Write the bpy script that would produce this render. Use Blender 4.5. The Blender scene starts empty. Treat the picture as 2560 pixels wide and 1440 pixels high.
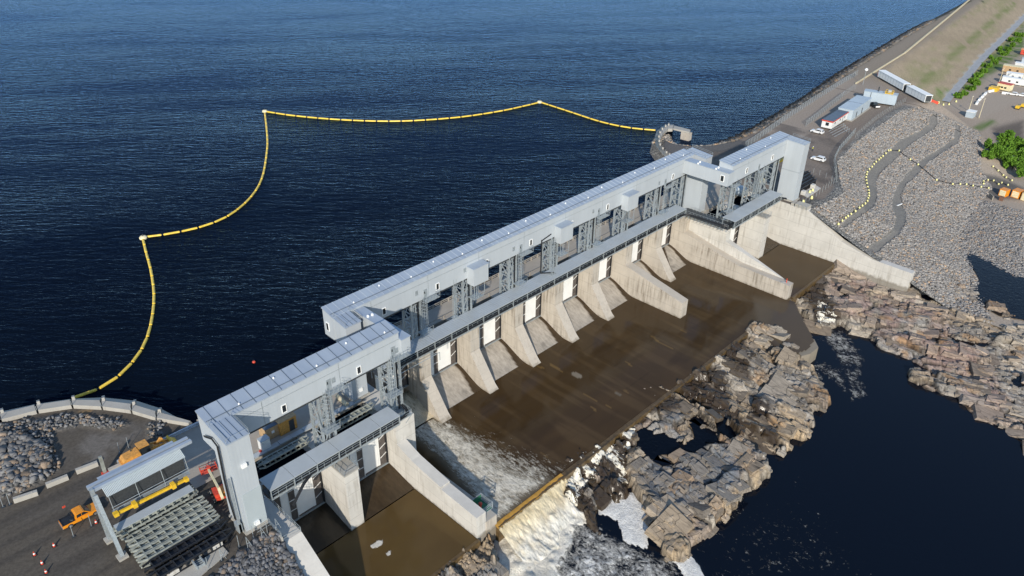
import bpy, math, random
import numpy as np
from mathutils import Vector, Matrix
random.seed(7); RNG = np.random.RandomState(11)
SC = bpy.context.scene
COL = SC.collection

# ------------------------------------------------------------ camera
F, CX, CY = 1928.86, 1280.0, 720.0
M = np.array([[0.69678188, -0.71720981, 0.01025082],
              [-0.35660598, -0.35877805, -0.86261839],
              [0.62235614, 0.59740138, -0.50575136]])
CAM = np.array([-77.0594, -103.5967, 93.5492])
cd = bpy.data.cameras.new('camera'); cam = bpy.data.objects.new('camera', cd); COL.objects.link(cam)
cd.sensor_width = 36; cd.lens = F * 36 / 2560; cd.clip_start = 1; cd.clip_end = 6000
cam.matrix_world = Matrix((
    (M[0][0], -M[1][0], -M[2][0], CAM[0]),
    (M[0][1], -M[1][1], -M[2][1], CAM[1]),
    (M[0][2], -M[1][2], -M[2][2], CAM[2]), (0, 0, 0, 1)))
SC.camera = cam

# ------------------------------------------------------------ light
sd = Vector((-1.0, -0.88, 0.61)).normalized()          # towards the sun
w = bpy.data.worlds.new('World'); SC.world = w; w.use_nodes = True
nt = w.node_tree; bg = nt.nodes['Background']
sky = nt.nodes.new('ShaderNodeTexSky'); sky.sky_type = 'NISHITA'; sky.sun_disc = False
sky.sun_elevation = math.asin(sd.z); sky.sun_rotation = math.atan2(sd.x, sd.y)
sky.air_density = 1.0; sky.dust_density = 0.1; sky.ozone_density = 2.0
nt.links.new(sky.outputs[0], bg.inputs[0]); bg.inputs[1].default_value = 0.15
sl = bpy.data.lights.new('sun', 'SUN'); so = bpy.data.objects.new('sun', sl); COL.objects.link(so)
sl.energy = 4.0; sl.angle = math.radians(0.9); sl.color = (1.0, 0.92, 0.79)
so.rotation_euler = sd.to_track_quat('Z', 'Y').to_euler(); so.location = (-60, -60, 120)
SC.view_settings.view_transform = 'Standard'; SC.view_settings.look = 'None'
SC.view_settings.exposure = 0.25; SC.view_settings.gamma = 1.0

# ------------------------------------------------------------ pixel <-> place
def ray(px, py): return M.T @ np.array([(px - CX) / F, (py - CY) / F, 1.0])
def at(px, py, z=0.0):
    r = ray(px, py); return CAM + r * ((z - CAM[2]) / r[2])
def at_y(px, py, y):
    r = ray(px, py); return CAM + r * ((y - CAM[1]) / r[1])
def at_x(px, py, x):
    r = ray(px, py); return CAM + r * ((x - CAM[0]) / r[0])
def proj(P):
    c = (np.asarray(P) - CAM) @ M.T
    return np.stack([c[..., 0] / c[..., 2] * F + CX, c[..., 1] / c[..., 2] * F + CY], -1)

# ------------------------------------------------------------ numpy helpers
def sdf(poly, X, Y):
    """signed distance, positive inside"""
    P = np.array(poly, float); n = len(P)
    d = np.full(X.shape, 1e18); ins = np.zeros(X.shape, bool)
    for i in range(n):
        a = P[i]; b = P[(i + 1) % n]; e = b - a
        t = np.clip(((X - a[0]) * e[0] + (Y - a[1]) * e[1]) / (e @ e + 1e-12), 0, 1)
        d = np.minimum(d, (X - a[0] - t * e[0]) ** 2 + (Y - a[1] - t * e[1]) ** 2)
        c = (a[1] > Y) != (b[1] > Y)
        with np.errstate(divide='ignore', invalid='ignore'):
            xx = a[0] + (Y - a[1]) * (b[0] - a[0]) / (b[1] - a[1] + 1e-12)
        ins ^= c & (X < xx)
    return np.where(ins, 1, -1) * np.sqrt(d)
def hsh(ix, iy, k):
    v = np.sin(ix * 127.1 + iy * 311.7 + k * 74.7) * 43758.5453
    return v - np.floor(v)
def vnoise(X, Y, k=0):
    ix = np.floor(X); iy = np.floor(Y); fx = X - ix; fy = Y - iy
    fx = fx * fx * (3 - 2 * fx); fy = fy * fy * (3 - 2 * fy)
    return (hsh(ix, iy, k) * (1 - fx) + hsh(ix + 1, iy, k) * fx) * (1 - fy) + (hsh(ix, iy + 1, k) * (1 - fx) + hsh(ix + 1, iy + 1, k) * fx) * fy
def fbm(X, Y, oct=4, k=0):
    s = 0; a = .5; t = 0
    for o in range(oct):
        s = s + a * vnoise(X * 2 ** o, Y * 2 ** o, k + o * 3.3); t += a; a *= .5
    return s / t
def voro(X, Y, k=0, jit=.85):
    """nearest cell: (r1,r2,r3) randoms, local dx,dy, edge distance"""
    ix = np.floor(X); iy = np.floor(Y)
    b1 = np.full(X.shape, 1e9); b2 = np.full(X.shape, 1e9)
    cx = np.zeros(X.shape); cy = np.zeros(X.shape); sx = np.zeros(X.shape); sy = np.zeros(X.shape)
    for i in (-1, 0, 1):
        for j in (-1, 0, 1):
            gx = ix + i; gy = iy + j
            px = gx + .5 + jit * (hsh(gx, gy, k) - .5); py = gy + .5 + jit * (hsh(gx, gy, k + 9) - .5)
            d = np.hypot(X - px, Y - py)
            m = d < b1
            b2 = np.where(m, b1, np.minimum(b2, d)); b1 = np.where(m, d, b1)
            cx = np.where(m, gx, cx); cy = np.where(m, gy, cy); sx = np.where(m, px, sx); sy = np.where(m, py, sy)
    return hsh(cx, cy, k + 20), hsh(cx, cy, k + 31), hsh(cx, cy, k + 42), X - sx, Y - sy, b2 - b1
def lerp(a, b, t): return a + (b - a) * t
def sstep(a, b, x):
    t = np.clip((x - a) / (b - a), 0, 1); return t * t * (3 - 2 * t)

# ------------------------------------------------------------ object helpers
def tag(o, label=None, cat=None, group=None, kind=None):
    if label: o['label'] = label
    if cat: o['category'] = cat
    if group: o['group'] = group
    if kind: o['kind'] = kind
    return o
def thing(name, loc, label, cat, group=None):
    o = bpy.data.objects.new(name, None); COL.objects.link(o)
    o.location = [float(v) for v in loc]; o.empty_display_size = .5
    return tag(o, label, cat, group)
def wloc(p):
    l = Vector((0, 0, 0))
    while p is not None: l += p.location; p = p.parent
    return l
def mesh_obj(name, V, Fs, mat, parent=None, smooth=False):
    me = bpy.data.meshes.new(name)
    V = np.asarray(V, float)
    if parent is not None: V = V - np.array(wloc(parent))
    me.from_pydata(V.tolist(), [], Fs); me.materials.append(mat)
    if smooth: me.polygons.foreach_set('use_smooth', [True] * len(me.polygons))
    me.update()
    o = bpy.data.objects.new(name, me); COL.objects.link(o)
    if parent is not None: o.parent = parent
    return o
class MB:
    def __init__(s): s.v = []; s.f = []
    def add(s, vs, fs):
        n = len(s.v); s.v += [tuple(map(float, v)) for v in vs]; s.f += [tuple(i + n for i in f) for f in fs]; return s
    def hexa(s, p):   # 4 bottom ccw, 4 top ccw
        return s.add(p, [(3, 2, 1, 0), (4, 5, 6, 7), (0, 1, 5, 4), (1, 2, 6, 5), (2, 3, 7, 6), (3, 0, 4, 7)])
    def box(s, x0, x1, y0, y1, z0, z1):
        return s.hexa([(x0, y0, z0), (x1, y0, z0), (x1, y1, z0), (x0, y1, z0), (x0, y0, z1), (x1, y0, z1), (x1, y1, z1), (x0, y1, z1)])
    def beam(s, p, q, w, h=None):
        p = Vector([float(a) for a in p]); q = Vector([float(a) for a in q]); h = h or w; d = q - p
        if d.length < 1e-6: return s
        d.normalize(); up = Vector((0, 0, 1)) if abs(d.z) < .95 else Vector((0, 1, 0))
        a = d.cross(up).normalized() * w / 2; b = a.cross(d).normalized() * h / 2
        return s.hexa([p - a - b, p + a - b, q + a - b, q - a - b, p - a + b, p + a + b, q + a + b, q - a + b])
    def tube(s, p, q, r, n=8, r2=None):
        p = Vector([float(a) for a in p]); q = Vector([float(a) for a in q]); r2 = r if r2 is None else r2
        d = (q - p).normalized(); up = Vector((0, 0, 1)) if abs(d.z) < .9 else Vector((0, 1, 0))
        a = d.cross(up).normalized(); b = a.cross(d)
        vs = []
        for c, rr in ((p, r), (q, r2)):
            for i in range(n):
                t = 2 * math.pi * i / n; vs.append(c + a * rr * math.cos(t) + b * rr * math.sin(t))
        fs = [(i, (i + 1) % n, n + (i + 1) % n, n + i) for i in range(n)] + [tuple(range(n - 1, -1, -1)), tuple(range(n, 2 * n))]
        return s.add(vs, fs)
    def path(s, pts, r, n=6):
        for a, b in zip(pts[:-1], pts[1:]): s.tube(a, b, r, n)
        return s
    def prismX(s, poly, x0, x1):    # poly in (y,z)
        n = len(poly)
        vs = [(x0, y, z) for y, z in poly] + [(x1, y, z) for y, z in poly]
        fs = [tuple(range(n)), tuple(range(2 * n - 1, n - 1, -1))] + [(i, n + i, n + (i + 1) % n, (i + 1) % n) for i in range(n)]
        return s.add(vs, fs)
    def prismZ(s, poly, z0, z1):
        n = len(poly)
        vs = [(x, y, z0) for x, y in poly] + [(x, y, z1) for x, y in poly]
        fs = [tuple(range(n - 1, -1, -1)), tuple(range(n, 2 * n))] + [(i, (i + 1) % n, n + (i + 1) % n, n + i) for i in range(n)]
        return s.add(vs, fs)
    def prismY(s, poly, y0, y1):    # poly in (x,z)
        n = len(poly)
        vs = [(x, y0, z) for x, z in poly] + [(x, y1, z) for x, z in poly]
        fs = [tuple(range(n - 1, -1, -1)), tuple(range(n, 2 * n))] + [(i, (i + 1) % n, n + (i + 1) % n, n + i) for i in range(n)]
        return s.add(vs, fs)
    def lathe(s, c, prof, n=12):    # prof: list of (r,z)
        vs = []; k = len(prof)
        for r, z in prof:
            for i in range(n):
                t = 2 * math.pi * i / n; vs.append((c[0] + r * math.cos(t), c[1] + r * math.sin(t), c[2] + z))
        fs = [(j * n + i, j * n + (i + 1) % n, (j + 1) * n + (i + 1) % n, (j + 1) * n + i) for j in range(k - 1) for i in range(n)]
        fs += [tuple(range(n - 1, -1, -1)), tuple(range((k - 1) * n, k * n))]
        return s.add(vs, fs)
    def build(s, name, mat, parent=None, smooth=False):
        return mesh_obj(name, s.v, s.f, mat, parent, smooth)
def dup(root, loc, label=None, rotz=None, name=None):
    def cp(o, par):
        c = o.copy(); COL.objects.link(c)
        if par is not None: c.parent = par
        for ch in o.children: cp(ch, c)
        return c
    r = cp(root, None); r.location = [float(v) for v in loc]
    if rotz is not None: r.rotation_euler.z = rotz
    if label: r['label'] = label
    return r
def grid_mesh(name, X, Y, Z, keep, mat, cols=None, parent=None, smooth=True):
    """X,Y,Z 2-D arrays; keep vertex mask; cols dict name->(ny,nx,3|1)"""
    ny, nx = X.shape
    q = keep[:-1, :-1] & keep[1:, :-1] & keep[:-1, 1:] & keep[1:, 1:]
    idx = np.arange(ny * nx).reshape(ny, nx)
    fs = np.stack([idx[:-1, :-1][q], idx[:-1, 1:][q], idx[1:, 1:][q], idx[1:, :-1][q]], -1)
    used = np.unique(fs); re = np.full(ny * nx, -1); re[used] = np.arange(len(used))
    V = np.stack([X.ravel()[used], Y.ravel()[used], Z.ravel()[used]], -1)
    fs = re[fs]
    me = bpy.data.meshes.new(name)
    me.vertices.add(len(V)); me.vertices.foreach_set('co', V.ravel())
    me.loops.add(fs.size); me.loops.foreach_set('vertex_index', fs.ravel().astype(np.int32))
    me.polygons.add(len(fs)); me.polygons.foreach_set('loop_start', np.arange(0, fs.size, 4, dtype=np.int32))
    me.polygons.foreach_set('loop_total', np.full(len(fs), 4, dtype=np.int32))
    me.update(calc_edges=True)
    if smooth: me.polygons.foreach_set('use_smooth', np.ones(len(fs), bool))
    for k, c in (cols or {}).items():
        if c.ndim == 2: c = np.repeat(c[..., None], 3, -1)
        at_ = me.color_attributes.new(k, 'FLOAT_COLOR', 'POINT')
        cc = np.concatenate([c.reshape(-1, 3)[used], np.ones((len(used), 1))], -1)
        at_.data.foreach_set('color', cc.ravel())
    me.materials.append(mat); me.validate(); me.update()
    o = bpy.data.objects.new(name, me); COL.objects.link(o)
    if parent is not None: o.parent = parent
    return o

# ------------------------------------------------------------ materials
MATS = {}
class NB:
    """small node builder"""
    def __init__(s, name):
        s.m = bpy.data.materials.new(name); s.m.use_nodes = True; s.t = s.m.node_tree
        s.b = s.t.nodes['Principled BSDF']; s.pos = s.n('ShaderNodeNewGeometry').outputs['Position']
    def n(s, t, **k):
        x = s.t.nodes.new(t)
        for a, v in k.items(): setattr(x, a, v)
        return x
    def set(s, sock, v):
        if hasattr(v, 'links') or isinstance(v, bpy.types.NodeSocket): s.t.links.new(v, sock)
        else: sock.default_value = v
    def map(s, scale=(1, 1, 1), rot=(0, 0, 0), src=None):
        x = s.n('ShaderNodeMapping'); s.set(x.inputs['Vector'], src or s.pos)
        x.inputs['Scale'].default_value = scale; x.inputs['Rotation'].default_value = rot; return x.outputs[0]
    def noise(s, vec, scale, detail=4, rough=.55, dist=0):
        x = s.n('ShaderNodeTexNoise'); s.set(x.inputs['Vector'], vec); x.inputs['Scale'].default_value = scale
        x.inputs['Detail'].default_value = detail; x.inputs['Roughness'].default_value = rough; x.inputs['Distortion'].default_value = dist
        return x.outputs['Fac']
    def voro(s, vec, scale, feature='F1', out='Distance', rnd=1):
        x = s.n('ShaderNodeTexVoronoi', feature=feature); s.set(x.inputs['Vector'], vec); x.inputs['Scale'].default_value = scale
        x.inputs['Randomness'].default_value = rnd; return x.outputs[out]
    def ramp(s, fac, stops):
        x = s.n('ShaderNodeValToRGB'); s.set(x.inputs[0], fac); e = x.color_ramp.elements
        while len(e) > 1: e.remove(e[-1])
        for i, (p, c) in enumerate(stops):
            c = tuple(c) + (1,) if not isinstance(c, (int, float)) else (c, c, c, 1)
            if i == 0: e[0].position = p; e[0].color = c
            else: q = e.new(p); q.color = c
        return x.outputs[0]
    def mix(s, fac, a, b, mode='MIX'):
        x = s.n('ShaderNodeMix', data_type='RGBA', blend_type=mode)
        s.set(x.inputs[0], fac)
        for i, v in ((6, a), (7, b)):
            if isinstance(v, (tuple, list)): v = tuple(v) + (1,) if len(v) == 3 else v
            s.set(x.inputs[i], v)
        return x.outputs[2]
    def math(s, op, a, b=0.0, c=None):
        x = s.n('ShaderNodeMath', operation=op); s.set(x.inputs[0], a); s.set(x.inputs[1], b)
        if c is not None: s.set(x.inputs[2], c)
        return x.outputs[0]
    def attr(s, name):
        x = s.n('ShaderNodeAttribute', attribute_name=name); return x.outputs['Color']
    def attrf(s, name):
        x = s.n('ShaderNodeAttribute', attribute_name=name); return x.outputs['Fac']
    def bump(s, h, strength=.5, dist=.1, nrm=None):
        x = s.n('ShaderNodeBump'); s.set(x.inputs['Height'], h); x.inputs['Strength'].default_value = strength
        x.inputs['Distance'].default_value = dist
        if nrm: s.set(x.inputs['Normal'], nrm)
        return x.outputs[0]
    def out(s, col=None, rough=.7, metal=0, normal=None, spec=None, ior=None):
        if col is not None: s.set(s.b.inputs['Base Color'], tuple(col) + (1,) if isinstance(col, (tuple, list)) and len(col) == 3 else col)
        s.set(s.b.inputs['Roughness'], rough); s.set(s.b.inputs['Metallic'], metal)
        if normal is not None: s.set(s.b.inputs['Normal'], normal)
        if spec is not None: s.b.inputs['Specular IOR Level'].default_value = spec
        if ior: s.b.inputs['IOR'].default_value = ior
        return s.m
def simple(name, c, rough=.6, metal=0, var=.25, scale=1.2, bump=0, bs=6, spec=None):
    b = NB(name); n = b.noise(b.pos, scale, 5, .6)
    d = tuple(x * (1 - var) for x in c); l = tuple(min(1, x * (1 + var)) for x in c)
    col = b.ramp(n, [(.3, d), (.7, l)])
    nr = b.bump(b.noise(b.pos, bs, 4), bump, .05) if bump else None
    return b.out(col, rough, metal, nr, spec)

def m_siding(name, c, ribscale, rough=.45):
    b = NB(name)
    z = b.map((.25, .25, .12)); n = b.noise(z, 1.0, 3)
    # faint vertical dirt
    st = b.noise(b.map((1.6, 1.6, .06)), 1.0, 4, .6)
    col = b.mix(b.ramp(n, [(.3, 0), (.75, 1)]), tuple(x * .94 for x in c), tuple(x * 1.04 for x in c))
    col = b.mix(b.ramp(st, [(.48, 0), (.8, .22)]), col, tuple(x * .72 for x in c))
    wv = b.n('ShaderNodeTexWave', wave_type='BANDS', bands_direction='DIAGONAL'); b.set(wv.inputs['Vector'], b.map((ribscale, ribscale, 0)))
    wv.inputs['Scale'].default_value = 1.0
    return b.out(col, rough, 0.0, b.bump(wv.outputs['Fac'], .10, .04), .4)
MT = {}
MT['siding'] = m_siding('grey metal siding', (.43, .465, .495), 1.2)
MT['corrugated'] = m_siding('corrugated grey siding', (.40, .45, .47), 2.4)
b = NB('standing seam roof'); n = b.noise(b.map((.5, .12, .5)), 1, 4)
MT['roof'] = b.out(b.ramp(n, [(.3, (.36, .42, .50)), (.7, (.43, .49, .56))]), b.ramp(n, [(.3, .35), (.7, .5)]), .25)
MT['roof_rib'] = simple('roof seam', (.50, .55, .60), .4, .2, .1)
MT['roof_rib_dark'] = simple('dark roof seam', (.12, .15, .19), .5, .2, .1)
MT['canopy'] = simple('canopy sheet', (.42, .455, .48), .5, .1, .07, .3)
MT['steel'] = simple('galvanised steel', (.36, .40, .42), .45, .35, .2, 3)
MT['darksteel'] = simple('dark steel', (.05, .055, .06), .5, .2, .3, 3)
MT['hose'] = simple('black hose', (.014, .015, .018), .5, 0, .2)
MT['white'] = simple('white gate paint', (.78, .78, .76), .5, 0, .06, .5)
MT['white2'] = simple('white paint', (.72, .72, .70), .5, 0, .12, 1.5)
MT['lamp'] = simple('white plastic', (.85, .85, .83), .5, 0, .03)
MT['brownpanel'] = simple('brown heater panel', (.095, .082, .075), .6, 0, .35, 1.5)
MT['yellow'] = simple('yellow paint', (.72, .45, .03), .45, 0, .15, 2)
MT['boom'] = simple('yellow boom plastic', (.85, .58, .07), .45, 0, .2, 1.0)
MT['markeryellow'] = simple('pale yellow plastic', (.78, .72, .30), .5, 0, .1)
MT['orange'] = simple('orange paint', (.75, .27, .015), .35, 0, .12, 2)
MT['ochre'] = simple('ochre machine paint', (.55, .27, .06), .5, 0, .3, 3)
MT['red'] = simple('red paint', (.55, .06, .03), .5, 0, .25, 2)
MT['green'] = simple('green paint', (.03, .17, .09), .5, 0, .2, 2)
MT['glass'] = simple('dark glass', (.02, .025, .03), .08, 0, .2)
MT['tyre'] = simple('rubber tyre', (.02, .02, .02), .8, 0, .3)
MT['rim'] = simple('grey rim', (.35, .35, .36), .35, .6, .1)
MT['cream'] = simple('cream plastic', (.75, .66, .42), .6, 0, .2, 2)
MT['wood'] = simple('plywood', (.45, .30, .16), .75, 0, .25, 2)
MT['boatgreen'] = simple('mossy green steel', (.29, .31, .285), .65, .1, .35, 1.2, .3)
MT['blacksteel'] = simple('black painted steel', (.018, .02, .025), .45, 0, .4, 2)
MT['rust'] = simple('rusty steel', (.16, .08, .05), .8, 0, .4, 3, .4)
MT['carwhite'] = simple('white car paint', (.72, .72, .72), .25, 0, .04)
MT['carblack'] = simple('dark car paint', (.03, .035, .04), .25, 0, .1)
MT['blueroof'] = simple('blue grey roof sheet', (.10, .13, .17), .5, .1, .2)
MT['trailerblue'] = m_siding('pale blue siding', (.42, .49, .55), 1.5)
MT['skin'] = simple('skin', (.45, .28, .2), .6, 0, .05)
MT['hivis'] = simple('yellow vest', (.7, .65, .12), .7, 0, .1)
MT['cloth'] = simple('dark cloth', (.02, .025, .04), .9, 0, .2)
MT['rope'] = simple('pale rope', (.55, .48, .33), .9, 0, .2)
MT['trunk'] = simple('bark', (.10, .075, .05), .9, 0, .3)

def m_conc(name, c, streak, dark, joints=True, wx=1.0):
    b = NB(name)
    big = b.noise(b.pos, .25, 5, .6); fine = b.noise(b.pos, 2.2, 6, .65)
    col = b.mix(b.ramp(big, [(.3, 0), (.7, 1)]), tuple(x * .86 for x in c), tuple(x * 1.06 for x in c))
    col = b.mix(b.ramp(fine, [(.35, .25), (.7, 0)]), col, tuple(x * .78 for x in c))
    st = b.noise(b.map((1.5, 1.5, .11)), 1.0, 5, .65, .3)
    g = b.n('ShaderNodeNewGeometry'); sx = b.n('ShaderNodeSeparateXYZ'); b.set(sx.inputs[0], g.outputs['Normal'])
    vert = b.math('SUBTRACT', 1.0, b.math('ABSOLUTE', sx.outputs['Z']))
    patch = b.ramp(b.noise(b.pos, .18, 3), [(.40, 0), (.62, 1)])
    f = b.math('MULTIPLY', b.math('MULTIPLY', b.ramp(st, [(.47, 0), (.66, 1)]), vert), b.math('MULTIPLY', patch, streak))
    col = b.mix(f, col, dark)
    if joints:
        sp = b.n('ShaderNodeSeparateXYZ'); b.set(sp.inputs[0], b.pos)
        def line(v, per, wd):
            fr = b.math('FRACT', b.math('MULTIPLY', v, 1.0 / per))
            return b.math('LESS_THAN', fr, wd / per)
        l = b.math('MAXIMUM', line(b.math('ADD', sp.outputs['Z'], 40), 2.9, .07), b.math('MULTIPLY', line(b.math('ADD', sp.outputs['Y'], 200.4), 7.3, .06), .7))
        l = b.math('MULTIPLY', b.math('MULTIPLY', l, vert), .6)
        col = b.mix(l, col, tuple(x * .4 for x in c))
        wl = b.math('ADD', sp.outputs['Z'], b.math('MULTIPLY', b.noise(b.pos, .9, 4), 2.2)); col = b.mix(b.ramp(b.math('MULTIPLY', b.math('ADD', wl, 13.4), .25), [(.22, .62), (.42, 0)]), col, (.11, .085, .05))
    nr = b.bump(b.noise(b.pos, 3.5, 6, .7), .35, .06)
    return b.out(col, .85, 0, nr, .2)
MT['wetsill'] = simple('wet mossy sill', (.10, .065, .028), .35, 0, .5, 1.2, .3)
MT['conc'] = m_conc('pale concrete', (.60, .575, .53), .45, (.20, .17, .13))
MT['concold'] = m_conc('weathered concrete', (.50, .45, .385), .8, (.15, .12, .09))
MT['concplain'] = m_conc('plain concrete', (.42, .40, .36), .4, (.2, .18, .15), False)
MT['deck'] = m_conc('deck concrete', (.38, .345, .30), .5, (.12, .10, .08), False)

# gravel ground etc, colour comes from the mesh, detail from noise
def m_ground(name, bumps, vs, contrast, rough=.9, bdist=.3):
    b = NB(name); base = b.attr('Col'); s = b.attrf('Stone')
    v = b.voro(b.pos, vs, 'F1', 'Color'); sv = b.n('ShaderNodeSeparateColor'); b.set(sv.inputs[0], v)
    d = b.voro(b.pos, vs, 'DISTANCE_TO_EDGE', 'Distance')
    k = b.ramp(sv.outputs[0], [(0, .65), (1, 1.4)])
    stone = b.mix(1.0, base, k, 'MULTIPLY')
    stone = b.mix(b.ramp(d, [(0, 1), (.10, 0)]), stone, (.05, .05, .05))
    fine = b.mix(1.0, base, b.ramp(b.noise(b.pos, 1.7, 8, .7), [(.3, .7), (.7, 1.3)]), 'MULTIPLY')
    col = b.mix(s, fine, stone)
    h = b.math('MULTIPLY', b.math('ADD', b.ramp(d, [(0, 0), (.35, 1)]), b.math('MULTIPLY', sv.outputs[1], .8)), b.math('MULTIPLY', s, 1.0))
    nr = b.bump(h, bumps, bdist, b.bump(b.noise(b.pos, 4, 6, .7), .35, .08))
    return b.out(col, rough, 0, nr, .2)
MT['ground'] = m_ground('gravel ground', .9, 1.35, 1)
b = NB('broken stone'); oi = b.attr('Col')
MT['stone'] = b.out(b.mix(1.0, oi, b.ramp(b.noise(b.pos, 3, 5, .7), [(.3, .75), (.7, 1.25)]), 'MULTIPLY'), .85, 0, b.bump(b.noise(b.pos, 5, 5, .7), .4, .06), .3)

# bedrock
b = NB('fractured bedrock'); base = b.attr('Col'); wet = b.attrf('Wet'); foam = b.attrf('Foam')
st = b.noise(b.map((1.4, .35, 1.2), (0, 0, .12)), 1.3, 8, .7, .6)
col = b.mix(1.0, base, b.ramp(st, [(.25, .42), (.5, .95), (.75, 1.35)]), 'MULTIPLY')
crk = b.voro(b.map((.55, .22, .5), (0, 0, .2)), 1.0, 'DISTANCE_TO_EDGE')
crk2 = b.noise(b.map((1.0, .3, 1.0), (.3, 0, .1)), 1.1, 6, .6, 1.5)
cm = b.math('MAXIMUM', b.ramp(crk, [(0, .9), (.02, 0)]), b.ramp(crk2, [(.493, 0), (.5, .55), (.507, 0)]))
col = b.mix(cm, col, (.012, .010, .008))
col = b.mix(b.math('MULTIPLY', wet, .9), col, (.030, .019, .010))
ln = b.noise(b.map((3.6, .7, .5)), 1.0, 6, .65, .8)
fm = b.math('GREATER_THAN', b.math('ADD', ln, b.math('MULTIPLY', foam, .42)), .80)
fm = b.math('MULTIPLY', fm, b.math('GREATER_THAN', foam, .02))
col = b.mix(fm, col, (.72, .68, .58))
nr = b.bump(st, .35, .14, b.bump(b.noise(b.pos, 4, 6, .7), .5, .07))
MT['rock'] = b.out(col, b.math('SUBTRACT', .8, b.math('MULTIPLY', wet, .6)), 0, nr, .4)

# lake
b = NB('dark lake water')
rz = math.radians(46)
rw = lambda sc_, a_: b.map(sc_, (0, 0, 0), b.map((1, 1, 1), (0, 0, a_)))
v1 = rw((.17, .62, .3), rz); v2 = rw((.45, 1.7, 1), rz + .2); v3 = rw((.008, .03, 1), rz - .15)
n1 = b.noise(v1, 1.0, 3, .6, .5); n2 = b.noise(v2, 1.0, 4, .65, .5); n3 = b.noise(v3, 1.0, 3)
amp = b.ramp(n3, [(.35, .6), (.65, 1.1)])
hh = b.math('MULTIPLY', b.math('ADD', n1, b.math('MULTIPLY', n2, .40)), amp)
nr = b.bump(hh, 1.0, .36)
gl = b.n('ShaderNodeBsdfGlossy'); gl.inputs['Color'].default_value = (.26, .47, .95, 1); gl.inputs['Roughness'].default_value = .12; b.set(gl.inputs['Normal'], nr)
fr = b.n('ShaderNodeFresnel'); fr.inputs['IOR'].default_value = 1.33; b.set(fr.inputs['Normal'], nr)
mx = b.n('ShaderNodeMixShader'); b.set(mx.inputs[0], b.math('MINIMUM', b.math('MULTIPLY', b.math('POWER', fr.outputs[0], 2.0), 1.5), 1.0))
MT['lake'] = b.out((.0030, .0058, .0115), .5, 0, nr, 0.0)
b.t.links.new(b.b.outputs[0], mx.inputs[1]); b.t.links.new(gl.outputs[0], mx.inputs[2]); b.t.links.new(mx.outputs[0], b.t.nodes['Material Output'].inputs[0])

# river / shallow water, foam attribute
def m_river(name, deep, foamcol, ls, bumpd, rough=.08, usecol=False, lo=.5):
    b = NB(name); foam = b.attrf('Foam')
    wv = b.n('ShaderNodeTexNoise'); b.set(wv.inputs['Vector'], b.pos); wv.inputs['Scale'].default_value = ls * .35; wv.inputs['Detail'].default_value = 3
    warp = b.mix(.5, b.pos, wv.outputs['Color'], 'ADD')
    vm = b.n('ShaderNodeVectorMath', operation='MULTIPLY_ADD'); b.set(vm.inputs[0], wv.outputs['Color']); vm.inputs[1].default_value = (3.2 / ls,) * 3; b.set(vm.inputs[2], b.pos)
    e = b.voro(vm.outputs[0], ls, 'DISTANCE_TO_EDGE'); e2 = b.voro(vm.outputs[0], ls * 2.3, 'DISTANCE_TO_EDGE')
    lace = b.math('MINIMUM', e, b.math('MULTIPLY', e2, 1.6))
    n = b.noise(b.pos, ls * 1.5, 6, .65, .6)
    thr = b.math('MULTIPLY', foam, lo)
    a = b.math('SUBTRACT', thr, b.math('MULTIPLY', lace, .8))
    a = b.math('ADD', a, b.math('MULTIPLY', b.math('SUBTRACT', n, .52), .7))
    a = b.math('ADD', a, b.math('MULTIPLY', b.math('MAXIMUM', b.math('SUBTRACT', foam, .7), 0), 2.2))
    m = b.math('MULTIPLY', b.ramp(a, [(.02, 0), (.16, 1)]), b.math('GREATER_THAN', foam, .015))
    basec = b.attr('Col') if usecol else deep
    fc = b.mix(b.ramp(n, [(.3, .0), (.7, .35)]), foamcol, tuple(x * .72 for x in foamcol))
    if usecol: fc = b.mix(1.0, fc, b.attr('Tint'), 'MULTIPLY')
    dk = b.ramp(b.noise(b.pos, ls * .8, 5, .7, 1.2), [(.45, 0), (.65, .42)])
    fc = b.mix(dk, fc, tuple(x * .42 for x in foamcol[:2]) + (foamcol[2] * .48,))
    m = b.math('MULTIPLY', m, b.math('MINIMUM', b.math('MULTIPLY', foam, 1.7), 1.0))
    col = b.mix(m, basec, fc)
    h = b.math('ADD', b.math('MULTIPLY', b.noise(b.pos, 1.1, 4, .6, .5), bumpd), b.math('MULTIPLY', b.math('MULTIPLY', m, n), .25))
    return b.out(col, b.ramp(m, [(0, rough), (1, .85)]), 0, b.bump(h, 1, .25), .25 if not usecol else .35, 1.33)
MT['river'] = m_river('dark river water', (.0015, .003, .007), (.95, .92, .84), 1.9, .35, .09)
MT['apron0'] = m_river('thin brown water on concrete', (.05, .03, .014), (.80, .77, .71), 2.2, .06, .16, True)
MT['fall0'] = None
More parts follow.
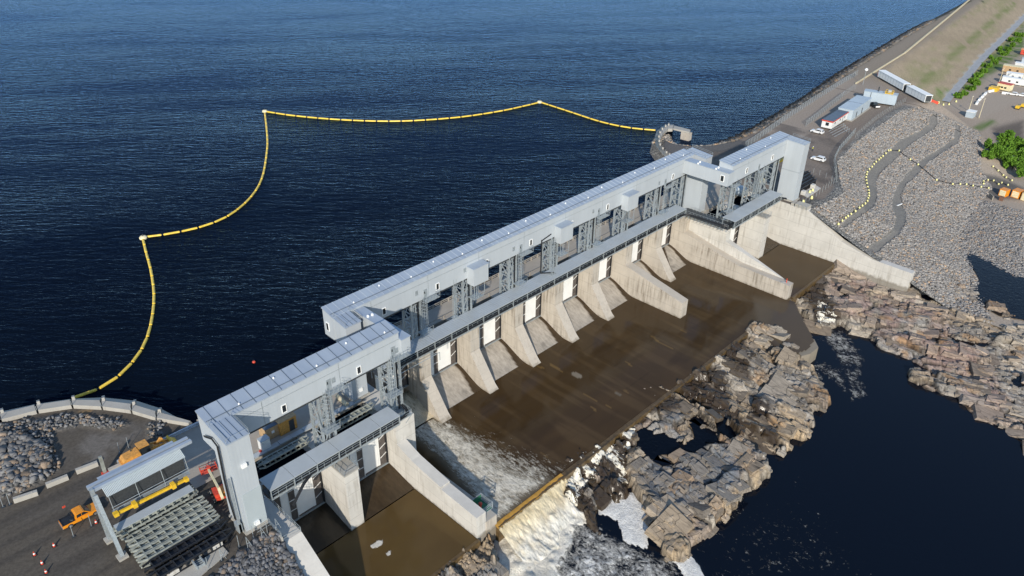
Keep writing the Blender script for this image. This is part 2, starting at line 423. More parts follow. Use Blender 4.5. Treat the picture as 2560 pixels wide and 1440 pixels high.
def m_flow(name, foamcol, sx, sy, rot, rough, bd, brown):
    b = NB(name); foam = b.attrf('Foam')
    v = b.map((sx, sy, .6), (0, 0, rot)); n = b.noise(v, 1.0, 9, .72, .5); n2 = b.noise(b.map((sx * 2.6, sy * 2.2, 1), (0, 0, rot)), 1.0, 7, .7, .8); n3 = b.noise(b.map((.5, .35, .5), (0, 0, rot)), 1.0, 4)
    a = b.math('ADD', b.math('MULTIPLY', foam, 1.15), b.math('MULTIPLY', b.math('SUBTRACT', n, .5), 1.7)); a = b.math('ADD', a, b.math('MULTIPLY', b.math('SUBTRACT', n2, .5), .9))
    m = b.math('MULTIPLY', b.ramp(a, [(.34, 0), (.72, 1)]), b.math('GREATER_THAN', foam, .02))
    fc = b.mix(b.ramp(n2, [(.35, .75), (.6, 0)]), foamcol, tuple(x * .55 for x in foamcol)); fc = b.mix(b.ramp(n3, [(.45, 0), (.7, .45)]), fc, brown); fc = b.mix(1.0, fc, b.attr('Tint'), 'MULTIPLY')
    col = b.mix(m, b.attr('Col'), fc)
    h = b.math('ADD', b.math('MULTIPLY', b.noise(b.pos, 1.1, 4, .6, .5), .05), b.math('MULTIPLY', m, b.math('ADD', n, n2)))
    return b.out(col, b.ramp(m, [(0, rough), (1, .85)]), 0, b.bump(h, 1, bd), .3, 1.33)
MT['apron'] = m_flow('thin brown water on concrete', (.80, .77, .70), 1.5, .55, .35, .09, .10, (.38, .33, .26))
MT['rapids'] = m_flow('churning river water', (.93, .91, .86), 1.15, .9, .6, .09, .30, (.60, .60, .58))
MT['fall'] = m_flow('white falling water', (.90, .86, .76), 1.3, .42, .15, .35, .35, (.40, .31, .17))
b = NB('wet ramp concrete'); col = b.mix(1.0, b.attr('Col'), b.ramp(b.noise(b.map((1.4, .4, 1)), 1.2, 6, .65), [(.3, .72), (.7, 1.25)]), 'MULTIPLY')
MT['ramp'] = b.out(col, b.math('SUBTRACT', .8, b.math('MULTIPLY', b.attrf('Wet'), .55)), 0, b.bump(b.noise(b.pos, 2.5, 5), .25, .05), .35)
b = NB('leaves'); rn = b.n('ShaderNodeNewGeometry'); col = b.mix(b.noise(b.pos, .9, 4), (.045, .115, .012), (.16, .30, .03))
MT['leaf'] = b.out(col, .7, 0, None, .2)
b = NB('chain link mesh'); tr = b.n('ShaderNodeBsdfTransparent'); mx = b.n('ShaderNodeMixShader'); mx.inputs[0].default_value = .33
b.out((.42, .46, .48), .5, .3); b.t.links.new(tr.outputs[0], mx.inputs[1]); b.t.links.new(b.b.outputs[0], mx.inputs[2])
b.t.links.new(mx.outputs[0], b.t.nodes['Material Output'].inputs[0]); MT['chain'] = b.m

# ============================================================ SETTING
A = -13.4          # apron level
RV = -17.6         # river level
LK = -2.5          # reservoir level
def in_px(polys, X, Y, Z, soft=0):
    """soft mask of vertices lying inside outlines given as list of picture points"""
    p = proj(np.stack([X, Y, Z], -1)); m = np.zeros(X.shape)
    for poly in polys:
        s = sdf(poly, p[..., 0], p[..., 1])
        m = np.maximum(m, (s > 0) * 1.0 if soft == 0 else sstep(-soft, soft, s))
    return m
def mixc(c, m, col):
    return c + (np.array(col) - c) * m[..., None]

lk = MB()
lk.add([(-1500, 4.9, LK), (132, 4.9, LK), (272, 6, LK), (300, 30, LK), (520, 52, LK), (700, 72, LK), (2500, 260, LK), (2500, 2600, LK), (-1500, 2600, LK)], [tuple(range(9))])
lk.add([(-38.4, -8.4, LK), (-12, -8.4, LK), (-12, 4.9, LK), (-38.4, 4.9, LK)], [(0, 1, 2, 3)])
lk.add([(106.5, -8.4, LK), (132, -8.4, LK), (132, 4.9, LK), (106.5, 4.9, LK)], [(0, 1, 2, 3)])
tag(lk.build('lake_water', MT['lake']), kind='structure')

# ---- left bank -------------------------------------------------
LW_in = [(-110, 37), (-90, 40), (-75, 40.3), (-63.1, 38.6), (-57.5, 36.8), (-52.4, 33.8), (-48.7, 29.5), (-45.3, 24.5), (-43, 19.2), (-39.4, 13.4)]
LW_out = [(-110, 45), (-90, 47.5), (-75, 48), (-62, 45.9), (-56.4, 43.6), (-50.9, 40.4), (-46.6, 36.7), (-42.3, 30.9), (-40.1, 25.5), (-37.6, 14.2)]
land = LW_in + [(-38.3, 13.3), (-38.3, -2.1), (-41.4, -2.1), (-41.4, -60), (-125, -60), (-125, 37)]
xs = np.arange(-115, -37.5, .5); ys = np.arange(-48, 48, .5); X, Y = np.meshgrid(xs, ys)
s = sdf(land, X, Y)
edge = np.interp(X, [-120, -60, -52, -44, -38], [-24, -22, -20.3, -18.8, -20.2])
d = np.maximum(edge - Y, 0)
Z = -np.minimum(d * .62, 17) + .12 * (fbm(X / 3, Y / 3, 3, 2) - .5) * (d > 0)
# pit at the far left with rocks round it
pit = sstep(0, 3.0, sdf([(-80, 26), (-74.5, 26.5), (-71.8, 24.4), (-71.6, 22), (-75, 18.5), (-80, 18)], X, Y)); Z -= 1.8 * pit
rub = in_px([[(0, 1075), (50, 1085), (110, 1110), (140, 1150), (120, 1190), (60, 1225), (0, 1240)]], X, Y, Z, 10)
rub2 = in_px([[(0, 1062), (90, 1050), (170, 1036), (300, 1050), (325, 1060), (290, 1075), (200, 1062), (130, 1080), (150, 1170), (90, 1215), (0, 1240)], [(368, 1065), (395, 1050), (410, 1070), (405, 1095), (385, 1102), (370, 1090)]], X, Y, Z, 8)
Z += .5 * rub * (1 - pit) * (.4 + fbm(X / 2.2, Y / 2.2, 3, 5)) + .3 * rub2
c = np.ones(X.shape + (3,)) * (.098, .084, .068)
n = fbm(X / 9, Y / 5, 4, 1); c = mixc(c, sstep(.45, .75, n) * .6, (.105, .095, .085))
tr = fbm(X / 30, Y / 1.3, 4, 8); c = mixc(c, sstep(.5, .7, tr) * (Y < 16) * .45, (.042, .038, .036))
c = mixc(c, in_px([[(160, 1160), (230, 1075), (270, 1072), (330, 1060), (350, 1078), (290, 1130), (210, 1180)]], X, Y, Z, 14) * sstep(.35, .6, fbm(X / 3, Y / 3, 4, 3)) * .8, (.16, .145, .13))
c = mixc(c, in_px([[(190, 1030), (232, 1023), (225, 1032), (200, 1036)]], X, Y, Z, 4), (.22, .15, .08))
c = mixc(c, np.clip(rub2, 0, 1), (.13, .13, .125)); c = mixc(c, pit, (.03, .018, .015))
slope = (d > .3) * 1.0; c = mixc(c, slope, (.06, .06, .06))
st = np.clip(np.maximum(rub2, slope), 0, 1)
tag(grid_mesh('left_bank_ground', X, Y, Z, (s > -.9) & ~((X > -41.25) & (Y < -8.2)), MT['ground'], {'Col': c, 'Stone': st}), kind='structure')

def stones(name, pts, sizes, cols, label=None, flat=.7):
    n = len(pts); pts = np.array(pts); sizes = np.array(sizes)
    base = np.array([(-1, -1, -1), (1, -1, -1), (1, 1, -1), (-1, 1, -1), (-1, -1, 1), (1, -1, 1), (1, 1, 1), (-1, 1, 1)], float) * .5
    V = base[None] * (1 + (RNG.rand(n, 8, 3) - .5) * .75)
    V[:, 4:, :2] *= (.55 + .4 * RNG.rand(n, 1, 1)); V *= sizes[:, None, None] * (np.array([1, 1, flat]) * (.7 + .6 * RNG.rand(n, 3)))[:, None, :]
    a = RNG.rand(n) * 6.283; t = (RNG.rand(n) - .5) * 1.2
    ca, sa, ct, s_t = np.cos(a), np.sin(a), np.cos(t), np.sin(t)
    x, y, z = V[..., 0], V[..., 1], V[..., 2]
    y, z = y * ct[:, None] - z * s_t[:, None], y * s_t[:, None] + z * ct[:, None]
    x, y = x * ca[:, None] - y * sa[:, None], x * sa[:, None] + y * ca[:, None]
    V = np.stack([x, y, z], -1) + pts[:, None, :]
    fb = np.array([(3, 2, 1, 0), (4, 5, 6, 7), (0, 1, 5, 4), (1, 2, 6, 5), (2, 3, 7, 6), (3, 0, 4, 7)])
    Fs = (fb[None] + (np.arange(n) * 8)[:, None, None]).reshape(-1, 4)
    me = bpy.data.meshes.new(name); V = V.reshape(-1, 3)
    me.vertices.add(len(V)); me.vertices.foreach_set('co', V.ravel())
    me.loops.add(Fs.size); me.loops.foreach_set('vertex_index', Fs.ravel().astype(np.int32))
    me.polygons.add(len(Fs)); me.polygons.foreach_set('loop_start', np.arange(0, Fs.size, 4, dtype=np.int32)); me.polygons.foreach_set('loop_total', np.full(len(Fs), 4, dtype=np.int32))
    me.update(calc_edges=True)
    ca = me.color_attributes.new('Col', 'FLOAT_COLOR', 'POINT'); cc = np.repeat(np.concatenate([cols, np.ones((n, 1))], -1), 8, 0)
    ca.data.foreach_set('color', cc.ravel()); me.materials.append(MT['stone']); me.validate(); me.update()
    o = bpy.data.objects.new(name, me); COL.objects.link(o); tag(o, kind='stuff')
    if label: tag(o, label, 'rocks')
    return o
def stonecols(n, base, var=.35, warm=.12):
    b = np.array(base)[None] * (1 + (RNG.rand(n, 1) - .5) * 2 * var)
    wv = RNG.rand(n, 1); return np.clip(b * np.where(wv < warm, [[1.35, 1.05, .8]], [[1, 1, 1.02]]), .01, .8)
def hL(x, y):
    i = np.clip(((x + 115) / .5).astype(int), 0, len(xs_L) - 1); j = np.clip(((y + 48) / .5).astype(int), 0, len(ys_L) - 1); return Z_L[j, i]
xs_L, ys_L, Z_L = xs, ys, Z
# riprap on the slope under the left tower
n = 15000; px = RNG.rand(n) * 27 - 66; py = -48 + RNG.rand(n) * 30
e = np.interp(px, [-120, -60, -52, -44, -38], [-24, -22, -20.3, -18.8, -20.2]); k = (py < e + .2) & (px < -41.5)
px, py = px[k], py[k]; P = np.stack([px, py, hL(px, py) + .12], -1)
stones('riprap', P, .34 + .6 * RNG.rand(len(P)) ** 2.2, stonecols(len(P), (.115, .118, .125), .5), 'grey broken rock covering the slope below the left tower')
n = 6500; px = -95 + RNG.rand(n) * 57; py = 12 + RNG.rand(n) * 26; zz = hL(px, py)
mr = in_px([[(0, 1075), (50, 1085), (110, 1110), (140, 1150), (120, 1190), (60, 1225), (0, 1240)]], px, py, zz, 8); mr2 = in_px([[(0, 1062), (90, 1050), (170, 1036), (300, 1050), (325, 1060), (290, 1075), (200, 1062), (130, 1080), (150, 1170), (90, 1215), (0, 1240)], [(368, 1065), (395, 1050), (410, 1070), (405, 1095), (385, 1102), (370, 1090)]], px, py, zz, 6)
inp = sdf([(-80, 26), (-74.5, 26.5), (-71.8, 24.4), (-71.6, 22), (-75, 18.5), (-80, 18)], px, py) > 1.0
k = (RNG.rand(n) < np.maximum(mr, mr2 * .75)) & ~inp; px, py, zz, mr = px[k], py[k], zz[k], mr[k]
stones('rock_pile', np.stack([px, py, zz + .15], -1), .3 + .35 * RNG.rand(len(px)) + mr * RNG.rand(len(px)) * .75, stonecols(len(px), (.165, .163, .158), .42, .2), 'heap of loose grey rocks round the dark pit at the left edge')

# ---- right bank ------------------------------------------------
_pp = [(2405, 640), (2430, 632), (2480, 655), (2530, 685), (2580, 700), (2640, 760), (2620, 830), (2560, 800), (2500, 790), (2455, 765), (2430, 730), (2450, 700), (2440, 680)]
PONDP = [tuple(at(x, y, -15.0)[:2]) for x, y in _pp]
EX = [132, 146, 152, 159, 177, 202, 250, 268, 276, 300, 350, 520, 800]
EY = [-22.5, -23.5, -24, -19.8, -10.7, -7, -4.5, -9.5, -9.5, 23.8, 29, 48, 80]
land = [(108, 13.2), (124, 20), (134, 30), (138.2, 36), (143, 41.5), (151, 46.3), (162.5, 49.5), (163.5, 47.2), (158, 42.5), (156.6, 38), (158, 34.5), (163, 30.8), (170, 28.6), (190.6, 28.3), (242, 33.2), (299, 41), (401, 51.4), (533, 61), (800, 88), (800, -300), (108, -300)]
def hR(X, Y, s=None):
    e = np.interp(X, EX, EY); d = np.maximum(e - Y, 0)
    rip = np.where(d < 14, -.40 * d, -5.6 - .33 * (d - 14))
    emb = -.60 * d
    t = sstep(262, 290, X); h = np.maximum(rip * (1 - t) + emb * t, -15.3)
    if s is None: s = sdf(land, X, Y)
    pn_ = sdf(PONDP, X, Y); h = np.where(pn_ > -3, np.minimum(h, -15.0 - pn_ * .4), h)
    return np.minimum(h, LK - .15 + s * .48)
def terr(px, py):
    r = ray(px, py); lo, hi = 100.0, 1500.0
    ts = np.linspace(lo, hi, 1500); P = CAM + ts[:, None] * r; h = hR(P[:, 0], P[:, 1]); k = np.argmax(P[:, 2] < h)
    a, b_ = ts[max(k - 1, 0)], ts[k]
    for _ in range(18):
        m_ = (a + b_) / 2; q = CAM + m_ * r
        if q[2] < hR(np.array([q[0]]), np.array([q[1]]))[0]: b_ = m_
        else: a = m_
    return CAM + a * r
def rbank(name, x0, x1, y0, y1, st):
    X, Y = np.meshgrid(np.arange(x0, x1 + .01, st), np.arange(y0, y1 + .01, st)); s = sdf(land, X, Y)
    Z = hR(X, Y, s)
    zone = lambda ps, sf=3: in_px(ps, X, Y, Z, sf)
    paths = [[(2100, 566), (2113, 552), (2150, 520), (2168, 498), (2170, 480), (2163, 455), (2166, 438), (2178, 418), (2205, 390), (2222, 378), (2250, 350), (2300, 328), (2322, 310), (2326, 290), (2340, 285), (2343, 305), (2336, 322), (2300, 345), (2270, 365), (2250, 385), (2215, 420), (2196, 440), (2188, 458), (2192, 480), (2190, 505), (2180, 520), (2140, 548), (2110, 572)],
             [(2180, 612), (2200, 600), (2226, 580), (2238, 560), (2240, 545), (2229, 515), (2234, 485), (2250, 455), (2290, 412), (2310, 395), (2355, 370), (2385, 345), (2388, 322), (2384, 312), (2398, 315), (2402, 335), (2392, 358), (2350, 385), (2320, 405), (2290, 440), (2265, 462), (2252, 490), (2256, 515), (2264, 535), (2262, 560), (2248, 585), (2215, 612), (2190, 632), (2165, 622)]]
    rip = [[(1990, 520), (2020, 500), (2060, 500), (2086, 470), (2083, 420), (2100, 385), (2150, 335), (2210, 290), (2260, 262), (2300, 270), (2350, 285), (2420, 320), (2448, 330), (2452, 360), (2450, 420), (2480, 470), (2455, 500), (2560, 530), (2560, 720), (2450, 650), (2420, 640), (2480, 810), (2330, 770), (2268, 738), (2279, 690), (2200, 660), (2100, 600)]]
    c = np.ones(X.shape + (3,)) * (.215, .178, .148)
    low = (Z < -9); c = mixc(c, low * 1.0, (.37, .31, .25))
    c = mixc(c, zone([[(2250, 262), (2330, 250), (2440, 300), (2560, 250), (2560, 345), (2480, 380), (2440, 340), (2350, 300)]], 6), (.36, .295, .235))
    c = mixc(c, zone([[(2480, 320), (2560, 300), (2560, 360), (2520, 370), (2490, 350)]], 8), (.14, .115, .095))
    R = zone(rip, 4) * (1 - zone([[(2455, 500), (2560, 470), (2560, 545), (2470, 520)]], 5)); P = zone(paths, 2)
    lightr = fbm(X / 25, Y / 25, 3, 4)
    c = mixc(c, R, (.28, .27, .25)); c = c * (1 + (lightr - .5)[..., None] * .35 * R[..., None])
    c = mixc(c, (X > 185) * (Y > 8) * (Z > -.3) * 1.0, (.31, .26, .215))
    c = mixc(c, P, (.19, .18, .165))
    c = mixc(c, zone([[(2390, 510), (2460, 505), (2480, 530), (2440, 560), (2410, 535)], [(2430, 430), (2490, 440), (2560, 470), (2560, 500), (2450, 495), (2440, 450)]], 6), (.13, .12, .11))
    # embankment dam beyond the trailers
    e = np.interp(X, EX, EY); face = sstep(270, 300, X + (Y - e) * .6) * (Y < e) * (Z > -15.2)
    tan = np.array((.33, .27, .195)); stk = fbm((X * .25 + Y) / 1.6, (X - Y) / 60, 4, 6); strip = fbm(X / 45, (e - Y) / 2.4, 4, 3)
    cf = np.ones_like(c) * tan * (.66 + .4 * stk[..., None]); cf = mixc(cf, sstep(.54, .72, strip) * .6, (.20, .20, .10))
    dd = e - Y; cf = mixc(cf, np.exp(-((dd - 13) / 1.6) ** 2) * .8 * sstep(.3, .5, fbm(X / 12, Y / 9, 3, 5)), (.12, .155, .05))
    c = mixc(c, face, (0, 0, 0)) + cf * face[..., None]
    crest = (X > 290) * (Y >= e) * (Z > -.2); c = mixc(c, crest * 1.0, (.27, .225, .175)); 
    c = mixc(c, (X > 262) * sstep(270, 300, X) * (Y >= e) * 1.0, (.27, .225, .175))
    ups = (X > 165) * (s < 12) * (Z < -.15) * (Y > 5); c = mixc(c, ups * 1.0, (.105, .10, .085)); 
    c = mixc(c, ups * (Z < LK + .9) * 1.0, (.03, .03, .03)); c = mixc(c, ups * sstep(.5, .65, fbm(X / 14, Y / 4, 4, 7)) * .6 * (X > 300), (.12, .13, .06))
    cov = (s < 12) * (Y > 10) * (X < 172); c = mixc(c, cov * (Z > -.9) * .8, (.10, .10, .10)); c = mixc(c, cov * (Z <= -.4) * (Z > LK - .3) * 1.0, (.24, .22, .19))
    # toe road, verge
    c = mixc(c, zone([[(2352, 250), (2380, 225), (2440, 150), (2500, 95), (2560, 35), (2560, 45), (2510, 98), (2450, 152), (2392, 225), (2365, 250)]], 2), (.33, .345, .36))
    g = zone([[(2335, 262), (2322, 240), (2350, 215), (2372, 222), (2352, 250)], [(2385, 240), (2450, 165), (2520, 100), (2560, 55), (2560, 130), (2520, 160), (2470, 190), (2430, 225), (2400, 240)], [(2430, 320), (2480, 298), (2490, 306), (2450, 326)]], 6)
    c = mixc(c, g * (.35 + .65 * sstep(.3, .55, fbm(X / 5, Y / 5, 4, 9))), (.11, .17, .045))
    c = mixc(c, ((X < 200) & (Z > -.3) & (X > 132) & (Y < 24)) * sstep(.45, .7, fbm(X / 8, Y / 8, 4, 2)) * .6, (.07, .062, .058))
    stn = np.clip(R * (1 - P) + ups + cov * (Z < -.3), 0, 1)
    Z = Z - .35 * P * 0 + (fbm(X / 7, Y / 7, 3, 1) - .5) * .5 * R
    tag(grid_mesh(name, X, Y, Z, s > -2.5, MT['ground'], {'Col': c, 'Stone': stn}), kind='structure')
    return paths, rip
PATHS, RIP = rbank('right_bank_ground', 132.2, 262.2, -110, 52, .8)
rbank('embankment_ground', 262.2, 802.2, -160, 100, 2.0)
# deck land between the spillway and the right bank (curved groyne root)
X, Y = np.meshgrid(np.arange(107, 133.1, .8), np.arange(4.8, 40, .8)); s = sdf(land, X, Y)
tag(grid_mesh('groyne_ground', X, Y, np.minimum(-.02, LK + s * .9), s > -1, MT['ground'], {'Col': np.ones(X.shape + (3,)) * (.10, .095, .09), 'Stone': X * 0}), kind='structure')
# individual rocks over the right slope
n = 125000; px = 132.5 + RNG.rand(n) * 150; py = -85 + RNG.rand(n) * 84
zz = hR(px, py); k = (in_px(RIP, px, py, zz) > 0) & (in_px(PATHS, px, py, zz, 1.5) < .1) & (sdf([(131, -10), (134.5, -10), (134.5, -56), (131, -56)], px, py) < 0) & (zz < -.25)
px, py, zz = px[k], py[k], zz[k]; P = np.stack([px, py, zz + .1], -1)
stones('riprap', P, .26 + .48 * RNG.rand(len(P)) ** 2, stonecols(len(P), (.265, .25, .23), .34, .10), 'pale grey rock armour covering the right slope')
n = 9000; px = 150 + RNG.rand(n) * 300; px2 = px; sh = np.interp(px, [p[0] for p in land[12:19]], [p[1] for p in land[12:19]]); py = sh - 5.2 + RNG.rand(n) * 6.2
zz = hR(px, py); k = px > 168; px, py, zz = px[k], py[k], zz[k]
stones('riprap', np.stack([px, py, zz + .12], -1), .6 + 1.1 * RNG.rand(len(px)) ** 2, stonecols(len(px), (.15, .14, .125), .5, .2) * np.where(zz < LK + .7, .25, 1.0)[:, None], 'dark wet rocks along the lake shore of the embankment')
n = 4200; px = 134 + RNG.rand(n) * 38; py = 24 + RNG.rand(n) * 24; ss = sdf(land, px, py); zz = hR(px, py)
k = (ss < 3.6) & (ss > -.8) & ((px > 152) | (py < 0)) ; px, py, zz = px[k], py[k], zz[k]
stones('riprap', np.stack([px, py, zz + .12], -1), .4 + .7 * RNG.rand(len(px)) ** 2, stonecols(len(px), (.27, .25, .22), .4, .2), 'light rocks round the inner edge of the curved groyne')
# white cap of spray against the shore is left to the water

# ---- downstream river ------------------------------------------
X, Y = np.meshgrid(np.arange(-24, 132, .45), np.arange(-112, -33, .45)); Z = np.full(X.shape, RV)
zn = lambda ps, sf=6: in_px(ps, X, Y, Z, sf)
white = [[(1512, 1208), (1535, 1212), (1538, 1234), (1580, 1235), (1608, 1262), (1622, 1290), (1620, 1330), (1616, 1375), (1560, 1352), (1545, 1300), (1500, 1285), (1498, 1265)],
         [(1670, 1395), (1720, 1380), (1750, 1420), (1765, 1450), (1720, 1450), (1700, 1420)]]
turb = [[(1236, 1300), (1400, 1190), (1440, 1270), (1470, 1300), (1530, 1335), (1600, 1370), (1690, 1400), (1720, 1470), (1230, 1480)]]
churn = [[(1236, 1300), (1390, 1185), (1440, 1230), (1445, 1300), (1430, 1360), (1400, 1400), (1390, 1480), (1230, 1480)]]
Fm = zn(turb, 22) * (.30 + .34 * fbm(X / 5, Y / 5, 3, 4)); Fm = np.maximum(Fm, zn(churn, 26) * 1.05)
Fm = Fm * (.75 + .5 * fbm(X / 2.2, Y / 3.4, 4, 14)); Fm = np.maximum(Fm, 1.3 * sstep(.38, .52, zn(white, 9) + .7 * (fbm(X / 1.6, Y / 1.6, 4, 33) - .5)))
Fm = np.maximum(Fm, zn([[(2068, 830), (2100, 822), (2130, 850), (2160, 895), (2150, 940), (2170, 990), (2130, 1000), (2110, 930), (2080, 870), (2052, 850)], [(2030, 915), (2060, 905), (2100, 930), (2125, 965), (2110, 975), (2080, 945), (2050, 930), (2060, 960), (2045, 955)]], 14) * (.18 + .34 * fbm(X / 3, Y / 3, 3, 6)))
Fm = np.maximum(Fm, zn([[(1800, 1360), (1900, 1290), (2050, 1280), (2150, 1400), (2200, 1460), (1780, 1460)]], 60) * (.06 + .14 * fbm(X / 4, Y / 4, 3, 2)))
Fm = np.maximum(Fm, zn([[(1700, 1240), (1900, 1180), (2000, 1200), (1900, 1300), (1760, 1400)]], 50) * .16 * sstep(.45, .6, fbm(X / 9, Y / 4, 4, 5)))
Z = Z + zn(white, 6) * (.12 + .28 * fbm(X / 1.1, Y / 1.1, 4, 6))
Z = Z + zn(turb, 30) * (fbm(X / 1.4, Y / 1.4, 4, 3) - .4) * .9 + zn(churn, 26) * (fbm(X / 2.5, Y / 2.5, 4, 8) - .2) * 1.6
gx0, gx1, gy0, gy1 = X[0, 0], X[0, -1], Y[0, 0], Y[-1, 0]
Z[0, :] = Z[-1, :] = Z[:, 0] = Z[:, -1] = RV
tag(grid_mesh('river_water', X, Y, Z, X > -99, MT['rapids'], {'Foam': Fm, 'Col': np.ones(X.shape + (3,)) * (.0028, .0055, .012), 'Tint': mixc(np.ones(X.shape + (3,)), zn(churn, 40) * .6, (1.0, .92, .76))}), kind='structure')
rr = MB()
for a, b_, c_, d_ in ((-500, 900, -900, gy0), (-500, gx0, gy0, gy1), (gx1, 900, gy0, gy1)):
    rr.add([(a, c_, RV), (b_, c_, RV), (b_, d_, RV), (a, d_, RV)], [(0, 1, 2, 3)])
tag(rr.build('far_river_water', MT['river']), kind='structure')
# backwater pond in the rocks at the right

# ---- bedrock ---------------------------------------------------
ROCKC = np.array([(.42, .335, .24), (.38, .30, .235), (.35, .32, .28), (.46, .40, .32), (.31, .295, .27), (.42, .28, .15)])
def rock(name, outl, zo, zb, top, st=.4, rot=.12, sc=(5.5, 11), pools=(), wetp=(), foamp=(), greyp=(), tanp=(), pinkp=(), edge=.8, rough=1.0, depth=3.0):
    """outl picture outline, zo level used for it; top(X,Y)->mean level"""
    P = np.array([at(x, y, zo) for x, y in outl])[:, :2]
    x0, y0 = P.min(0) - 1; x1, y1 = P.max(0) + 1
    X, Y = np.meshgrid(np.arange(x0, x1, st), np.arange(y0, y1, st))
    wx = X + .45 * (fbm(X / 1.5, Y / 1.5, 3, 3) - .5); wy = Y + .45 * (fbm(X / 1.5, Y / 1.5, 3, 6) - .5)
    je = voro(X / 2.6, Y / 3.6, 13)
    s = sdf(P, wx, wy) + (je[0] - .5) * 1.3
    ca, sa = math.cos(rot), math.sin(rot); U = (wx * ca + wy * sa); Vv = (-wx * sa + wy * ca)
    a1, a2, a3, dx, dy, e1 = voro(U / sc[0], Vv / sc[1], 1)
    b1, b2, b3, ex, ey, e2 = voro(U / (sc[0] * .36) + 5, Vv / (sc[1] * .30), 4, .95)
    c1, c2, c3, fx, fy, e3 = voro(U / (sc[0] * .15) + .25 * b1, Vv / (sc[1] * .11), 7)
    Z = top(X, Y)
    Z = Z + rough * ((a1 - .5) * 1.9 + (a2 - .5) * dx * 2.6 + (a3 - .5) * dy * 2.2)
    Z += rough * ((b1 - .5) * 1.0 + (b2 - .5) * ex * 1.9 + (b3 - .5) * ey * 1.5)
    det = .35 + .65 * sstep(.35, .6, fbm(X / 9, Y / 9, 2, 9))
    Z += rough * det * ((c1 - .5) * .75 + (c2 - .5) * fx * 1.0 + (c3 - .5) * fy * .7)
    Z += (fbm(X / .5, Y / 1.0, 3, 2) - .5) * .12
    Z -= rough * (.9 * (1 - sstep(0, .07, e1)) + .4 * (1 - sstep(0, .08, e2)))
    c = ROCKC[(np.floor(a2 * 3.99)).astype(int)] * (.75 + .5 * b3)[..., None]
    z2 = lambda ps, sf=5: in_px(ps, X, Y, Z, sf)
    if greyp: c = mixc(c, z2(greyp, 14) * .85 * sstep(.25, .5, fbm(X / 2.5, Y / 2.5, 4, 1)), (.165, .185, .205))
    if pinkp: c = mixc(c, z2(pinkp, 20) * .7 * sstep(.3, .6, fbm(X / 6, Y / 3, 4, 2)), (.33, .215, .185))
    if tanp: c = mixc(c, z2(tanp, 10) * .8 * sstep(.3, .55, fbm(X / 4, Y / 4, 3, 3)), (.42, .31, .19))
    c = mixc(c, sstep(.62, .78, fbm(X / 3.5, Y / 5, 4, 12)) * .7, (.36, .20, .08))
    wet = np.zeros(X.shape)
    if wetp: wet = np.maximum(wet, z2(wetp, 10) * sstep(.28, .42, fbm(X / 2.2, Y / 3.5, 4, 8) + .12 * z2(wetp, 1)))
    for pl, lv in pools:
        m_ = z2([pl], 4); Z = Z * (1 - m_) + np.minimum(Z, lv - .5) * m_; wet = np.maximum(wet, z2([pl], 10) * .6)
    fo = z2(foamp, 6) if foamp else np.zeros(X.shape)
    if foamp: fo = fo * sstep(.2, .5, fbm(X / 1.1, Y / 5, 4, 4))
    wet = np.maximum(wet, fo * .9)
    crk_ = np.maximum(1 - sstep(.02, .07, e1), np.maximum(.85 * (1 - sstep(.02, .10, e2)), .6 * det * (1 - sstep(.03, .16, e3)))); c = mixc(c, crk_ * .85, (.03, .024, .018))
    c = c * (.78 + .34 * fbm(X / 6, Y / 6, 3, 21))[..., None]
    Z = np.minimum(Z, zb - .9 + depth * np.clip(s / edge, -1, 50) ** 1.0)
    wet = np.maximum(wet, sstep(zb + .45, zb + .1, Z) * .9)
    tag(grid_mesh(name, X, Y, Z, (s > -edge * .6), MT['rock'], {'Col': c, 'Wet': wet, 'Foam': fo}, smooth=False), kind='structure')
    # angular slabs breaking out of the mass
    ny, nx = X.shape; VV = []; CC = []; WW = []; FF_ = []
    pm = np.zeros(X.shape)
    for pl, lv in pools: pm = np.maximum(pm, z2([pl], 2))
    rs = np.random.RandomState(int(abs(x0 * 7)) % 9999)
    area = float((s > 0).sum()) * st * st
    for sz, dens, thick, lift in ((.85, .36, 1.3, .10), (.45, .36, .9, .09), (.17, .5, .6, .12)):
        a_, b_ = sc[0] * sz, sc[1] * sz * .62; n = int(area / (a_ * b_) * dens)
        j = rs.randint(0, ny, n * 3); i = rs.randint(0, nx, n * 3)
        ok = (s[j, i] > -.1 + .12 * a_) & ((Y[j, i] < -35.4 - .5 * b_) | (X[j, i] > 104)) & (pm[j, i] < .3) & (Z[j, i] > zb - .1)
        if sz < .2: ok &= (rs.rand(n * 3) < det[j, i])
        j, i = j[ok][:n], i[ok][:n]
        for jj, ii in zip(j, i):
            jx = min(max(jj, 2), ny - 3); ix = min(max(ii, 2), nx - 3)
            gx = (Z[jx, ix + 2] - Z[jx, ix - 2]) / (4 * st); gy = (Z[jx + 2, ix] - Z[jx - 2, ix]) / (4 * st)
            gx, gy = np.clip(gx * .6, -.25, .25) + rs.uniform(-.06, .06), np.clip(gy * .6, -.25, .25) + rs.uniform(-.06, .06)
            w2, l2 = a_ * rs.uniform(.6, 1.25) / 2, b_ * rs.uniform(.6, 1.3) / 2; an = rot + rs.normal(0, .07); cc_, ss_ = math.cos(an), math.sin(an)
            top = Z[jj, ii] + lift * rs.uniform(-.1, 1.0) * rough; q = []
            for zz in (0, 1):
                for (u, v) in ((-1, -1), (1, -1), (1, 1), (-1, 1)):
                    k_ = 1.0 if zz else 1.1; uu = u * w2 * k_ * rs.uniform(.82, 1.04); v2_ = v * l2 * k_ * rs.uniform(.82, 1.04); dx_ = uu * cc_ - v2_ * ss_; dy_ = uu * ss_ + v2_ * cc_
                    q.append((X[jj, ii] + dx_, Y[jj, ii] + dy_, top + gx * dx_ + gy * dy_ - (0 if zz else thick)))
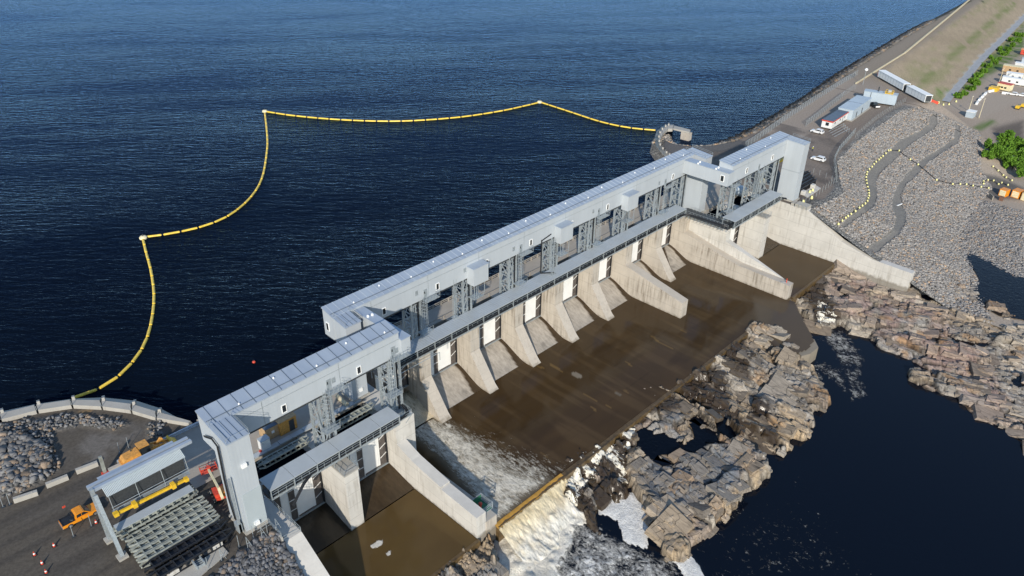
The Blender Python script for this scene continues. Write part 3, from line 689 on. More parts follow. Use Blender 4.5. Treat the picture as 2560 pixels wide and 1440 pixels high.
            VV += q; mean_ = c[::5, ::5].reshape(-1, 3).mean(0); CC += [(c[jj, ii] * .5 + mean_ * .5) * rs.uniform(.92, 1.1)] * 8; WW += [wet[jj, ii]] * 8; FF_ += [fo[jj, ii] * .75] * 8
    VV = np.array(VV); n = len(VV) // 8
    fb = np.array([(3, 2, 1, 0), (4, 5, 6, 7), (0, 1, 5, 4), (1, 2, 6, 5), (2, 3, 7, 6), (3, 0, 4, 7)]); Fs = (fb[None] + (np.arange(n) * 8)[:, None, None]).reshape(-1, 4)
    me = bpy.data.meshes.new('rock_blocks'); me.from_pydata(VV.tolist(), [], Fs.tolist())
    for nm_, ar in (('Col', np.array(CC)), ('Wet', np.repeat(np.array(WW)[:, None], 3, 1)), ('Foam', np.repeat(np.array(FF_)[:, None], 3, 1))):
        at_ = me.color_attributes.new(nm_, 'FLOAT_COLOR', 'POINT'); at_.data.foreach_set('color', np.concatenate([ar, np.ones((len(VV), 1))], -1).ravel())
    me.materials.append(MT['rock']); o = bpy.data.objects.new('rock_blocks', me); COL.objects.link(o); tag(o, kind='structure')
# crop transforms of the outlines
cA = lambda L: [(1600 + x / 3.79, 760 + y / 3.79) for x, y in L]
cB = lambda L: [(1480 + x / 3.6, 1000 + y / 3.6) for x, y in L]
cC = lambda L: [(1240 + x / 3.79, 1060 + y / 3.79) for x, y in L]
cD = lambda L: [(1900 + x / 2.4, 500 + y / 2.4) for x, y in L]
upper = cA([(985, 250), (1060, 205), (1130, 165), (1200, 195), (1250, 245), (1300, 250), (1370, 240), (1430, 310), (1480, 350), (1540, 420), (1560, 500), (1600, 550), (1660, 600), (1700, 680), (1760, 780), (1840, 870), (1780, 920), (1700, 960), (1660, 950), (1715, 1040), (1670, 1100), (1640, 1180), (1560, 1215), (1450, 1180), (1470, 1260), (1490, 1320), (1350, 1360), (1300, 1340), (1200, 1290), (1130, 1260), (1000, 1230), (960, 1200), (900, 1170), (760, 1080), (620, 1000), (540, 960), (420, 900), (350, 850), (250, 840), (340, 745), (440, 690), (520, 640), (640, 545), (800, 440), (900, 360)])
lower = cB([(60, 170), (160, 60), (250, 0), (420, -60), (560, -100), (700, -60), (800, -20), (900, 40), (1000, 80), (1150, 150), (1290, 230), (1340, 270), (1380, 300), (1450, 370), (1530, 470), (1600, 560), (1620, 620), (1560, 680), (1480, 720), (1400, 750), (1340, 830), (1340, 900), (1250, 990), (1170, 1040), (1100, 1110), (1020, 1180), (950, 1225), (885, 1260), (880, 1330), (850, 1380), (790, 1410), (720, 1400), (640, 1330), (590, 1260), (570, 1180), (560, 1100), (520, 1040), (470, 980), (440, 900), (400, 840), (350, 740), (330, 640), (300, 560), (280, 500), (240, 420), (200, 360)])
ledge = cC([(0, 480), (140, 520), (260, 480), (380, 330), (560, 400 - 70), (760, 330 - 100), (880, 200), (1040, 100), (1150, 130), (1240, 160), (1300, 300), (1250, 480), (1300, 580), (1280, 680), (1130, 690), (1100, 640), (1030, 740), (975, 820), (1000, 950), (1010, 985), (960, 975), (880, 930), (800, 830), (740, 760), (650, 780), (600, 700), (560, 560)])
pool1 = cB([(390, 270), (450, 230), (560, 270), (640, 280), (700, 340), (800, 360), (920, 350), (900, 270), (850, 200), (920, 180), (1010, 260), (1100, 280), (1180, 330), (1210, 380), (1000, 380), (1060, 440), (960, 470), (760, 440), (740, 480), (600, 490), (560, 540), (640, 580), (740, 570), (700, 560), (540, 520), (430, 420)])
pool2 = cB([(860, 130), (960, 130), (1060, 220), (960, 230), (880, 180)])
pool3 = cB([(1090, 150), (1180, 130), (1260, 190), (1330, 290), (1240, 340), (1140, 270), (1120, 210)])
pool4 = cA([(1140, 1190), (960, 1140), (900, 1120), (960, 1190), (1040, 1240), (1130, 1250), (1180, 1180)])
def ramp_top(p0, z0, p1, z1):
    p0 = np.array(p0); p1 = np.array(p1); dvec = p1 - p0; L2 = dvec @ dvec
    return lambda X, Y: lerp(z0, z1, np.clip(((X - p0[0]) * dvec[0] + (Y - p0[1]) * dvec[1]) / L2, -.2, 1.2))
rock('rock_island', upper, -15.2, RV, ramp_top((70, -35), -13.6, (66, -60), -16.0), .26, .1, (6.5, 13),
     pools=[(pool4, -16.6)], wetp=[cA([(340, 745), (640, 545), (830, 700), (850, 900), (900, 1060), (1130, 1150), (1350, 1180), (1300, 1340), (1000, 1230), (620, 1000), (250, 840)]), cA([(740, 470), (1000, 260), (1010, 400), (1050, 560), (1050, 760), (900, 640)]), cA([(1040, 850), (1200, 870), (1260, 1000), (1220, 1120), (1050, 1080)])],
     foamp=[cA([(180, 960), (340, 750), (420, 790), (440, 880), (240, 960)])], tanp=[cA([(1260, 940), (1700, 900), (1740, 1240), (1500, 1260), (1350, 1100)]), cA([(850, 850), (1040, 850), (1000, 1100), (900, 1020)]), cA([(1250, 1080), (1500, 1250), (1350, 1360), (1250, 1300)])], rough=.85)
rock('rock_slab', lower, -15.4, RV, ramp_top((32, -36), -13.9, (22, -66), -15.3), .26, -.1, (7, 9),
     pools=[(pool1, -15.0), (pool2, -15.0), (pool3, -15.2)], wetp=[cB([(60, 170), (250, 0), (560, -100), (900, 40), (760, 100), (560, 120), (480, 230), (380, 280), (420, 420), (330, 480), (200, 360)]), cB([(1040, 90), (1380, 200), (1500, 400), (1400, 340), (1200, 200)])],
     foamp=[cB([(60, 170), (160, 60), (420, -30), (600, 20), (420, 160), (380, 330), (340, 460), (270, 480), (240, 380)])],
     greyp=[cB([(340, 560), (560, 520), (900, 430), (1080, 290), (1240, 360), (1300, 560), (1330, 700), (1150, 860), (1000, 950), (760, 980), (600, 900), (450, 760)]), cB([(600, 120), (800, 110), (840, 250), (700, 300)])],
     pinkp=[cB([(1230, 380), (1400, 400), (1500, 600), (1340, 700)])], tanp=[cB([(1230, 380), (1320, 310), (1400, 400), (1500, 600), (1560, 700), (1380, 760), (1340, 640)]), cB([(560, 1080), (700, 1100), (880, 1300), (740, 1400), (600, 1250)]), cB([(900, 1000), (1340, 760), (1340, 900), (950, 1225), (860, 1180)])], rough=.75)
rock('rock_ledge', ledge, -15.6, RV, ramp_top((12, -34.5), -14.2, (12, -42), -16.2), .26, .0, (3, 5),
     wetp=[[(1200, 1050), (1640, 1050), (1640, 1360), (1200, 1360)]], foamp=[cC([(500, 470), (1080, 110), (1260, 160), (1220, 330), (1250, 560), (1190, 560), (1120, 390), (1010, 300), (960, 440), (820, 620), (760, 760), (640, 780), (560, 600)])], rough=.6, depth=1.6)
bank = cD([(190, 600), (260, 545), (330, 480), (400, 440), (440, 395), (620, 400), (860, 500), (900, 490), (1000, 480), (1180, 500), (1250, 540), (1310, 560), (1400, 620), (1500, 690), (1600, 720), (1760, 800), (1800, 1600), (1584, 1370), (1500, 1345), (1400, 1310), (1290, 1260), (1240, 1215), (1190, 1150), (1100, 1130), (1010, 1105), (960, 1070), (900, 1040), (880, 1000), (920, 965), (980, 975), (1050, 1050), (1120, 1075), (1060, 1020), (950, 940), (860, 900), (740, 860), (700, 830), (650, 800), (600, 780), (560, 765), (490, 720), (430, 740), (340, 750), (320, 700), (240, 660)])
pw = cD([(960, 540), (1040, 560), (1080, 590), (1000, 600), (970, 580)]); pw2 = cD([(1250, 640), (1320, 650), (1400, 690), (1340, 695), (1270, 670)]); pw3 = cD([(1090, 790), (1200, 830), (1320, 860), (1380, 850), (1340, 880), (1180, 850)]); pw4 = cD([(1500, 1080), (1600, 1040), (1620, 1100), (1540, 1120)])
rock('rock_bank', bank, -15.6, RV, ramp_top((130, -45), -14.8, (96, -70), -16.4), .34, .35, (5, 13), pools=[(pw, -15.4), (pw2, -15.7), (pw3, -16.4), (pw4, -16.5)],
     wetp=[cD([(190, 600), (330, 470), (400, 440), (400, 560), (470, 640), (490, 720), (340, 750), (250, 560)])], foamp=[cD([(340, 620), (400, 620), (470, 690), (450, 740), (340, 740)])],
     pinkp=[cD([(400, 400), (900, 560), (1300, 900), (1500, 1200), (1400, 1300), (900, 950), (560, 700), (400, 560)])], rough=.8)
left = [(1060, 1470), (1090, 1430), (1140, 1392), (1175, 1362), (1200, 1345), (1222, 1322), (1236, 1312), (1240, 1345), (1250, 1380), (1252, 1410), (1262, 1450), (1270, 1520), (1060, 1600)]
rock('rock_outcrop', left, -15.4, RV, ramp_top((-20, -34.5), -14.0, (-18, -50), -15.6), .24, .1, (2.2, 6), greyp=[[(1100, 1400), (1200, 1350), (1260, 1500), (1100, 1500)]], tanp=[[(1130, 1390), (1230, 1330), (1240, 1400), (1150, 1450)]], rough=.8)
for nm, pl, lv in (('rock_pool', pool1, -15.0), ('rock_pool', pool2, -15.0), ('rock_pool', pool3, -15.2), ('rock_pool', pool4, -16.6), ('rock_pool', pw, -15.4), ('rock_pool', pw2, -15.7), ('rock_pool', pw3, -16.4), ('rock_pool', pw4, -16.5)):
    q = [at(x, y, lv) for x, y in pl]; cx_, cy_ = np.mean([p[0] for p in q]), np.mean([p[1] for p in q])
    m_ = MB(); m_.add([(cx_ + (p[0] - cx_) * 1.06, cy_ + (p[1] - cy_) * 1.06, lv) for p in q], [tuple(range(len(q)))]); tag(m_.build(nm, MT['river']), kind='structure')
m_ = MB(); m_.add([(p[0], p[1], -15.0) for p in PONDP], [tuple(range(len(PONDP)))]); tag(m_.build('pond_water', MT['river']), kind='structure')
# boulders lying about on the bedrock edges
# ============================================================ SPILLWAY CONCRETE
B = 14.1; PW = 2.7
XK = [3.6 + B * k for k in range(8)]
ORD = ['first', 'second', 'third', 'fourth', 'fifth', 'sixth', 'seventh', 'eighth']
def ramp_mesh(name, x0, x1, y0, z0, y1, z1, wetcol, dry=None, flow=0):
    X, Y = np.meshgrid(np.linspace(x0, x1, 28), np.linspace(y1, y0, 26)); t = (y0 - Y) / (y0 - y1)
    Z = z0 + (z1 - z0) * (t * .35 + .65 * t * t * (3 - 2 * t))
    c = np.ones(X.shape + (3,)) * wetcol; w_ = np.ones(X.shape)
    c = c * (1 + .5 * (fbm((X - x0) / .5, Y / 9, 4, 3)[..., None] - .4))
    if dry is not None:
        rt = x1 - (1.0 + 1.9 * t ** 2 * (1 - .25 * t)) - .25 * (fbm(X / .8, Y / .8, 3, 4) - .5); lt = x0 + .9 * t
        m_ = sstep(-.15, .15, rt - X) * sstep(-.15, .15, X - lt) * (1 if dry != 'part' else sstep(.0, .3, X - x0 - 9.0 + 7.0 * t))
        c = mixc(c, m_, (.37, .33, .28)); w_ = w_ * (1 - m_)
        c = c * (1 - .35 * sstep(.5, .8, fbm(X / 2, Y / 2, 4, int(x0)))[..., None])
    if flow:
        Z = Z + .35 * t
        return tag(grid_mesh(name, X, Y, Z, X > -99, MT['apron'], {'Col': np.ones(X.shape + (3,)) * (.20, .16, .10), 'Foam': .35 + .45 * t + .2 * fbm(X, Y / 3, 3, 4), 'Tint': np.ones(X.shape + (3,)) * (.82, .74, .60)}), kind='structure')
    return tag(grid_mesh(name, X, Y, Z, X > -99, MT['ramp'], {'Col': c, 'Wet': w_}), kind='structure')
# main bays
for k in range(8):
    x1 = XK[k]; x0 = x1 - (B - PW) if k else -7.9
    if k == 0: ramp_mesh('ramp_water', x0, x1, 4.6, -10.5, -3.6, A + .02, (.05, .03, .02), flow=1)
    else: ramp_mesh('concrete_ramp', x0, x1, 4.6, -10.3, -3.6, A + .02, (.050, .033, .018), dry='part' if k == 7 else 'y')
for x0, x1 in ((-38.1, -26.9), (-24.1, -12.4), (106.9, 118.3), (121.1, 132.0)):
    ramp_mesh('concrete_ramp', x0, x1, -8.6, -12.0, -16.5, A + .02, (.045, .03, .016) if x0 > -30 else (.028, .022, .015))
# main apron
X, Y = np.meshgrid(np.arange(-7.9, 103.2, .4), np.append(np.arange(-55, -3.7, .4), -3.6))
ext = [(-7.9, -3.6), (102.4, -3.6), (102.4, -34)] + [tuple(at(x, y, -13.5)[:2]) for x, y in [(1985, 752), (1996, 775), (2012, 805), (2036, 848), (2018, 872), (1995, 880), (1940, 870), (1895, 830)]] + [(84, -33.9), (-7.9, -33.9)]
s = sdf(ext, X, Y); Z = np.full(X.shape, A); Z = Z - .45 * sstep(-35, -52, Y) * 1.0
zn = lambda ps, sf=8: in_px(ps, X, Y, Z, sf)
core = [[(1016, 975), (1060, 1020), (1110, 1062), (1140, 1078), (1190, 1110), (1240, 1160), (1300, 1180), (1370, 1200), (1300, 1250), (1235, 1310), (1180, 1230), (1100, 1140), (1040, 1090), (1000, 1050), (960, 1000)]]
Fm = np.maximum(zn(core, 20) * (.50 + .22 * fbm((X + Y) / 1.2, (X - Y) / 6, 3, 4)), zn([[(1100, 1050), (1200, 1080), (1300, 1130), (1420, 1170), (1440, 1150), (1300, 1260), (1230, 1310), (1160, 1200)]], 45) * .46)
Fm *= (.8 + .35 * fbm(X / 4, Y / 4, 3, 2)); Fm[s < 0] = 0
Fm = np.maximum(Fm, zn([[(1112, 1058), (1124, 1060), (1130, 1066), (1120, 1070)]], 2))
bc = np.ones(X.shape + (3,)) * (.054, .033, .015)
v = fbm(X / 9, Y / 9, 4, 3); bc = mixc(bc, sstep(.45, .7, v) * .6, (.072, .043, .018)); bc = mixc(bc, sstep(20, 70, X + (Y + 20)) * .35, (.075, .052, .030))
def seg(px0, py0, px1, py1, wd=.25, gap=0):
    a = at(px0, py0, A)[:2]; b_ = at(px1, py1, A)[:2]; e = b_ - a; t = np.clip(((X - a[0]) * e[0] + (Y - a[1]) * e[1]) / (e @ e), 0, 1)
    return np.hypot(X - a[0] - t * e[0], Y - a[1] - t * e[1]) < wd
for q in [(1460, 984, 1490, 1002), (1515, 1013, 1526, 1018), (1478, 1016, 1488, 1026), (1375, 910, 1405, 928), (1560, 975, 1572, 983), (1640, 852, 1680, 872), (1628, 840, 1646, 852), (1700, 825, 1716, 832), (1355, 1133, 1370, 1142), (1345, 915, 1358, 921), (1565, 905, 1580, 915), (1540, 980, 1545, 984)]:
    bc[seg(*q)] = (.13, .08, .03)
bc[seg(1437, 936, 1447, 940, .8)] = (.20, .17, .13); bc[seg(1543, 984, 1549, 987, .5)] = (.16, .14, .11)
for yj in (-10.4, -19.5, -26.6): bc[(np.abs(Y - yj) < .2) & (fbm(X / 8, Y / 8, 2, 5) > .5)] *= .86
for xj in np.arange(4, 102, 14.1): bc[(np.abs(X - xj) < .2) & (fbm(X / 8, Y / 8, 2, 8) > .5)] *= .88
bc = mixc(bc, sstep(.52, .72, fbm(X / 1.6, Y / 14, 4, 17)) * .45, (.10, .065, .032)); bc = mixc(bc, sstep(.5, .7, fbm(X / 16, Y / 5, 4, 23)) * .5, (.033, .020, .010))
bc = mixc(bc, zn([[(1880, 740), (2000, 760), (2060, 860), (1990, 900), (1900, 830)]], 10) * .7, (.10, .078, .055))
bc = mixc(bc, zn(core, 26) * .85, (.27, .235, .175))
Z = Z + .18 * zn(core, 18) * (fbm(X / 1.2, Y / 1.2, 3, 3) - .2)
tint = np.ones(X.shape + (3,)) * (.95, .92, .86)
tag(grid_mesh('spillway_apron', X, Y, Z, s > -.25, MT['apron'], {'Foam': Fm, 'Col': bc, 'Tint': tint}), kind='structure')
for x0, x1, nm in ((-38.1, -12.35, 0), (106.9, 132.0, 1), (104.7, 106.9, 2)):
    X, Y = np.meshgrid(np.arange(x0, x1 + .2, .4 if nm < 2 else 1.1), np.arange(-33.9, -16.3 if nm < 2 else -30, .4)); X = np.clip(X, x0, x1); Z = np.full(X.shape, A)
    bc = np.ones(X.shape + (3,)) * ((.085, .055, .022) if nm == 0 else (.075, .048, .022)); bc = mixc(bc, sstep(.4, .7, fbm(X / 8, Y / 8, 4, 3)) * .6, (.11, .072, .028) if nm == 0 else (.062, .040, .020))
    Fm = in_px([[(925, 1365), (935, 1358), (945, 1352), (957, 1350), (955, 1362), (940, 1368), (930, 1372)], [(965, 1382), (975, 1377), (978, 1384), (968, 1390)]], X, Y, Z, 3) * 1.1 if nm == 0 else X * 0
    tag(grid_mesh('side_apron', X, Y, Z, X > -99, MT['apron'], {'Foam': Fm, 'Col': bc, 'Tint': np.ones(X.shape + (3,)) * .9}), kind='structure')
# downstream end faces of the aprons
eb = MB(); eb.box(-7.9, 104, -34.7, -33.8, -19, A - .03); eb.box(-38.1, -12.35, -34.5, -33.75, -19, A - .04); eb.box(104.8, 132, -34.5, -33.75, -19, A - .04)
eb.box(9.2, 25.6, -35.0, -34.72, -19, A + .12)
tag(eb.build('apron_end_sill', MT['wetsill']), kind='structure')
pn = [at(x, y, -13.9)[:2] for x, y in [(1990, 875), (2004, 840), (2036, 848), (2046, 868), (2026, 884), (2004, 890)]]
nb = MB(); nb.prismZ([tuple(p) for p in pn][::-1], -19, -13.92); tag(nb.build('chute_end_block', MT['concold']), kind='structure')
# amber lip and white falls at the open bay
X, Y = np.meshgrid(np.arange(-8.2, 10.2, .22), np.arange(-46, -33.6, .22)); t = -33.8 - Y
rag = fbm(X / 1.6, Y / 3, 4, 5)
Z = A + .1 - 3.9 * sstep(0, 8.5, t + 1.2 * (rag - .5)) ** .8 + (fbm(X / .8, Y / 1.3, 5, 2) - .45) * 1.15 * sstep(.5, 4, t) * (1 - .5 * sstep(8, 12, t))
Z += .5 * sstep(1, 3, t) * (fbm(X / 3, Y / 3, 3, 7) - .4) * 2
c = np.ones(X.shape + (3,)) * (.36, .20, .045); c = c * (.8 + .6 * fbm(X / .5, Y / 1.5, 3, 1)[..., None])
tint = np.ones(X.shape + (3,)); tint = mixc(tint, (1 - sstep(1.5, 6.5, t)) * .6, (1.0, .80, .42)); tint = mixc(tint, sstep(.5, .75, fbm(X / 2, Y / 4, 4, 31)) * .5, (.72, .66, .52)); Z -= 3.5 * sstep(7.2, 10, X + 3 * (rag - .5)) * sstep(1, 4, t) + 2.5 * sstep(8, 11.8, t + 3 * (fbm(X / 2, Y / 2, 3, 9) - .5))

right = sstep(6, 10, X)
tag(grid_mesh('waterfall_water', X, Y, Z, X > -99, MT['fall'], {'Foam': np.clip(sstep(.4, 1.9, t + 1.4 * (rag - .5)) * 1.25 - .25 * right, 0, 2), 'Col': c, 'Tint': tint}), kind='structure')

def pier(x, w_, prof, mat, label, cat='pier', group=None, name='concrete_pier'):
    m_ = MB(); m_.prismX(prof, x, x + w_); o = m_.build(name, mat); return tag(o, label, cat, group)
PR = [(13.2, -1.25), (13.2, -17), (-6.4, -17), (-6.4, A - .1), (-5.2, -12.4), (-.2, -5.4), (-.2, 1.5), (2.6, 1.5), (2.6, .1), (7.9, .1), (7.9, -1.25)]
names = ['concrete pier with black streaks right of the gushing gate', 'grey-topped concrete pier, second from the gushing gate', 'tall concrete pier third from the gushing gate, dark dry ramp on its left', 'concrete pier fourth from the gushing gate, its sloping toe grey and smooth',
         'concrete pier with black mottled stains next to the long middle divider wall', None, 'concrete pier with rows of black stains beside the far right bay', None]
G = 'stepped concrete piers between the main gates'
for k in range(8):
    if k in (5, 7): continue
    pier(XK[k], PW, PR, MT['concold'], names[k], 'pier', G)
pier(XK[5], PW, [(13.2, -1.25), (13.2, -17), (-18.7, -17), (-18.7, -8.8), (-.2, -4.9), (-.2, 1.5), (2.6, 1.5), (2.6, .1), (7.9, .1), (7.9, -1.25)], MT['concold'], 'long low concrete divider wall running out between the sixth and seventh bays', 'divider wall', name='divider_wall')
SP = [(13.2, -1.25), (13.2, -17), (-16.6, -17), (-16.6, -.5), (-1.9, -.5), (-1.9, -1.25)]
for x, lb in ((-26.9, 'tall pale concrete pier between the two left side gates'), (118.3, 'tall pale concrete pier between the two right side gates')):
    r = thing('side_pier', (x + 1.4, -16.6, A), lb, 'pier', 'tall square-nosed side piers')
    MB().prismX(SP, x, x + 2.8).build('pier_body', MT['conc'], r)
    q = MB(); q.box(x - .15, x + 2.95, -16.8, -12.4, -.5, -.25); q.build('cap_slab', MT['concplain'], r)
    q = MB()
    for y in (-16.7, -15.3, -13.9, -12.5): q.tube((x - .05, y, -.25), (x - .05, y, .85), .04); q.tube((x + 2.85, y, -.25), (x + 2.85, y, .85), .04)
    for z in (.3, .85):
        q.path([(x - .05, -12.5, z), (x - .05, -16.7, z), (x + 2.85, -16.7, z), (x + 2.85, -12.5, z)], .035)
    q.build('handrail', MT['steel'], r)
r = thing('divider_wall', (-10.2, -12, A), 'pale concrete divider wall left of the rushing water, stepping down to a square end', 'divider wall')
q = MB(); q.prismX([(13.2, -1.25), (13.2, -17), (-12, -17), (-12, -.5), (-1.9, -.5), (-1.9, -1.25)], -12.4, -7.9); q.build('head_block', MT['conc'], r)
q = MB(); q.prismX([(-11.99, -5.3), (-16.2, -6.7), (-24.3, -7.75), (-24.3, -8.15), (-33.7, -8.5), (-33.7, -17), (-11.99, -17)][::-1], -12.4, -10.2); q.build('sloping_wall', MT['conc'], r)
q = MB(); q.prismX([(-12.02, -11.2), (-33.9, -11.0), (-33.9, -17), (-12.02, -17)][::-1], -10.2, -7.7); q.build('side_ledge', MT['concold'], r)
r = thing('divider_wall', (104, -12, A), 'broad pale concrete divider wall at the right end of the main gates', 'divider wall')
q = MB(); q.prismX([(13.2, -1.25), (13.2, -17), (-33.7, -17), (-33.7, -9.1), (-18.6, -8.8), (-10.4, -7.2), (-.2, -4.9), (-.2, -.2), (7.9, -.2), (7.9, -1.25)], XK[7], 104.7); q.build('low_wall', MT['concold'], r)
q = MB(); q.prismX([(13.2, -1.25), (13.2, -17), (-12.2, -17), (-12.2, -.8), (7.9, -.8), (7.9, -1.25)], 104.71, 106.9); q.build('head_block', MT['conc'], r)
q = MB(); q.add([(104.71, -12.2, -4.4), (106.9, -12.2, -4.4), (106.9, -12.2, -14), (104.71, -12.2, -14), (104.71, -31, -9.1), (105.0, -31, -9.1), (105.0, -31, -14), (104.71, -31, -14)], [(0, 1, 5, 4), (1, 2, 6, 5), (4, 5, 6, 7), (0, 4, 7, 3), (2, 3, 7, 6), (0, 3, 2, 1)]); q.build('buttress', MT['conc'], r)
r = thing('wing_wall', (-39.6, -20, -10), 'left wing wall of pale concrete holding back the rock slope', 'retaining wall')
q = MB(); q.prismX([(-1.9, -1.6), (-1.9, -18), (-44, -18), (-44, -16.2), (-20.7, -1.6)], -41.3, -38.1); q.build('wall', MT['conc'], r)
q = MB(); q.box(-41.6, -41.3, -20.9, -8.3, -3, -.2); q.box(-43.9, -41.3, -17.9, -16.7, -3, -.2); q.build('parapet', MT['concplain'], r)
q = MB()
for y in np.arange(-20.8, -12, 1.6): q.tube((-38.2, y, -1.6), (-38.2, y, -.5), .04); q.tube((-41.45, y, -.2), (-41.45, y, .9), .04)
for z in (-1.0, -.5): q.tube((-38.2, -20.8, z), (-38.2, -12, z), .035); q.tube((-41.4, -20.8, z + .3), (-38.2, -20.8, z), .035)
for z in (.4, .9): q.tube((-41.45, -20.8, z), (-41.45, -8.3, z), .035); q.tube((-43.8, -17.8, z), (-41.45, -17.8, z), .035)
q.build('handrail', MT['steel'], r)
r = thing('wing_wall', (133.3, -30, -10), 'long right wing wall of pale concrete with form joints beside the rock slope', 'retaining wall')
q = MB(); q.prismX([(-1.9, -.15), (-1.9, -19), (-54.6, -19), (-54.6, -8.7), (-43.4, -8.5), (-34, -6.3), (-30, -4.1), (-22.6, -.15)], 132, 134.2); q.build('wall', MT['conc'], r)
q = MB(); q.box(131.8, 134.4, -22.4, -18.6, -.13, .8); q.box(131.8, 134.4, -18.2, -17.3, -.13, .6); q.build('parapet', MT['concplain'], r)
q = MB()
for y in np.arange(-22.3, -18.5, 1.2): q.tube((131.6, y, -.3), (131.6, y, .9), .04)
q.tube((131.6, -22.3, .9), (131.6, -18.6, .9), .035); q.tube((131.6, -22.3, .4), (131.6, -18.6, .4), .035); q.build('handrail', MT['steel'], r)

# decks
r = thing('deck', (50, 10.6, -1.2), 'pale concrete road deck along the lake side of the main gates', 'deck')
MB().box(-12.4, 107, 7.95, 13.3, -1.2, 0).build('deck_slab', MT['deck'], r)
for x in np.arange(-12, 107.1, 2.35): MB().box(x - .13, x + .13, 12.95, 13.2, 0, 1.0).build('rail_post', MT['deck'], r)
q = MB(); q.beam((-12, 13.07, .95), (107, 13.07, .95), .12, .2); q.beam((-12, 13.07, .5), (107, 13.07, .5), .1, .18); q.build('guard_rail', MT['deck'], r)
q = MB()
for x in np.arange(-6, 107, 4.7): q.box(x - .1, x + .1, 8.05, 8.25, 0, .85)
q.beam((-12, 8.15, .8), (107, 8.15, .8), .08, .14); q.build('inner_rail', MT['deck'], r)
for k in range(8): MB().box(XK[k] - 6.9, XK[k] - 5.1, 10.6, 11.6, .0, .06).build('hatch', MT['concplain'], r)
for x0, x1, lb, mt in ((-46, -12.45, 'puddled concrete deck behind the left side gates', 'deck'), (107.05, 134, 'cluttered concrete deck behind the right side gates', 'deck')):
    r = thing('deck', ((x0 + x1) / 2, 5, -1.2), lb, 'deck'); MB().box(x0 if x0 > 0 else -38.1, x1, -1.9, 13.3, -1.2, 0.0).build('deck_slab', MT[mt], r)
    if x0 < 0:
        q = MB()
        for x in np.arange(-38, -12, 2.35): q.box(x - .13, x + .13, 12.95, 13.2, 0, 1.0)
        q.beam((-38, 13.07, .95), (-12.5, 13.07, .95), .12, .2); q.build('guard_rail', MT['deck'], r)
q = MB(); q.box(-46, -38.12, -1.9, 13.3, -.3, .03); tag(q.build('deck_approach', MT['deck']), kind='structure')

# ============================================================ GATES
def gate(x0, x1, y, z0, z1, label, group, cells=4):
    r = thing('spillway_gate', ((x0 + x1) / 2, y, z0), label, 'gate', group)
    q = MB(); q.box(x0 + .05, x1 - .05, y, y + .5, z0, z1); q.box(x0 + .1, x1 - .1, y - .35, y, z0, z0 + .22); q.build('gate_leaf', MT['steel'], r)
    q = MB(); q.box(x1 - 8.3, x1 - 6.95, y - .14, y, z0 + .3, z1); q.box(x1 - 5.5, x1 - 2.3, y - .22, y, z0 + .75, z1); q.box(x1 - 2.3, x1 - 1.85, y - .14, y, z0 + .6, z1); q.build('white_panel', MT['white'], r)
    q = MB(); q.box(x0 + .3, x1 - 8.4, y - .1, y, z0 + .25, z1); q.box(x1 - 6.9, x1 - 5.55, y - .1, y, z0 + .25, z1); q.box(x1 - 1.8, x1 - .35, y - .1, y, z0 + .25, z1); q.box(x1 - 5.5, x1 - 1.85, y - .1, y, z0 + .24, z0 + .72); q.build('brown_panel', MT['brownpanel'], r)
    q = MB(); h = (z1 - z0 - .3) / cells
    for i in range(1, cells):
        z = z0 + .25 + i * h; q.box(x1 - 6.95, x1 - 5.5, y - .2, y - .05, z, z + .12); q.beam((x1 - 1.8, y - .2, z - .25), (x1 - .35, y - .2, z + .45), .1)
    q.box(x1 - 6.97, x1 - 6.85, y - .2, y, z0 + .25, z1); q.box(x1 - 5.6, x1 - 5.48, y - .24, y, z0 + .25, z1)
    q.build('rib', MT['white2'], r)
    q = MB(); q.box(x1 - .3, x1 - .02, y - .3, y, z0, z1); q.tube((x1 - .45, y - .6, z0 + 1), (x1 - .45, y - .6, z1 + 1.2), .09); q.tube((x1 + .25 - .45, y - .9, z1 - 2.2), (x1 + .25 - .45, y - .9, z1 + 1.2), .07); q.tube((x1 - .45, y - .6, z1 - 2.3), (x1 - .2, y - .9, z1 - 2.2), .07); q.build('black_pipe', MT['hose'], r)
    return r
g = 'white and brown lift gates of the main spillway'
gl = ['half-raised gate with rushing water below it, mostly behind the left lattice mast', 'white gate above the first dry ramp right of the black-streaked pier', 'white gate above the second dry ramp', 'white gate above the third dry ramp, beneath the pipe that drops on the canopy', 'white gate above the fourth dry ramp', 'white gate just left of the long divider wall', 'white gate just right of the long divider wall', 'narrow-looking white gate at the far right end of the main row']
for k in range(8):
    x1 = XK[k]; x0 = x1 - (B - PW) if k else -7.9
    gate(x0, x1, 4.6, -10.3 + (1.3 if k == 0 else 0), 1.0, gl[k], g)
g2 = 'taller white and brown side gates'
gate(-38.1, -26.9, -8.6, -12.0, -.3, 'tall white gate at the far left, under the bent hoses', g2, 5); gate(-24.1, -12.4, -8.6, -12.0, -.3, 'tall white gate between the left side pier and the pale divider wall', g2, 5)
gate(106.9, 118.3, -8.6, -12.0, -.3, 'tall gate hidden behind the right side pier', g2, 5); gate(121.1, 132.0, -8.6, -12.0, -.3, 'tall gate showing a white sliver right of the right side pier', g2, 5)

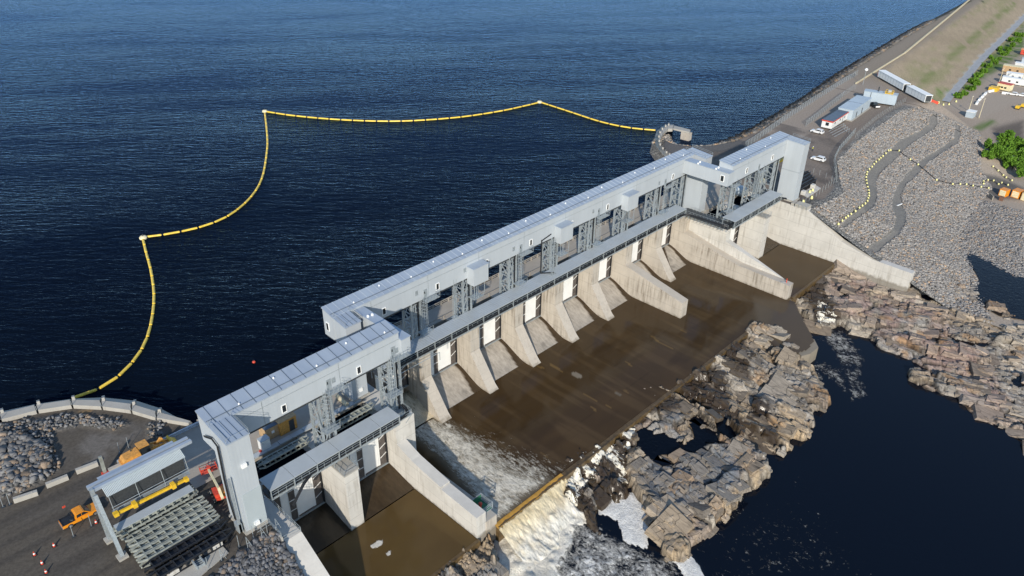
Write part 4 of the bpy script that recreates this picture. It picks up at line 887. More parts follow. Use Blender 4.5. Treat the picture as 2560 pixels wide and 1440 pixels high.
# ============================================================ CANOPIES AND WALKWAYS
def canopy(x0, x1, yf, yb, z, label, dark=0):
    r = thing('walkway_canopy', ((x0 + x1) / 2, yf, 1), label, 'canopy', 'grey canopies over the hose walkway')
    q = MB(); n = max(1, round((x1 - x0) / 4.7)); st = (x1 - x0) / n
    for i in range(n): q.hexa([(x0 + i * st, yf, z - .12), (x0 + (i + 1) * st - .07, yf, z - .12), (x0 + (i + 1) * st - .07, yb, z - .02), (x0 + i * st, yb, z - .02), (x0 + i * st, yf, z), (x0 + (i + 1) * st - .07, yf, z), (x0 + (i + 1) * st - .07, yb, z + .1), (x0 + i * st, yb, z + .1)])
    q.build('roof_sheet', MT['canopy'], r)
    q = MB()
    if x1 - x0 > 60:
        for x in np.arange(x0 + .3, x1, .62): q.beam((x, yf + .02, z + .01), (x, yb - .02, z + .11), .06, .04)
        q.build('roof_rib', MT['steel'], r)
    q = MB()
    for i in range(n + 1):
        x = min(max(x0 + i * st, x0 + .1), x1 - .1); q.box(x - .07, x + .07, yf + .1, yf + .24, 2.0, z - .12); q.box(x - .07, x + .07, yb - .3, yb - .16, .1, z - .05)
    q.beam((x0, yf + .17, z - .22), (x1, yf + .17, z - .22), .12, .2); q.build('support_frame', MT['steel'], r)
    q = MB(); q.box(x0, x1, yf + .5, yb - .4, 1.8, 1.95); q.build('walkway_floor', MT['darksteel'], r)
    q = MB()
    for i in range(3 * n + 1):
        x = min(x0 + i * st / 3, x1 - .05); q.tube((x, yf + .45, 1.8), (x, yf + .45, 3.0), .035, 5); q.beam((x, yf + .5, 1.7), (x, yf + 2.2, .9), .09)
    for zz in (2.5, 3.0): q.tube((x0, yf + .45, zz), (x1, yf + .45, zz), .035, 5)
    q.beam((x0, yf + .42, 1.75), (x1, yf + .42, 1.75), .1, .4); q.build('handrail', MT['steel'], r)
    # pipes under the sheet
    q = MB()
    for i, dy in enumerate((.5, .85, 1.2, 1.55)): q.tube((x0 + .3, yf + dy + .4, 2.2 + .15 * (i % 2)), (x1 - .3, yf + dy + .4, 2.2 + .15 * (i % 2)), .12, 6)
    q.build('pipe_bundle', MT['darksteel'], r)
    return r
canopy(-7.4, 99.3, -1.8, 1.9, 4.0, 'long narrow grey canopy in front of the main gallery')
canopy(-39.3, -13.3, -15.1, -11.6, 4.0, 'bluish grey canopy over the left side gates, partly shaded')
canopy(101.4, 128.3, -15.8, -11.8, 4.0, 'short grey canopy over the right side gates')
def hose(name, pts, rad, label, offs):
    r = thing(name, pts[0], label, 'hose')
    for dy, dz in offs:
        P = [np.array(p, float) for p in pts]; Q = []
        for i, p in enumerate(P):
            a = P[max(i - 1, 0)]; b_ = P[min(i + 1, len(P) - 1)]; t = b_ - a; t = t / (np.linalg.norm(t) + 1e-9)
            nrm = np.array([-t[1], t[0], 0]); Q.append(p + nrm * dy + np.array([0, 0, dz]))
        MB().path(Q, rad, 6).build('hose', MT['hose'], r)
def rnd(a, b, c, n=5, k=.5):
    a, b, c = map(np.array, (a, b, c)); p0 = b + (a - b) * k / np.linalg.norm(a - b); p1 = b + (c - b) * k / np.linalg.norm(c - b)
    return [tuple((1 - t) ** 2 * p0 + 2 * t * (1 - t) * b + t * t * p1) for t in np.linspace(0, 1, n)]
hl = [(-36.5, -16.2, -.6), (-35.4, -15.8, .2), (-33.6, -15.3, 1.6), (-31.5, -14.6, 2.2)] + rnd((-20, -14.5, 2.2), (-9.9, -14.2, 2.2), (-9.6, -5, 2.2), 7, 2.2) + [(-9.4, -9.6, 2.2)]
hose('hose_run', hl, .14, 'pair of black hoses round the outside of the left canopy', [(0, 0), (.36, 0), (.18, .2)])
hr_ = [(-7, -1.5, 2.2)] + rnd((20, -1.5, 2.2), (99.6, -1.5, 2.2), (99.9, -10, 2.2), 6, 2.0) + rnd((99.9, -8, 2.2), (100.2, -14.3, 2.2), (112, -14.9, 2.2), 7, 2.2) + [(126.5, -15.1, 2.2), (129.5, -14.5, 2.0), (131.5, -15.9, 1.4)]
hose('hose_run', hr_, .15, 'black hoses along the main walkway turning round the right corner', [(0, 0), (.4, 0), (.2, .2)])
# bracket walk round the two corners
r = thing('corner_walkway', (102, -7, .6), 'railed walkway under the hoses beside the right stair shaft', 'walkway')
q = MB(); q.box(100.1, 104.6, -14.6, -1.2, 1.5, 1.7); q.box(99.5, 104.6, -1.1, 1.0, 1.5, 1.7); q.build('walkway_floor', MT['darksteel'], r)
q = MB()
for y in np.arange(-14.4, -1, 1.1): q.beam((100.1, y, 1.5), (102.0, y, .2), .09); q.beam((99.6, y, 1.0), (100.2, y, 1.6), .12); q.tube((103.9, y, 1.7), (103.9, y, 2.8), .035, 5); q.tube((100.5, y, 1.7), (100.5, y, 2.8), .035, 5)
for zz in (2.25, 2.8): q.tube((103.9, -14.4, zz), (103.9, -1.5, zz), .035, 5); q.tube((100.5, -14.4, zz), (100.5, -1.5, zz), .035, 5)
q.build('handrail', MT['steel'], r)
r = thing('corner_walkway', (-9.5, -12, .6), 'railed walkway corner at the right end of the left canopy', 'walkway')
q = MB(); q.box(-13.2, -9.9, -14.1, -8.7, 1.6, 1.8); q.build('walkway_floor', MT['steel'], r)
q = MB()
for y in np.arange(-14, -8.6, 1.1): q.tube((-9.9, y, 1.7), (-9.9, y, 2.9), .035, 5); q.beam((-10, y, 1.6), (-11.4, y, .4), .09)
for zz in (2.35, 2.9): q.tube((-9.9, -14, zz), (-9.9, -8.7, zz), .035, 5); q.tube((-13.2, -14.1, zz), (-10, -14.1, zz), .035, 5)
q.build('handrail', MT['steel'], r)

# ============================================================ GALLERIES
def face_window(r, x, y, z, w_=.7, h=1.35):
    f = MB(); t = .1
    for a in ((x - w_ / 2 - t, x - w_ / 2, z - h / 2 - t, z + h / 2 + t), (x + w_ / 2, x + w_ / 2 + t, z - h / 2 - t, z + h / 2 + t), (x - w_ / 2, x + w_ / 2, z + h / 2, z + h / 2 + t), (x - w_ / 2, x + w_ / 2, z - h / 2 - t, z - h / 2)):
        f.box(a[0], a[1], y - .13, y + .05, a[2], a[3])
    f = f.build('window', MT['lamp'], r); MB().box(x - w_ / 2, x + w_ / 2, y - .03, y + .02, z - h / 2, z + h / 2).build('pane', MT['glass'], f)
def louvre(r, x, y, z, w_=.7, h=1.1):
    q = MB()
    for i in range(5): q.box(x - w_ / 2, x + w_ / 2, y - .07, y + .02, z - h / 2 + i * h / 5, z - h / 2 + i * h / 5 + h / 7)
    q.build('louvre', MT['steel'], r)
def caged_ladder(r, x, y, z):
    """door with landing and hooped ladder, z = door sill"""
    d = MB().box(x - .45, x + .45, y - .09, y + .02, z, z + 2.1).build('door', MT['steel'], r); MB().box(x - .3, x - .1, y - .13, y - .08, z + 1.2, z + 1.7).build('pane', MT['glass'], d)
    q = MB(); q.box(x - .9, x + 2.6, y - 1.5, y - .15, z - .15, z - .03)
    for xx in np.linspace(x - .9, x + 2.6, 5): q.tube((xx, y - 1.5, z), (xx, y - 1.5, z + 1.1), .035, 5)
    for zz in (.55, 1.1): q.tube((x - .9, y - 1.5, z + zz), (x + 2.6, y - 1.5, z + zz), .035, 5); q.tube((x + 2.6, y - 1.5, z + zz), (x + 2.6, y - .1, z + zz), .035, 5)
    q.beam((x + 2.3, y - 1.4, z - .15), (x + 2.3, y, z - 1.3), .1); q.beam((x - .7, y - 1.4, z - .15), (x - .7, y, z - 1.3), .1); q.build('landing', MT['steel'], r)
    q = MB(); zb = z - 6.5
    for dx in (-.25, .25): q.tube((x - 1.6 + dx, y - 1.1, zb), (x - 1.6 + dx, y - 1.1, z + 1.1), .05, 5)
    for zz in np.arange(zb, z + 1.1, .35): q.tube((x - 1.85, y - 1.1, zz), (x - 1.35, y - 1.1, zz), .03, 4)
    for zz in np.arange(zb + 1.5, z + 1.3, .8):
        P = [(x - 1.6 + .5 * math.cos(a), y - 1.5 + .5 * math.sin(a), zz) for a in np.linspace(-math.pi, 0, 6)]; q.path([(x - 2.1, y - 1.1, zz)] + P + [(x - 1.1, y - 1.1, zz)], .04, 4)
    for dx in (-.45, 0, .45): q.tube((x - 1.6 + dx, y - 1.95, zb + 1.5), (x - 1.6 + dx, y - 1.95, z + 1.2), .03, 4)
    q.box(x - 3.0, x - .2, y - 2.4, y - .6, zb - .12, zb)
    for xx in (x - 3.0, x - 1.6, x - .2): q.tube((xx, y - 2.4, zb), (xx, y - 2.4, zb + 1.1), .035, 5)
    for zz in (.55, 1.1): q.tube((x - 3, y - 2.4, zb + zz), (x - .2, y - 2.4, zb + zz), .035, 5)
    q.beam((x - 2.9, y - .6, zb), (x - 2.9, y + .6, z - .9), .12); q.beam((x - .3, y - .6, zb), (x - .3, y - .6, z), .1)
    q.build('caged_ladder', MT['steel'], r)
def gallery(x0, x1, yf, yb, zb, zf, zk, label, ribs=2.0, ribm='roof_rib'):
    r = thing('hoist_gallery', ((x0 + x1) / 2, (yf + yb) / 2, zb), label, 'gallery', 'long raised hoist galleries')
    MB().prismX([(yb, zk - .1), (yb, zb), (yf, zb), (yf, zf - .1)][::-1], x0, x1).build('wall', MT['siding'], r)
    rf = MB().prismX([(yb + .15, zk), (yf - .12, zf), (yf - .12, zf - .22), (yb + .15, zk - .22)][::-1], x0 - .12, x1 + .12).build('roof', MT['roof'], r)
    q = MB(); sl = (zk - zf) / (yb - yf)
    for x in np.arange(x0 + ribs / 2, x1, ribs): q.beam((x, yf - .1, zf + .04), (x, yb + .13, zk + .04), .07, .06)
    q.build('roof_seam', MT[ribm], rf)
    q = MB(); q.beam((x0, yf + .75, zf + .75 * sl + .12), (x1, yf + .75, zf + .75 * sl + .12), .07, .1); q.build('cable_tray', MT['roof_rib_dark'], rf)
    for i, x in enumerate(np.arange(x0 + 5.5, x1 - 2, 6.9)):
        yy = yb - .9 if i % 2 else yf + 1.1; zz = zf + (yy - yf) * sl
        q = MB(); q.lathe((x, yy, zz), [(.15, 0), (.15, .22), (.08, .28)], 8); q.build('roof_vent', MT['lamp'], rf)
    q = MB(); z = zf - 1.55; q.box(x0 - .02, x1 + .02, yf - .035, yf + .01, z, z + .09)
    for x in np.arange(x0 + B * .6, x1, B): q.box(x - .05, x + .05, yf - .03, yf + .01, zb, zf - .3)
    q.build('panel_joint', MT['steel'], r)
    q = MB(); q.box(x0 + .2, x1 - .2, yf + .15, yb - .15, zb - .45, zb - .02)
    q.build('floor_girder', MT['darksteel'], r)
    return r
GM = gallery(-14.3, 105.2, 1.8, 5.1, 12.4, 17.6, 18.3, 'long pale grey main gallery raised on lattice towers over the main gates', 1.55)
GLt = gallery(-44.9, -9.72, -11.5, -7.9, 13.7, 18.55, 19.3, 'left grey gallery with dark roof seams above the left side gates', 2.2, 'roof_rib_dark')
GR = gallery(103.35, 137.0, -11.5, -7.4, 13.0, 18.35, 18.9, 'short right gallery joined to the square end tower on the right', 1.55)
for px, py in [(1093.5, 716), (1216.5, 657), (1327, 606), (1429, 560), (1519, 517), (1682, 441), (960, 778)]:
    p = at_y(px, py, 1.8); face_window(GM, p[0], 1.8, p[2])
for px, py in [(710, 1021), (897, 925)]: p = at_y(px, py, -11.5); face_window(GLt, p[0], -11.5, p[2])
for px, py in [(1866.5, 426), (1931, 393)]: p = at_y(px, py, -11.5); face_window(GR, p[0], -11.5, p[2], .8, 1.4)
for px, py in [(1041, 733), (1284, 622), (1483, 528), (1648, 458), (1162, 675), (1390, 570)]: p = at_y(px, py, 1.8); louvre(GM, p[0], 1.8, p[2])
for px, py in [(833, 950), (1006, 868)]: p = at_y(px, py, -11.5); louvre(GLt, min(p[0], -10.4), -11.5, p[2])
for px, py in [(1063, 735), (1302, 622), (1497, 531), (1663, 457)]: p = at_y(px, py, 1.8); caged_ladder(GM, p[0], 1.8, p[2] - 1.0)
for px, py in [(821, 962), (982, 880)]: p = at_y(px, py, -11.5); caged_ladder(GLt, p[0], -11.5, p[2] - 1.0)
for px, py in [(1829, 455), (1897, 420)]: p = at_y(px, py, -11.5); caged_ladder(GR, p[0], -11.5, p[2] - 1.0)
lbs = ['grey box room hung on the main gallery wall, nearest of three', 'grey box room hung on the main gallery wall, middle of three', 'grey box room hung on the main gallery wall, farthest of three']
for (px, py), lb in zip([(1183.5, 690), (1402, 590), (1571, 500)], lbs):
    p = at_y(px, py, -.2); x = p[0]
    r = thing('machine_room', (x + 2, .8, 12), lb, 'box room', 'box rooms hung on the main gallery')
    bd = MB().box(x, x + 4.3, -.3, 1.79, 11.2, 15.2).build('body', MT['siding'], r); MB().box(x - .1, x + 4.4, -.4, 1.78, 15.21, 15.4).build('roof', MT['roof'], r)
    q = MB()
    for dx in (.6, 3.6): q.tube((x + dx, .2, 8.2), (x + dx, .2, 11.2), .07)
    q.box(x - .2, x + 2.6, -.6, 1.4, 8.0, 8.12)
    for xx in (x - .2, x + 1.2, x + 2.6): q.tube((xx, -.6, 8.1), (xx, -.6, 9.2), .04, 5)
    for zz in (8.65, 9.2): q.tube((x - .2, -.6, zz), (x + 2.6, -.6, zz), .04, 5)
    for zz in np.arange(8.3, 11.2, .4): q.tube((x + .8, -.2, zz), (x + 1.3, -.2, zz), .03, 4)
    q.tube((x + .8, -.2, 8), (x + .8, -.2, 11.2), .05, 5); q.tube((x + 1.3, -.2, 8), (x + 1.3, -.2, 11.2), .05, 5); q.build('hanging_ladder', MT['steel'], r)
def shaft(name, x0, x1, yf, yb, zf, zk, label, cat='tower', corr=None, plinth=True, ribs=True):
    r = thing(name, ((x0 + x1) / 2, (yf + yb) / 2, 0), label, cat)
    MB().prismX([(yb, zk - .1), (yb, .45), (yf, .45), (yf, zf - .1)][::-1], x0, x1).build('wall', MT['siding'], r)
    rf = MB().prismX([(yb, zk + .02), (yf - .12, zf), (yf - .12, zf - .22), (yb, zk - .2)][::-1], x0 - .12, x1 + .12).build('roof', MT['roof'], r)
    q = MB()
    for x in np.arange(x0 + .6, x1, .95): q.beam((x, yf - .08, zf + .04), (x, yb - .05, zk + .05), .06, .06)
    q.build('roof_seam', MT['roof_rib_dark' if x0 < 0 else 'roof_rib'], rf)
    q = MB()
    for a, c_ in ((x0, yf), (x1, yf)):
        q.tube((a, c_, zf), (a, c_, zf + .9), .03, 5)
    for a in (x0, x1): q.tube((a, yb, zk), (a, yb, zk + .9), .03, 5); q.tube((a, yf, zf + .9), (a, yb, zk + .9), .03, 5); q.tube((a, yf, zf + .5), (a, yb, zk + .5), .03, 5)
    q.tube((x0, yf, zf + .9), (x1, yf, zf + .9), .03, 5); q.build('roof_rail', MT['steel'], rf)
    if plinth: MB().box(x0 - .3, x1 + .3, yf - .3, yb, 0.02, .5).build('plinth', MT['concplain'], r)
    if corr: MB().box(x0 + .5, x1 + .06, yf - .06, yf + .3, .5, corr).build('lower_cladding', MT['corrugated'], r)
    return r
T1 = shaft('hoist_tower', -44.9, -41.4, -16.6, -11.53, 18.2, 18.55, 'square grey end tower at the left, corrugated at its foot', corr=7.8)
for px, py, z_ in ((609, 1163, 0), (642, 1306, 0)):
    p = at_y(px, py, -16.7); q = MB(); q.box(p[0] - .4, p[0] + .4, -17.0, -16.66, p[2] - .35, p[2] + .35); q.build('wall_lamp', MT['lamp'], T1)
T2 = shaft('hoist_tower', 133.7, 137.0, -17.0, -11.53, 18.0, 18.35, 'square grey end tower at the far right standing on the gravel yard')
q = MB(); q.box(133.64, 137.06, -17.05, -11.5, 9.3, 9.42); q.build('panel_joint', MT['steel'], T2)
S1 = shaft('stair_shaft', -14.2, -10.9, -1.9, 1.78, 17.0, 17.5, 'grey stair shaft under the left end of the main gallery', 'stair shaft')
S2 = shaft('stair_shaft', 105.9, 109.2, -1.8, 4.9, 17.1, 17.7, 'grey stair shaft under the right end of the main gallery', 'stair shaft')
q = MB(); q.box(105.84, 109.26, -1.85, 4.95, 10.2, 10.3); q.build('panel_joint', MT['steel'], S2)
p = at_y(902, 974, -1.95); q = MB(); q.box(p[0] - .35, p[0] + .35, -2.15, -1.9, p[2] - .35, p[2] + .35); q.build('wall_lamp', MT['lamp'], S1)
r = thing('connecting_passage', (-8.7, -5, 13.7), 'grey link passage joining the left gallery to the main gallery', 'passage', 'link passages between the galleries')
MB().box(-9.7, -7.7, -12.1, 1.79, 13.75, 16.95).build('wall', MT['siding'], r); rf = MB().box(-9.7, -7.6, -12.25, 1.78, 16.96, 17.1).build('roof', MT['roof'], r)
for px, py in ((920, 792), (931, 788)): p = at(px, py, 17.1); q = MB(); q.lathe((p[0], p[1], 17.1), [(.25, 0), (.25, .3), (.1, .4)], 8); q.build('roof_vent', MT['lamp'], rf)
r = thing('connecting_passage', (102, -5, 13.3), 'grey link passage with one window joining the right gallery to the main gallery', 'passage', 'link passages between the galleries')
MB().box(100.6, 103.33, -12.1, 1.79, 13.3, 16.95).build('wall', MT['siding'], r); rf = MB().box(100.48, 103.33, -12.2, 1.78, 16.96, 17.1).build('roof', MT['roof'], r)
p = at_x(1806, 446, 100.6); f_ = MB(); yy, zz = p[1], p[2]; f_.box(100.48, 100.6, yy - .6, yy + .6, zz - .9, zz + .9); f_ = f_.build('window', MT['lamp'], r); MB().box(100.44, 100.5, yy - .42, yy + .42, zz - .75, zz + .75).build('pane', MT['glass'], f_)
for px, py in ((1745, 410), (1750, 406), (1790, 423), (1796, 420)): p = at(px, py, 17.1); q = MB(); q.lathe((p[0], p[1], 17.1), [(.25, 0), (.25, .3), (.1, .4)], 8); q.build('roof_vent', MT['lamp'], rf)
p = at_x(820, 816, -14.3); f_ = MB().box(-14.42, -14.3, p[1] - .45, p[1] + .45, p[2] - .9, p[2] + .9).build('window', MT['lamp'], GM); MB().box(-14.45, -14.41, p[1] - .3, p[1] + .3, p[2] - .75, p[2] + .75).build('pane', MT['glass'], f_)

# lattice towers
def lattice(x0, x1, y0, y1, z0, z1, label, group, cable=True):
    r = thing('lattice_tower', ((x0 + x1) / 2, (y0 + y1) / 2, z0), label, 'lattice tower', group)
    for a in (x0, x1):
        for c_ in (y0, y1): MB().box(a - .19, a + .19, c_ - .19, c_ + .19, z0, z1).build('leg', MT['steel'], r)
    q = MB(); n = 5; h = (z1 - z0) / n
    for i in range(n):
        za, zb_ = z0 + i * h, z0 + (i + 1) * h
        for a in (x0, x1):
            p_, q_ = ((y0, y1) if i % 2 else (y1, y0)); q.beam((a, p_, za), (a, q_, zb_), .16); q.beam((a, y0, zb_ - .1), (a, y1, zb_ - .1), .16)
        for c_ in (y0, y1):
            q.beam((x0, c_, za), ((x0 + x1) / 2, c_, zb_), .14); q.beam((x1, c_, za), ((x0 + x1) / 2, c_, zb_), .14); q.beam((x0, c_, zb_ - .1), (x1, c_, zb_ - .1), .16)
    xm = (x0 + x1) / 2
    for c_ in (y0,): q.box(xm - .09, xm + .09, c_ - .09, c_ + .09, z0, z1)
    q.build('bracing', MT['steel'], r)
    if cable: q = MB(); q.box(xm + .25, xm + .55, y0 - .3, y0 - .15, z0, z1); q.build('black_cable_tray', MT['hose'], r)
    return r
gg = 'steel lattice towers carrying the main gallery'
LL = ['lattice tower behind the black-streaked pier, half hidden by the left gallery end', 'lattice tower above the second pier', 'lattice tower above the third pier, between two box rooms', 'lattice tower above the fourth pier, beside the black bent pipe', 'lattice tower above the fifth pier', 'lattice tower above the long divider wall', 'lattice tower above the last stained pier', 'lattice tower against the right stair shaft']
for k in range(8): lattice(XK[k] + .2 if k < 7 else 101.0, XK[k] + 2.5 if k < 7 else 103.3, 2.1, 4.8, .1, 12.4, LL[k], gg)
g3 = 'steel lattice towers carrying the side galleries'
for x, lb in ((-26.7, 'lattice tower with caged ladder between the two left slots'), (-12.2, 'lattice tower with caged ladder at the right end of the left gallery'), (105.0, 'wide lattice tower under the corner of the right link passage'), (118.6, 'lattice tower in the middle of the right side gates'), (129.2, 'lattice tower beside the right end tower')):
    lattice(x, x + 2.4, -11.1, -8.2, .0, 13.6 if x < 0 else 13.0, lb, g3)
# mast with pipe on the main canopy
for (px, py), lb in (((1138, 793), 'thin ladder mast standing on the canopy near its left part'), ((1382, 685), 'thin mast with black bent pipe standing on the canopy')):
    p = at(px, py, 4.1); r = thing('ladder_mast', (p[0], p[1], 4.1), lb, 'mast', 'thin masts on the main canopy'); q = MB()
    for dx in (-.35, .35):
        for dy in (-.25, .25): q.tube((p[0] + dx, p[1] + dy, 4.1), (p[0] + dx, p[1] + dy, 13.6), .05, 5)
    for z in np.arange(4.5, 13.6, .7): q.path([(p[0] - .35, p[1] - .25, z), (p[0] + .35, p[1] - .25, z), (p[0] + .35, p[1] + .25, z), (p[0] - .35, p[1] + .25, z), (p[0] - .35, p[1] - .25, z)], .03, 4)
    q.box(p[0] - .7, p[0] + .7, p[1] - .5, p[1] + .5, 4.1, 4.2); q.build('mast', MT['steel'], r)
    if px > 1200: MB().path([(p[0] - 2.2, 1.7, 13.2), (p[0] - 2.2, 1.7, 4.4), (p[0] + .6, p[1], 4.3)], .16, 8).build('bent_pipe', MT['hose'], r); MB().path([(p[0] - 2.2, 1.7, 13.0), (p[0] + 1.0, 1.7, 13.6)], .14, 8).build('bent_pipe', MT['hose'], r)
# ============================================================ LEFT YARD
def curved_wall(inner, outer, zt, zb, label, nm='breakwater_wall'):
    r = thing(nm, (inner[len(inner) // 2][0], inner[len(inner) // 2][1], 0), label, 'breakwater')
    for i in range(len(inner) - 1):
        a, b_, c_, d_ = map(np.array, (inner[i], inner[i + 1], outer[i + 1], outer[i])); g_ = .03
        a2, b2 = lerp(a, b_, g_), lerp(b_, a, g_); d2, c2_ = lerp(d_, c_, g_), lerp(c_, d_, g_)
        P = lambda p, z: (p[0], p[1], z); m1 = lerp(a2, d2, .28); m2 = lerp(b2, c2_, .28)
        q = MB()
        q.hexa([P(a2, -.4), P(b2, -.4), P(m2, -.4), P(m1, -.4), P(a2, zt), P(b2, zt), P(m2, zt), P(m1, zt)])
        q.hexa([P(m1, -1.6), P(m2, -1.6), P(c2_, zb - .9), P(d2, zb - .9), P(m1, zt - .06), P(m2, zt - .06), P(c2_, zb + .25), P(d2, zb + .25)])
        k = lerp(a2, b2, .08); k2 = lerp(m1, m2, .08); kd = lerp(d2, c2_, .08)
        q.beam((k2[0], k2[1], zt + .25), (lerp(k2, kd, .35)[0], lerp(k2, kd, .35)[1], zt - .55), .5, .7)
        q.build('wall_panel', MT['concplain'], r)
    q = MB()
    for i in range(len(inner) - 1): q.tube((inner[i][0], inner[i][1], zt), (inner[i][0], inner[i][1], zt + .9), .06, 5)
    q.build('bollards', MT['steel'], r)
    return r
def subdiv(L, n):
    out = []
    for a, b_ in zip(L[:-1], L[1:]):
        for i in range(n): out.append(tuple(lerp(np.array(a), np.array(b_), i / n)))
    return out + [L[-1]]
curved_wall(LW_in[2:], LW_out[2:], .85, LK, 'curved pale concrete breakwater wall round the left yard')
oR = [at(1600 + x / 9.6, 280 + y / 9.6, LK)[:2] for x, y in [(600, 1180), (520, 1110), (400, 960), (360, 860), (350, 740), (352, 620), (390, 500), (450, 430), (580, 335), (660, 312), (820, 318)]]
iR = [at(1600 + x / 9.6, 280 + y / 9.6, .8)[:2] for x, y in [(760, 1060), (690, 1020), (610, 950), (530, 860), (500, 790), (480, 690), (500, 590), (550, 500), (610, 440), (670, 398), (790, 392)]]
curved_wall([tuple(p) for p in iR], [tuple(p) for p in oR], .7, LK, 'ragged curved breakwater wall at the tip of the right groyne')
r = thing('jetty', at(1700, 325, 0), 'short straight concrete jetty slab on blocks at the end of the right groyne', 'jetty')
a, b_, c_, d_ = [at(1600 + x / 9.6, 280 + y / 9.6, .9)[:2] for x, y in [(800, 392), (1185, 478), (1212, 425), (822, 325)]]
MB().prismZ([tuple(a), tuple(b_), tuple(c_), tuple(d_)], .3, .9).build('slab', MT['concplain'], r)
for t_ in (.72, .93): p = lerp(lerp(a, d_, .3), lerp(b_, c_, .3), t_); MB().box(p[0] - 1, p[0] + 1, p[1] - 1, p[1] + 1, -4, .28).build('support_block', MT['concold'], r)

def block(px0, px1, label, w_=.75, h=.85, mat='concplain', name='concrete_barrier', group='long concrete blocks along the left road'):
    a = at(*px0, h / 2); b_ = at(*px1, h / 2); q = MB(); d = (b_ - a) / np.linalg.norm(b_ - a); n_ = np.array([-d[1], d[0], 0]) * w_ / 2
    c8 = []
    for z, s_ in ((0.02, 1), (h, .8)):
        for p_, sg in ((a, 1), (b_, 1), (b_, -1), (a, -1)):
            pt = p_ - n_ * sg * s_; c8.append((pt[0], pt[1], z))
    q.hexa(c8); q.beam(a + d * .6 + np.array([0, 0, h / 2]), a + d * .9 + np.array([0, 0, h / 2]), .1); q.beam(b_ - d * .9 + np.array([0, 0, h / 2]), b_ - d * .6 + np.array([0, 0, h / 2]), .1)
    o = q.build(name, MT[mat]); return tag(o, label, 'barrier', group)
block((34, 1251), (94, 1231), 'pale concrete block nearest the bottom left corner of the road')
block((115, 1214), (170, 1192), 'pale concrete block in the middle of the row of three')
block((190, 1179), (244, 1158), 'pale concrete block of the row closest to the green post')
block((272, 1178), (330, 1150), 'longer concrete block with reddish end behind the wheel loader', .8, .8)
p = at(264, 1186, 0); r = thing('drill_post', p, 'green steel post with orange clamp at its foot beside the blocks', 'post')
MB().beam((p[0], p[1], .1), (p[0] + .1, p[1] + .2, 3.8), .5, .4).build('post', MT['boatgreen'], r); MB().box(p[0] - .5, p[0] + .5, p[1] - .4, p[1] + .4, 0, .5).build('foot', MT['red'], r)
# guard rail along the road to the deck
r = thing('guard_rail', at(430, 1105, 0), 'pale blue steel guard rail along the left road behind the wheel loader', 'guard rail'); q = MB()
a = at(293, 1153, .8); b_ = at(508, 1050, .8)
for i in range(13): p = lerp(a, b_, i / 12); q.box(p[0] - .06, p[0] + .06, p[1] - .06, p[1] + .06, 0, .85)
q.build('posts', MT['steel'], r); q = MB(); q.beam(a, b_, .25, .3); q.beam(a - (0, 0, .4), b_ - (0, 0, .4), .2, .2); q.build('rail', MT['roof'], r)

def wheel(parent, x, y, rad, w_, rimm='rim'):
    o = MB().tube((x, y - w_ / 2, rad), (x, y + w_ / 2, rad), rad, 18).build('wheel', MT['tyre'], parent); s_ = -1 if y < 0 else 1
    MB().tube((x, y + s_ * (w_ / 2 - .05), rad), (x, y + s_ * (w_ / 2 + .02), rad), rad * .55, 12).build('rim', MT[rimm], o)
def pickup(name, mat, label, cat, flag=False):
    r = thing(name, (0, 0, 0), label, cat)
    q = MB(); q.prismY([(-2.9, .5), (-2.9, 1.02), (-.9, 1.02), (-.9, 1.08), (1.15, 1.12), (2.6, 1.02), (2.88, .85), (2.92, .48)], -.98, .98)
    q.build('body', mat, r)
    q = MB(); q.prismY([(-1.0, 1.07), (-.85, 1.86), (-.6, 1.93), (.35, 1.93), (.55, 1.86), (1.35, 1.1)], -.86, .86); cb = q.build('cab', mat, r)
    q = MB(); q.add([(.62, -.78, 1.84), (.62, .78, 1.84), (1.33, .82, 1.15), (1.33, -.82, 1.15)], [(0, 1, 2, 3)]); q.add([(-1.03, -.7, 1.2), (-1.03, .7, 1.2), (-.89, .68, 1.8), (-.89, -.68, 1.8)], [(0, 1, 2, 3)])
    for s_ in (-1, 1):
        q.prismY([(-.72, 1.2), (-.62, 1.78), (.0, 1.8), (.0, 1.2)], s_ * .875 - .01, s_ * .875 + .01); q.prismY([(.08, 1.2), (.08, 1.8), (.42, 1.8), (1.05, 1.2)], s_ * .875 - .01, s_ * .875 + .01)
    q.build('window', MT['glass'], cb)
    q = MB(); q.box(-2.78, -1.05, -.84, .84, 1.03, 1.05); q.box(-2.86, -2.72, -.95, .95, 1.02, 1.14); q.box(-2.9, -1, -.98, -.86, 1.02, 1.12); q.box(-2.9, -1, .86, .98, 1.02, 1.12); q.build('load_bed', MT['hose'], r)
    q = MB(); q.box(2.85, 2.98, -.95, .95, .42, .62); q.box(-3.0, -2.88, -.95, .95, .42, .62); q.build('bumper', MT['rim'], r)
    for s_ in (-1, 1):
        MB().box(2.82, 2.94, s_ * .72 - .16, s_ * .72 + .16, .75, .92).build('headlight', MT['lamp'], r); wheel(r, 1.85, s_ * .86, .41, .27); wheel(r, -1.85, s_ * .86, .41, .27)
    if flag: q = MB(); q.tube((-1.1, .3, 1.0), (-1.5, .5, 3.5), .03, 5); w1 = q.build('whip_pole', MT['darksteel'], r); MB().box(-1.85, -1.4, .45, .5, 3.15, 3.5).build('flag', MT['red'], w1); MB().lathe((-1.3, -.5, 1.05), [(.3, 0), (.42, .12), (.3, .25)], 12).build('coiled_hose', MT['hose'], r)
    return r
def place(r, x, y, z, deg): r.location = (float(x), float(y), float(z)); r.rotation_euler.z = math.radians(deg)
pk = pickup('pickup_truck', MT['orange'], 'bright orange pickup truck with a red whip flag beside the gantry legs', 'pickup truck', True)
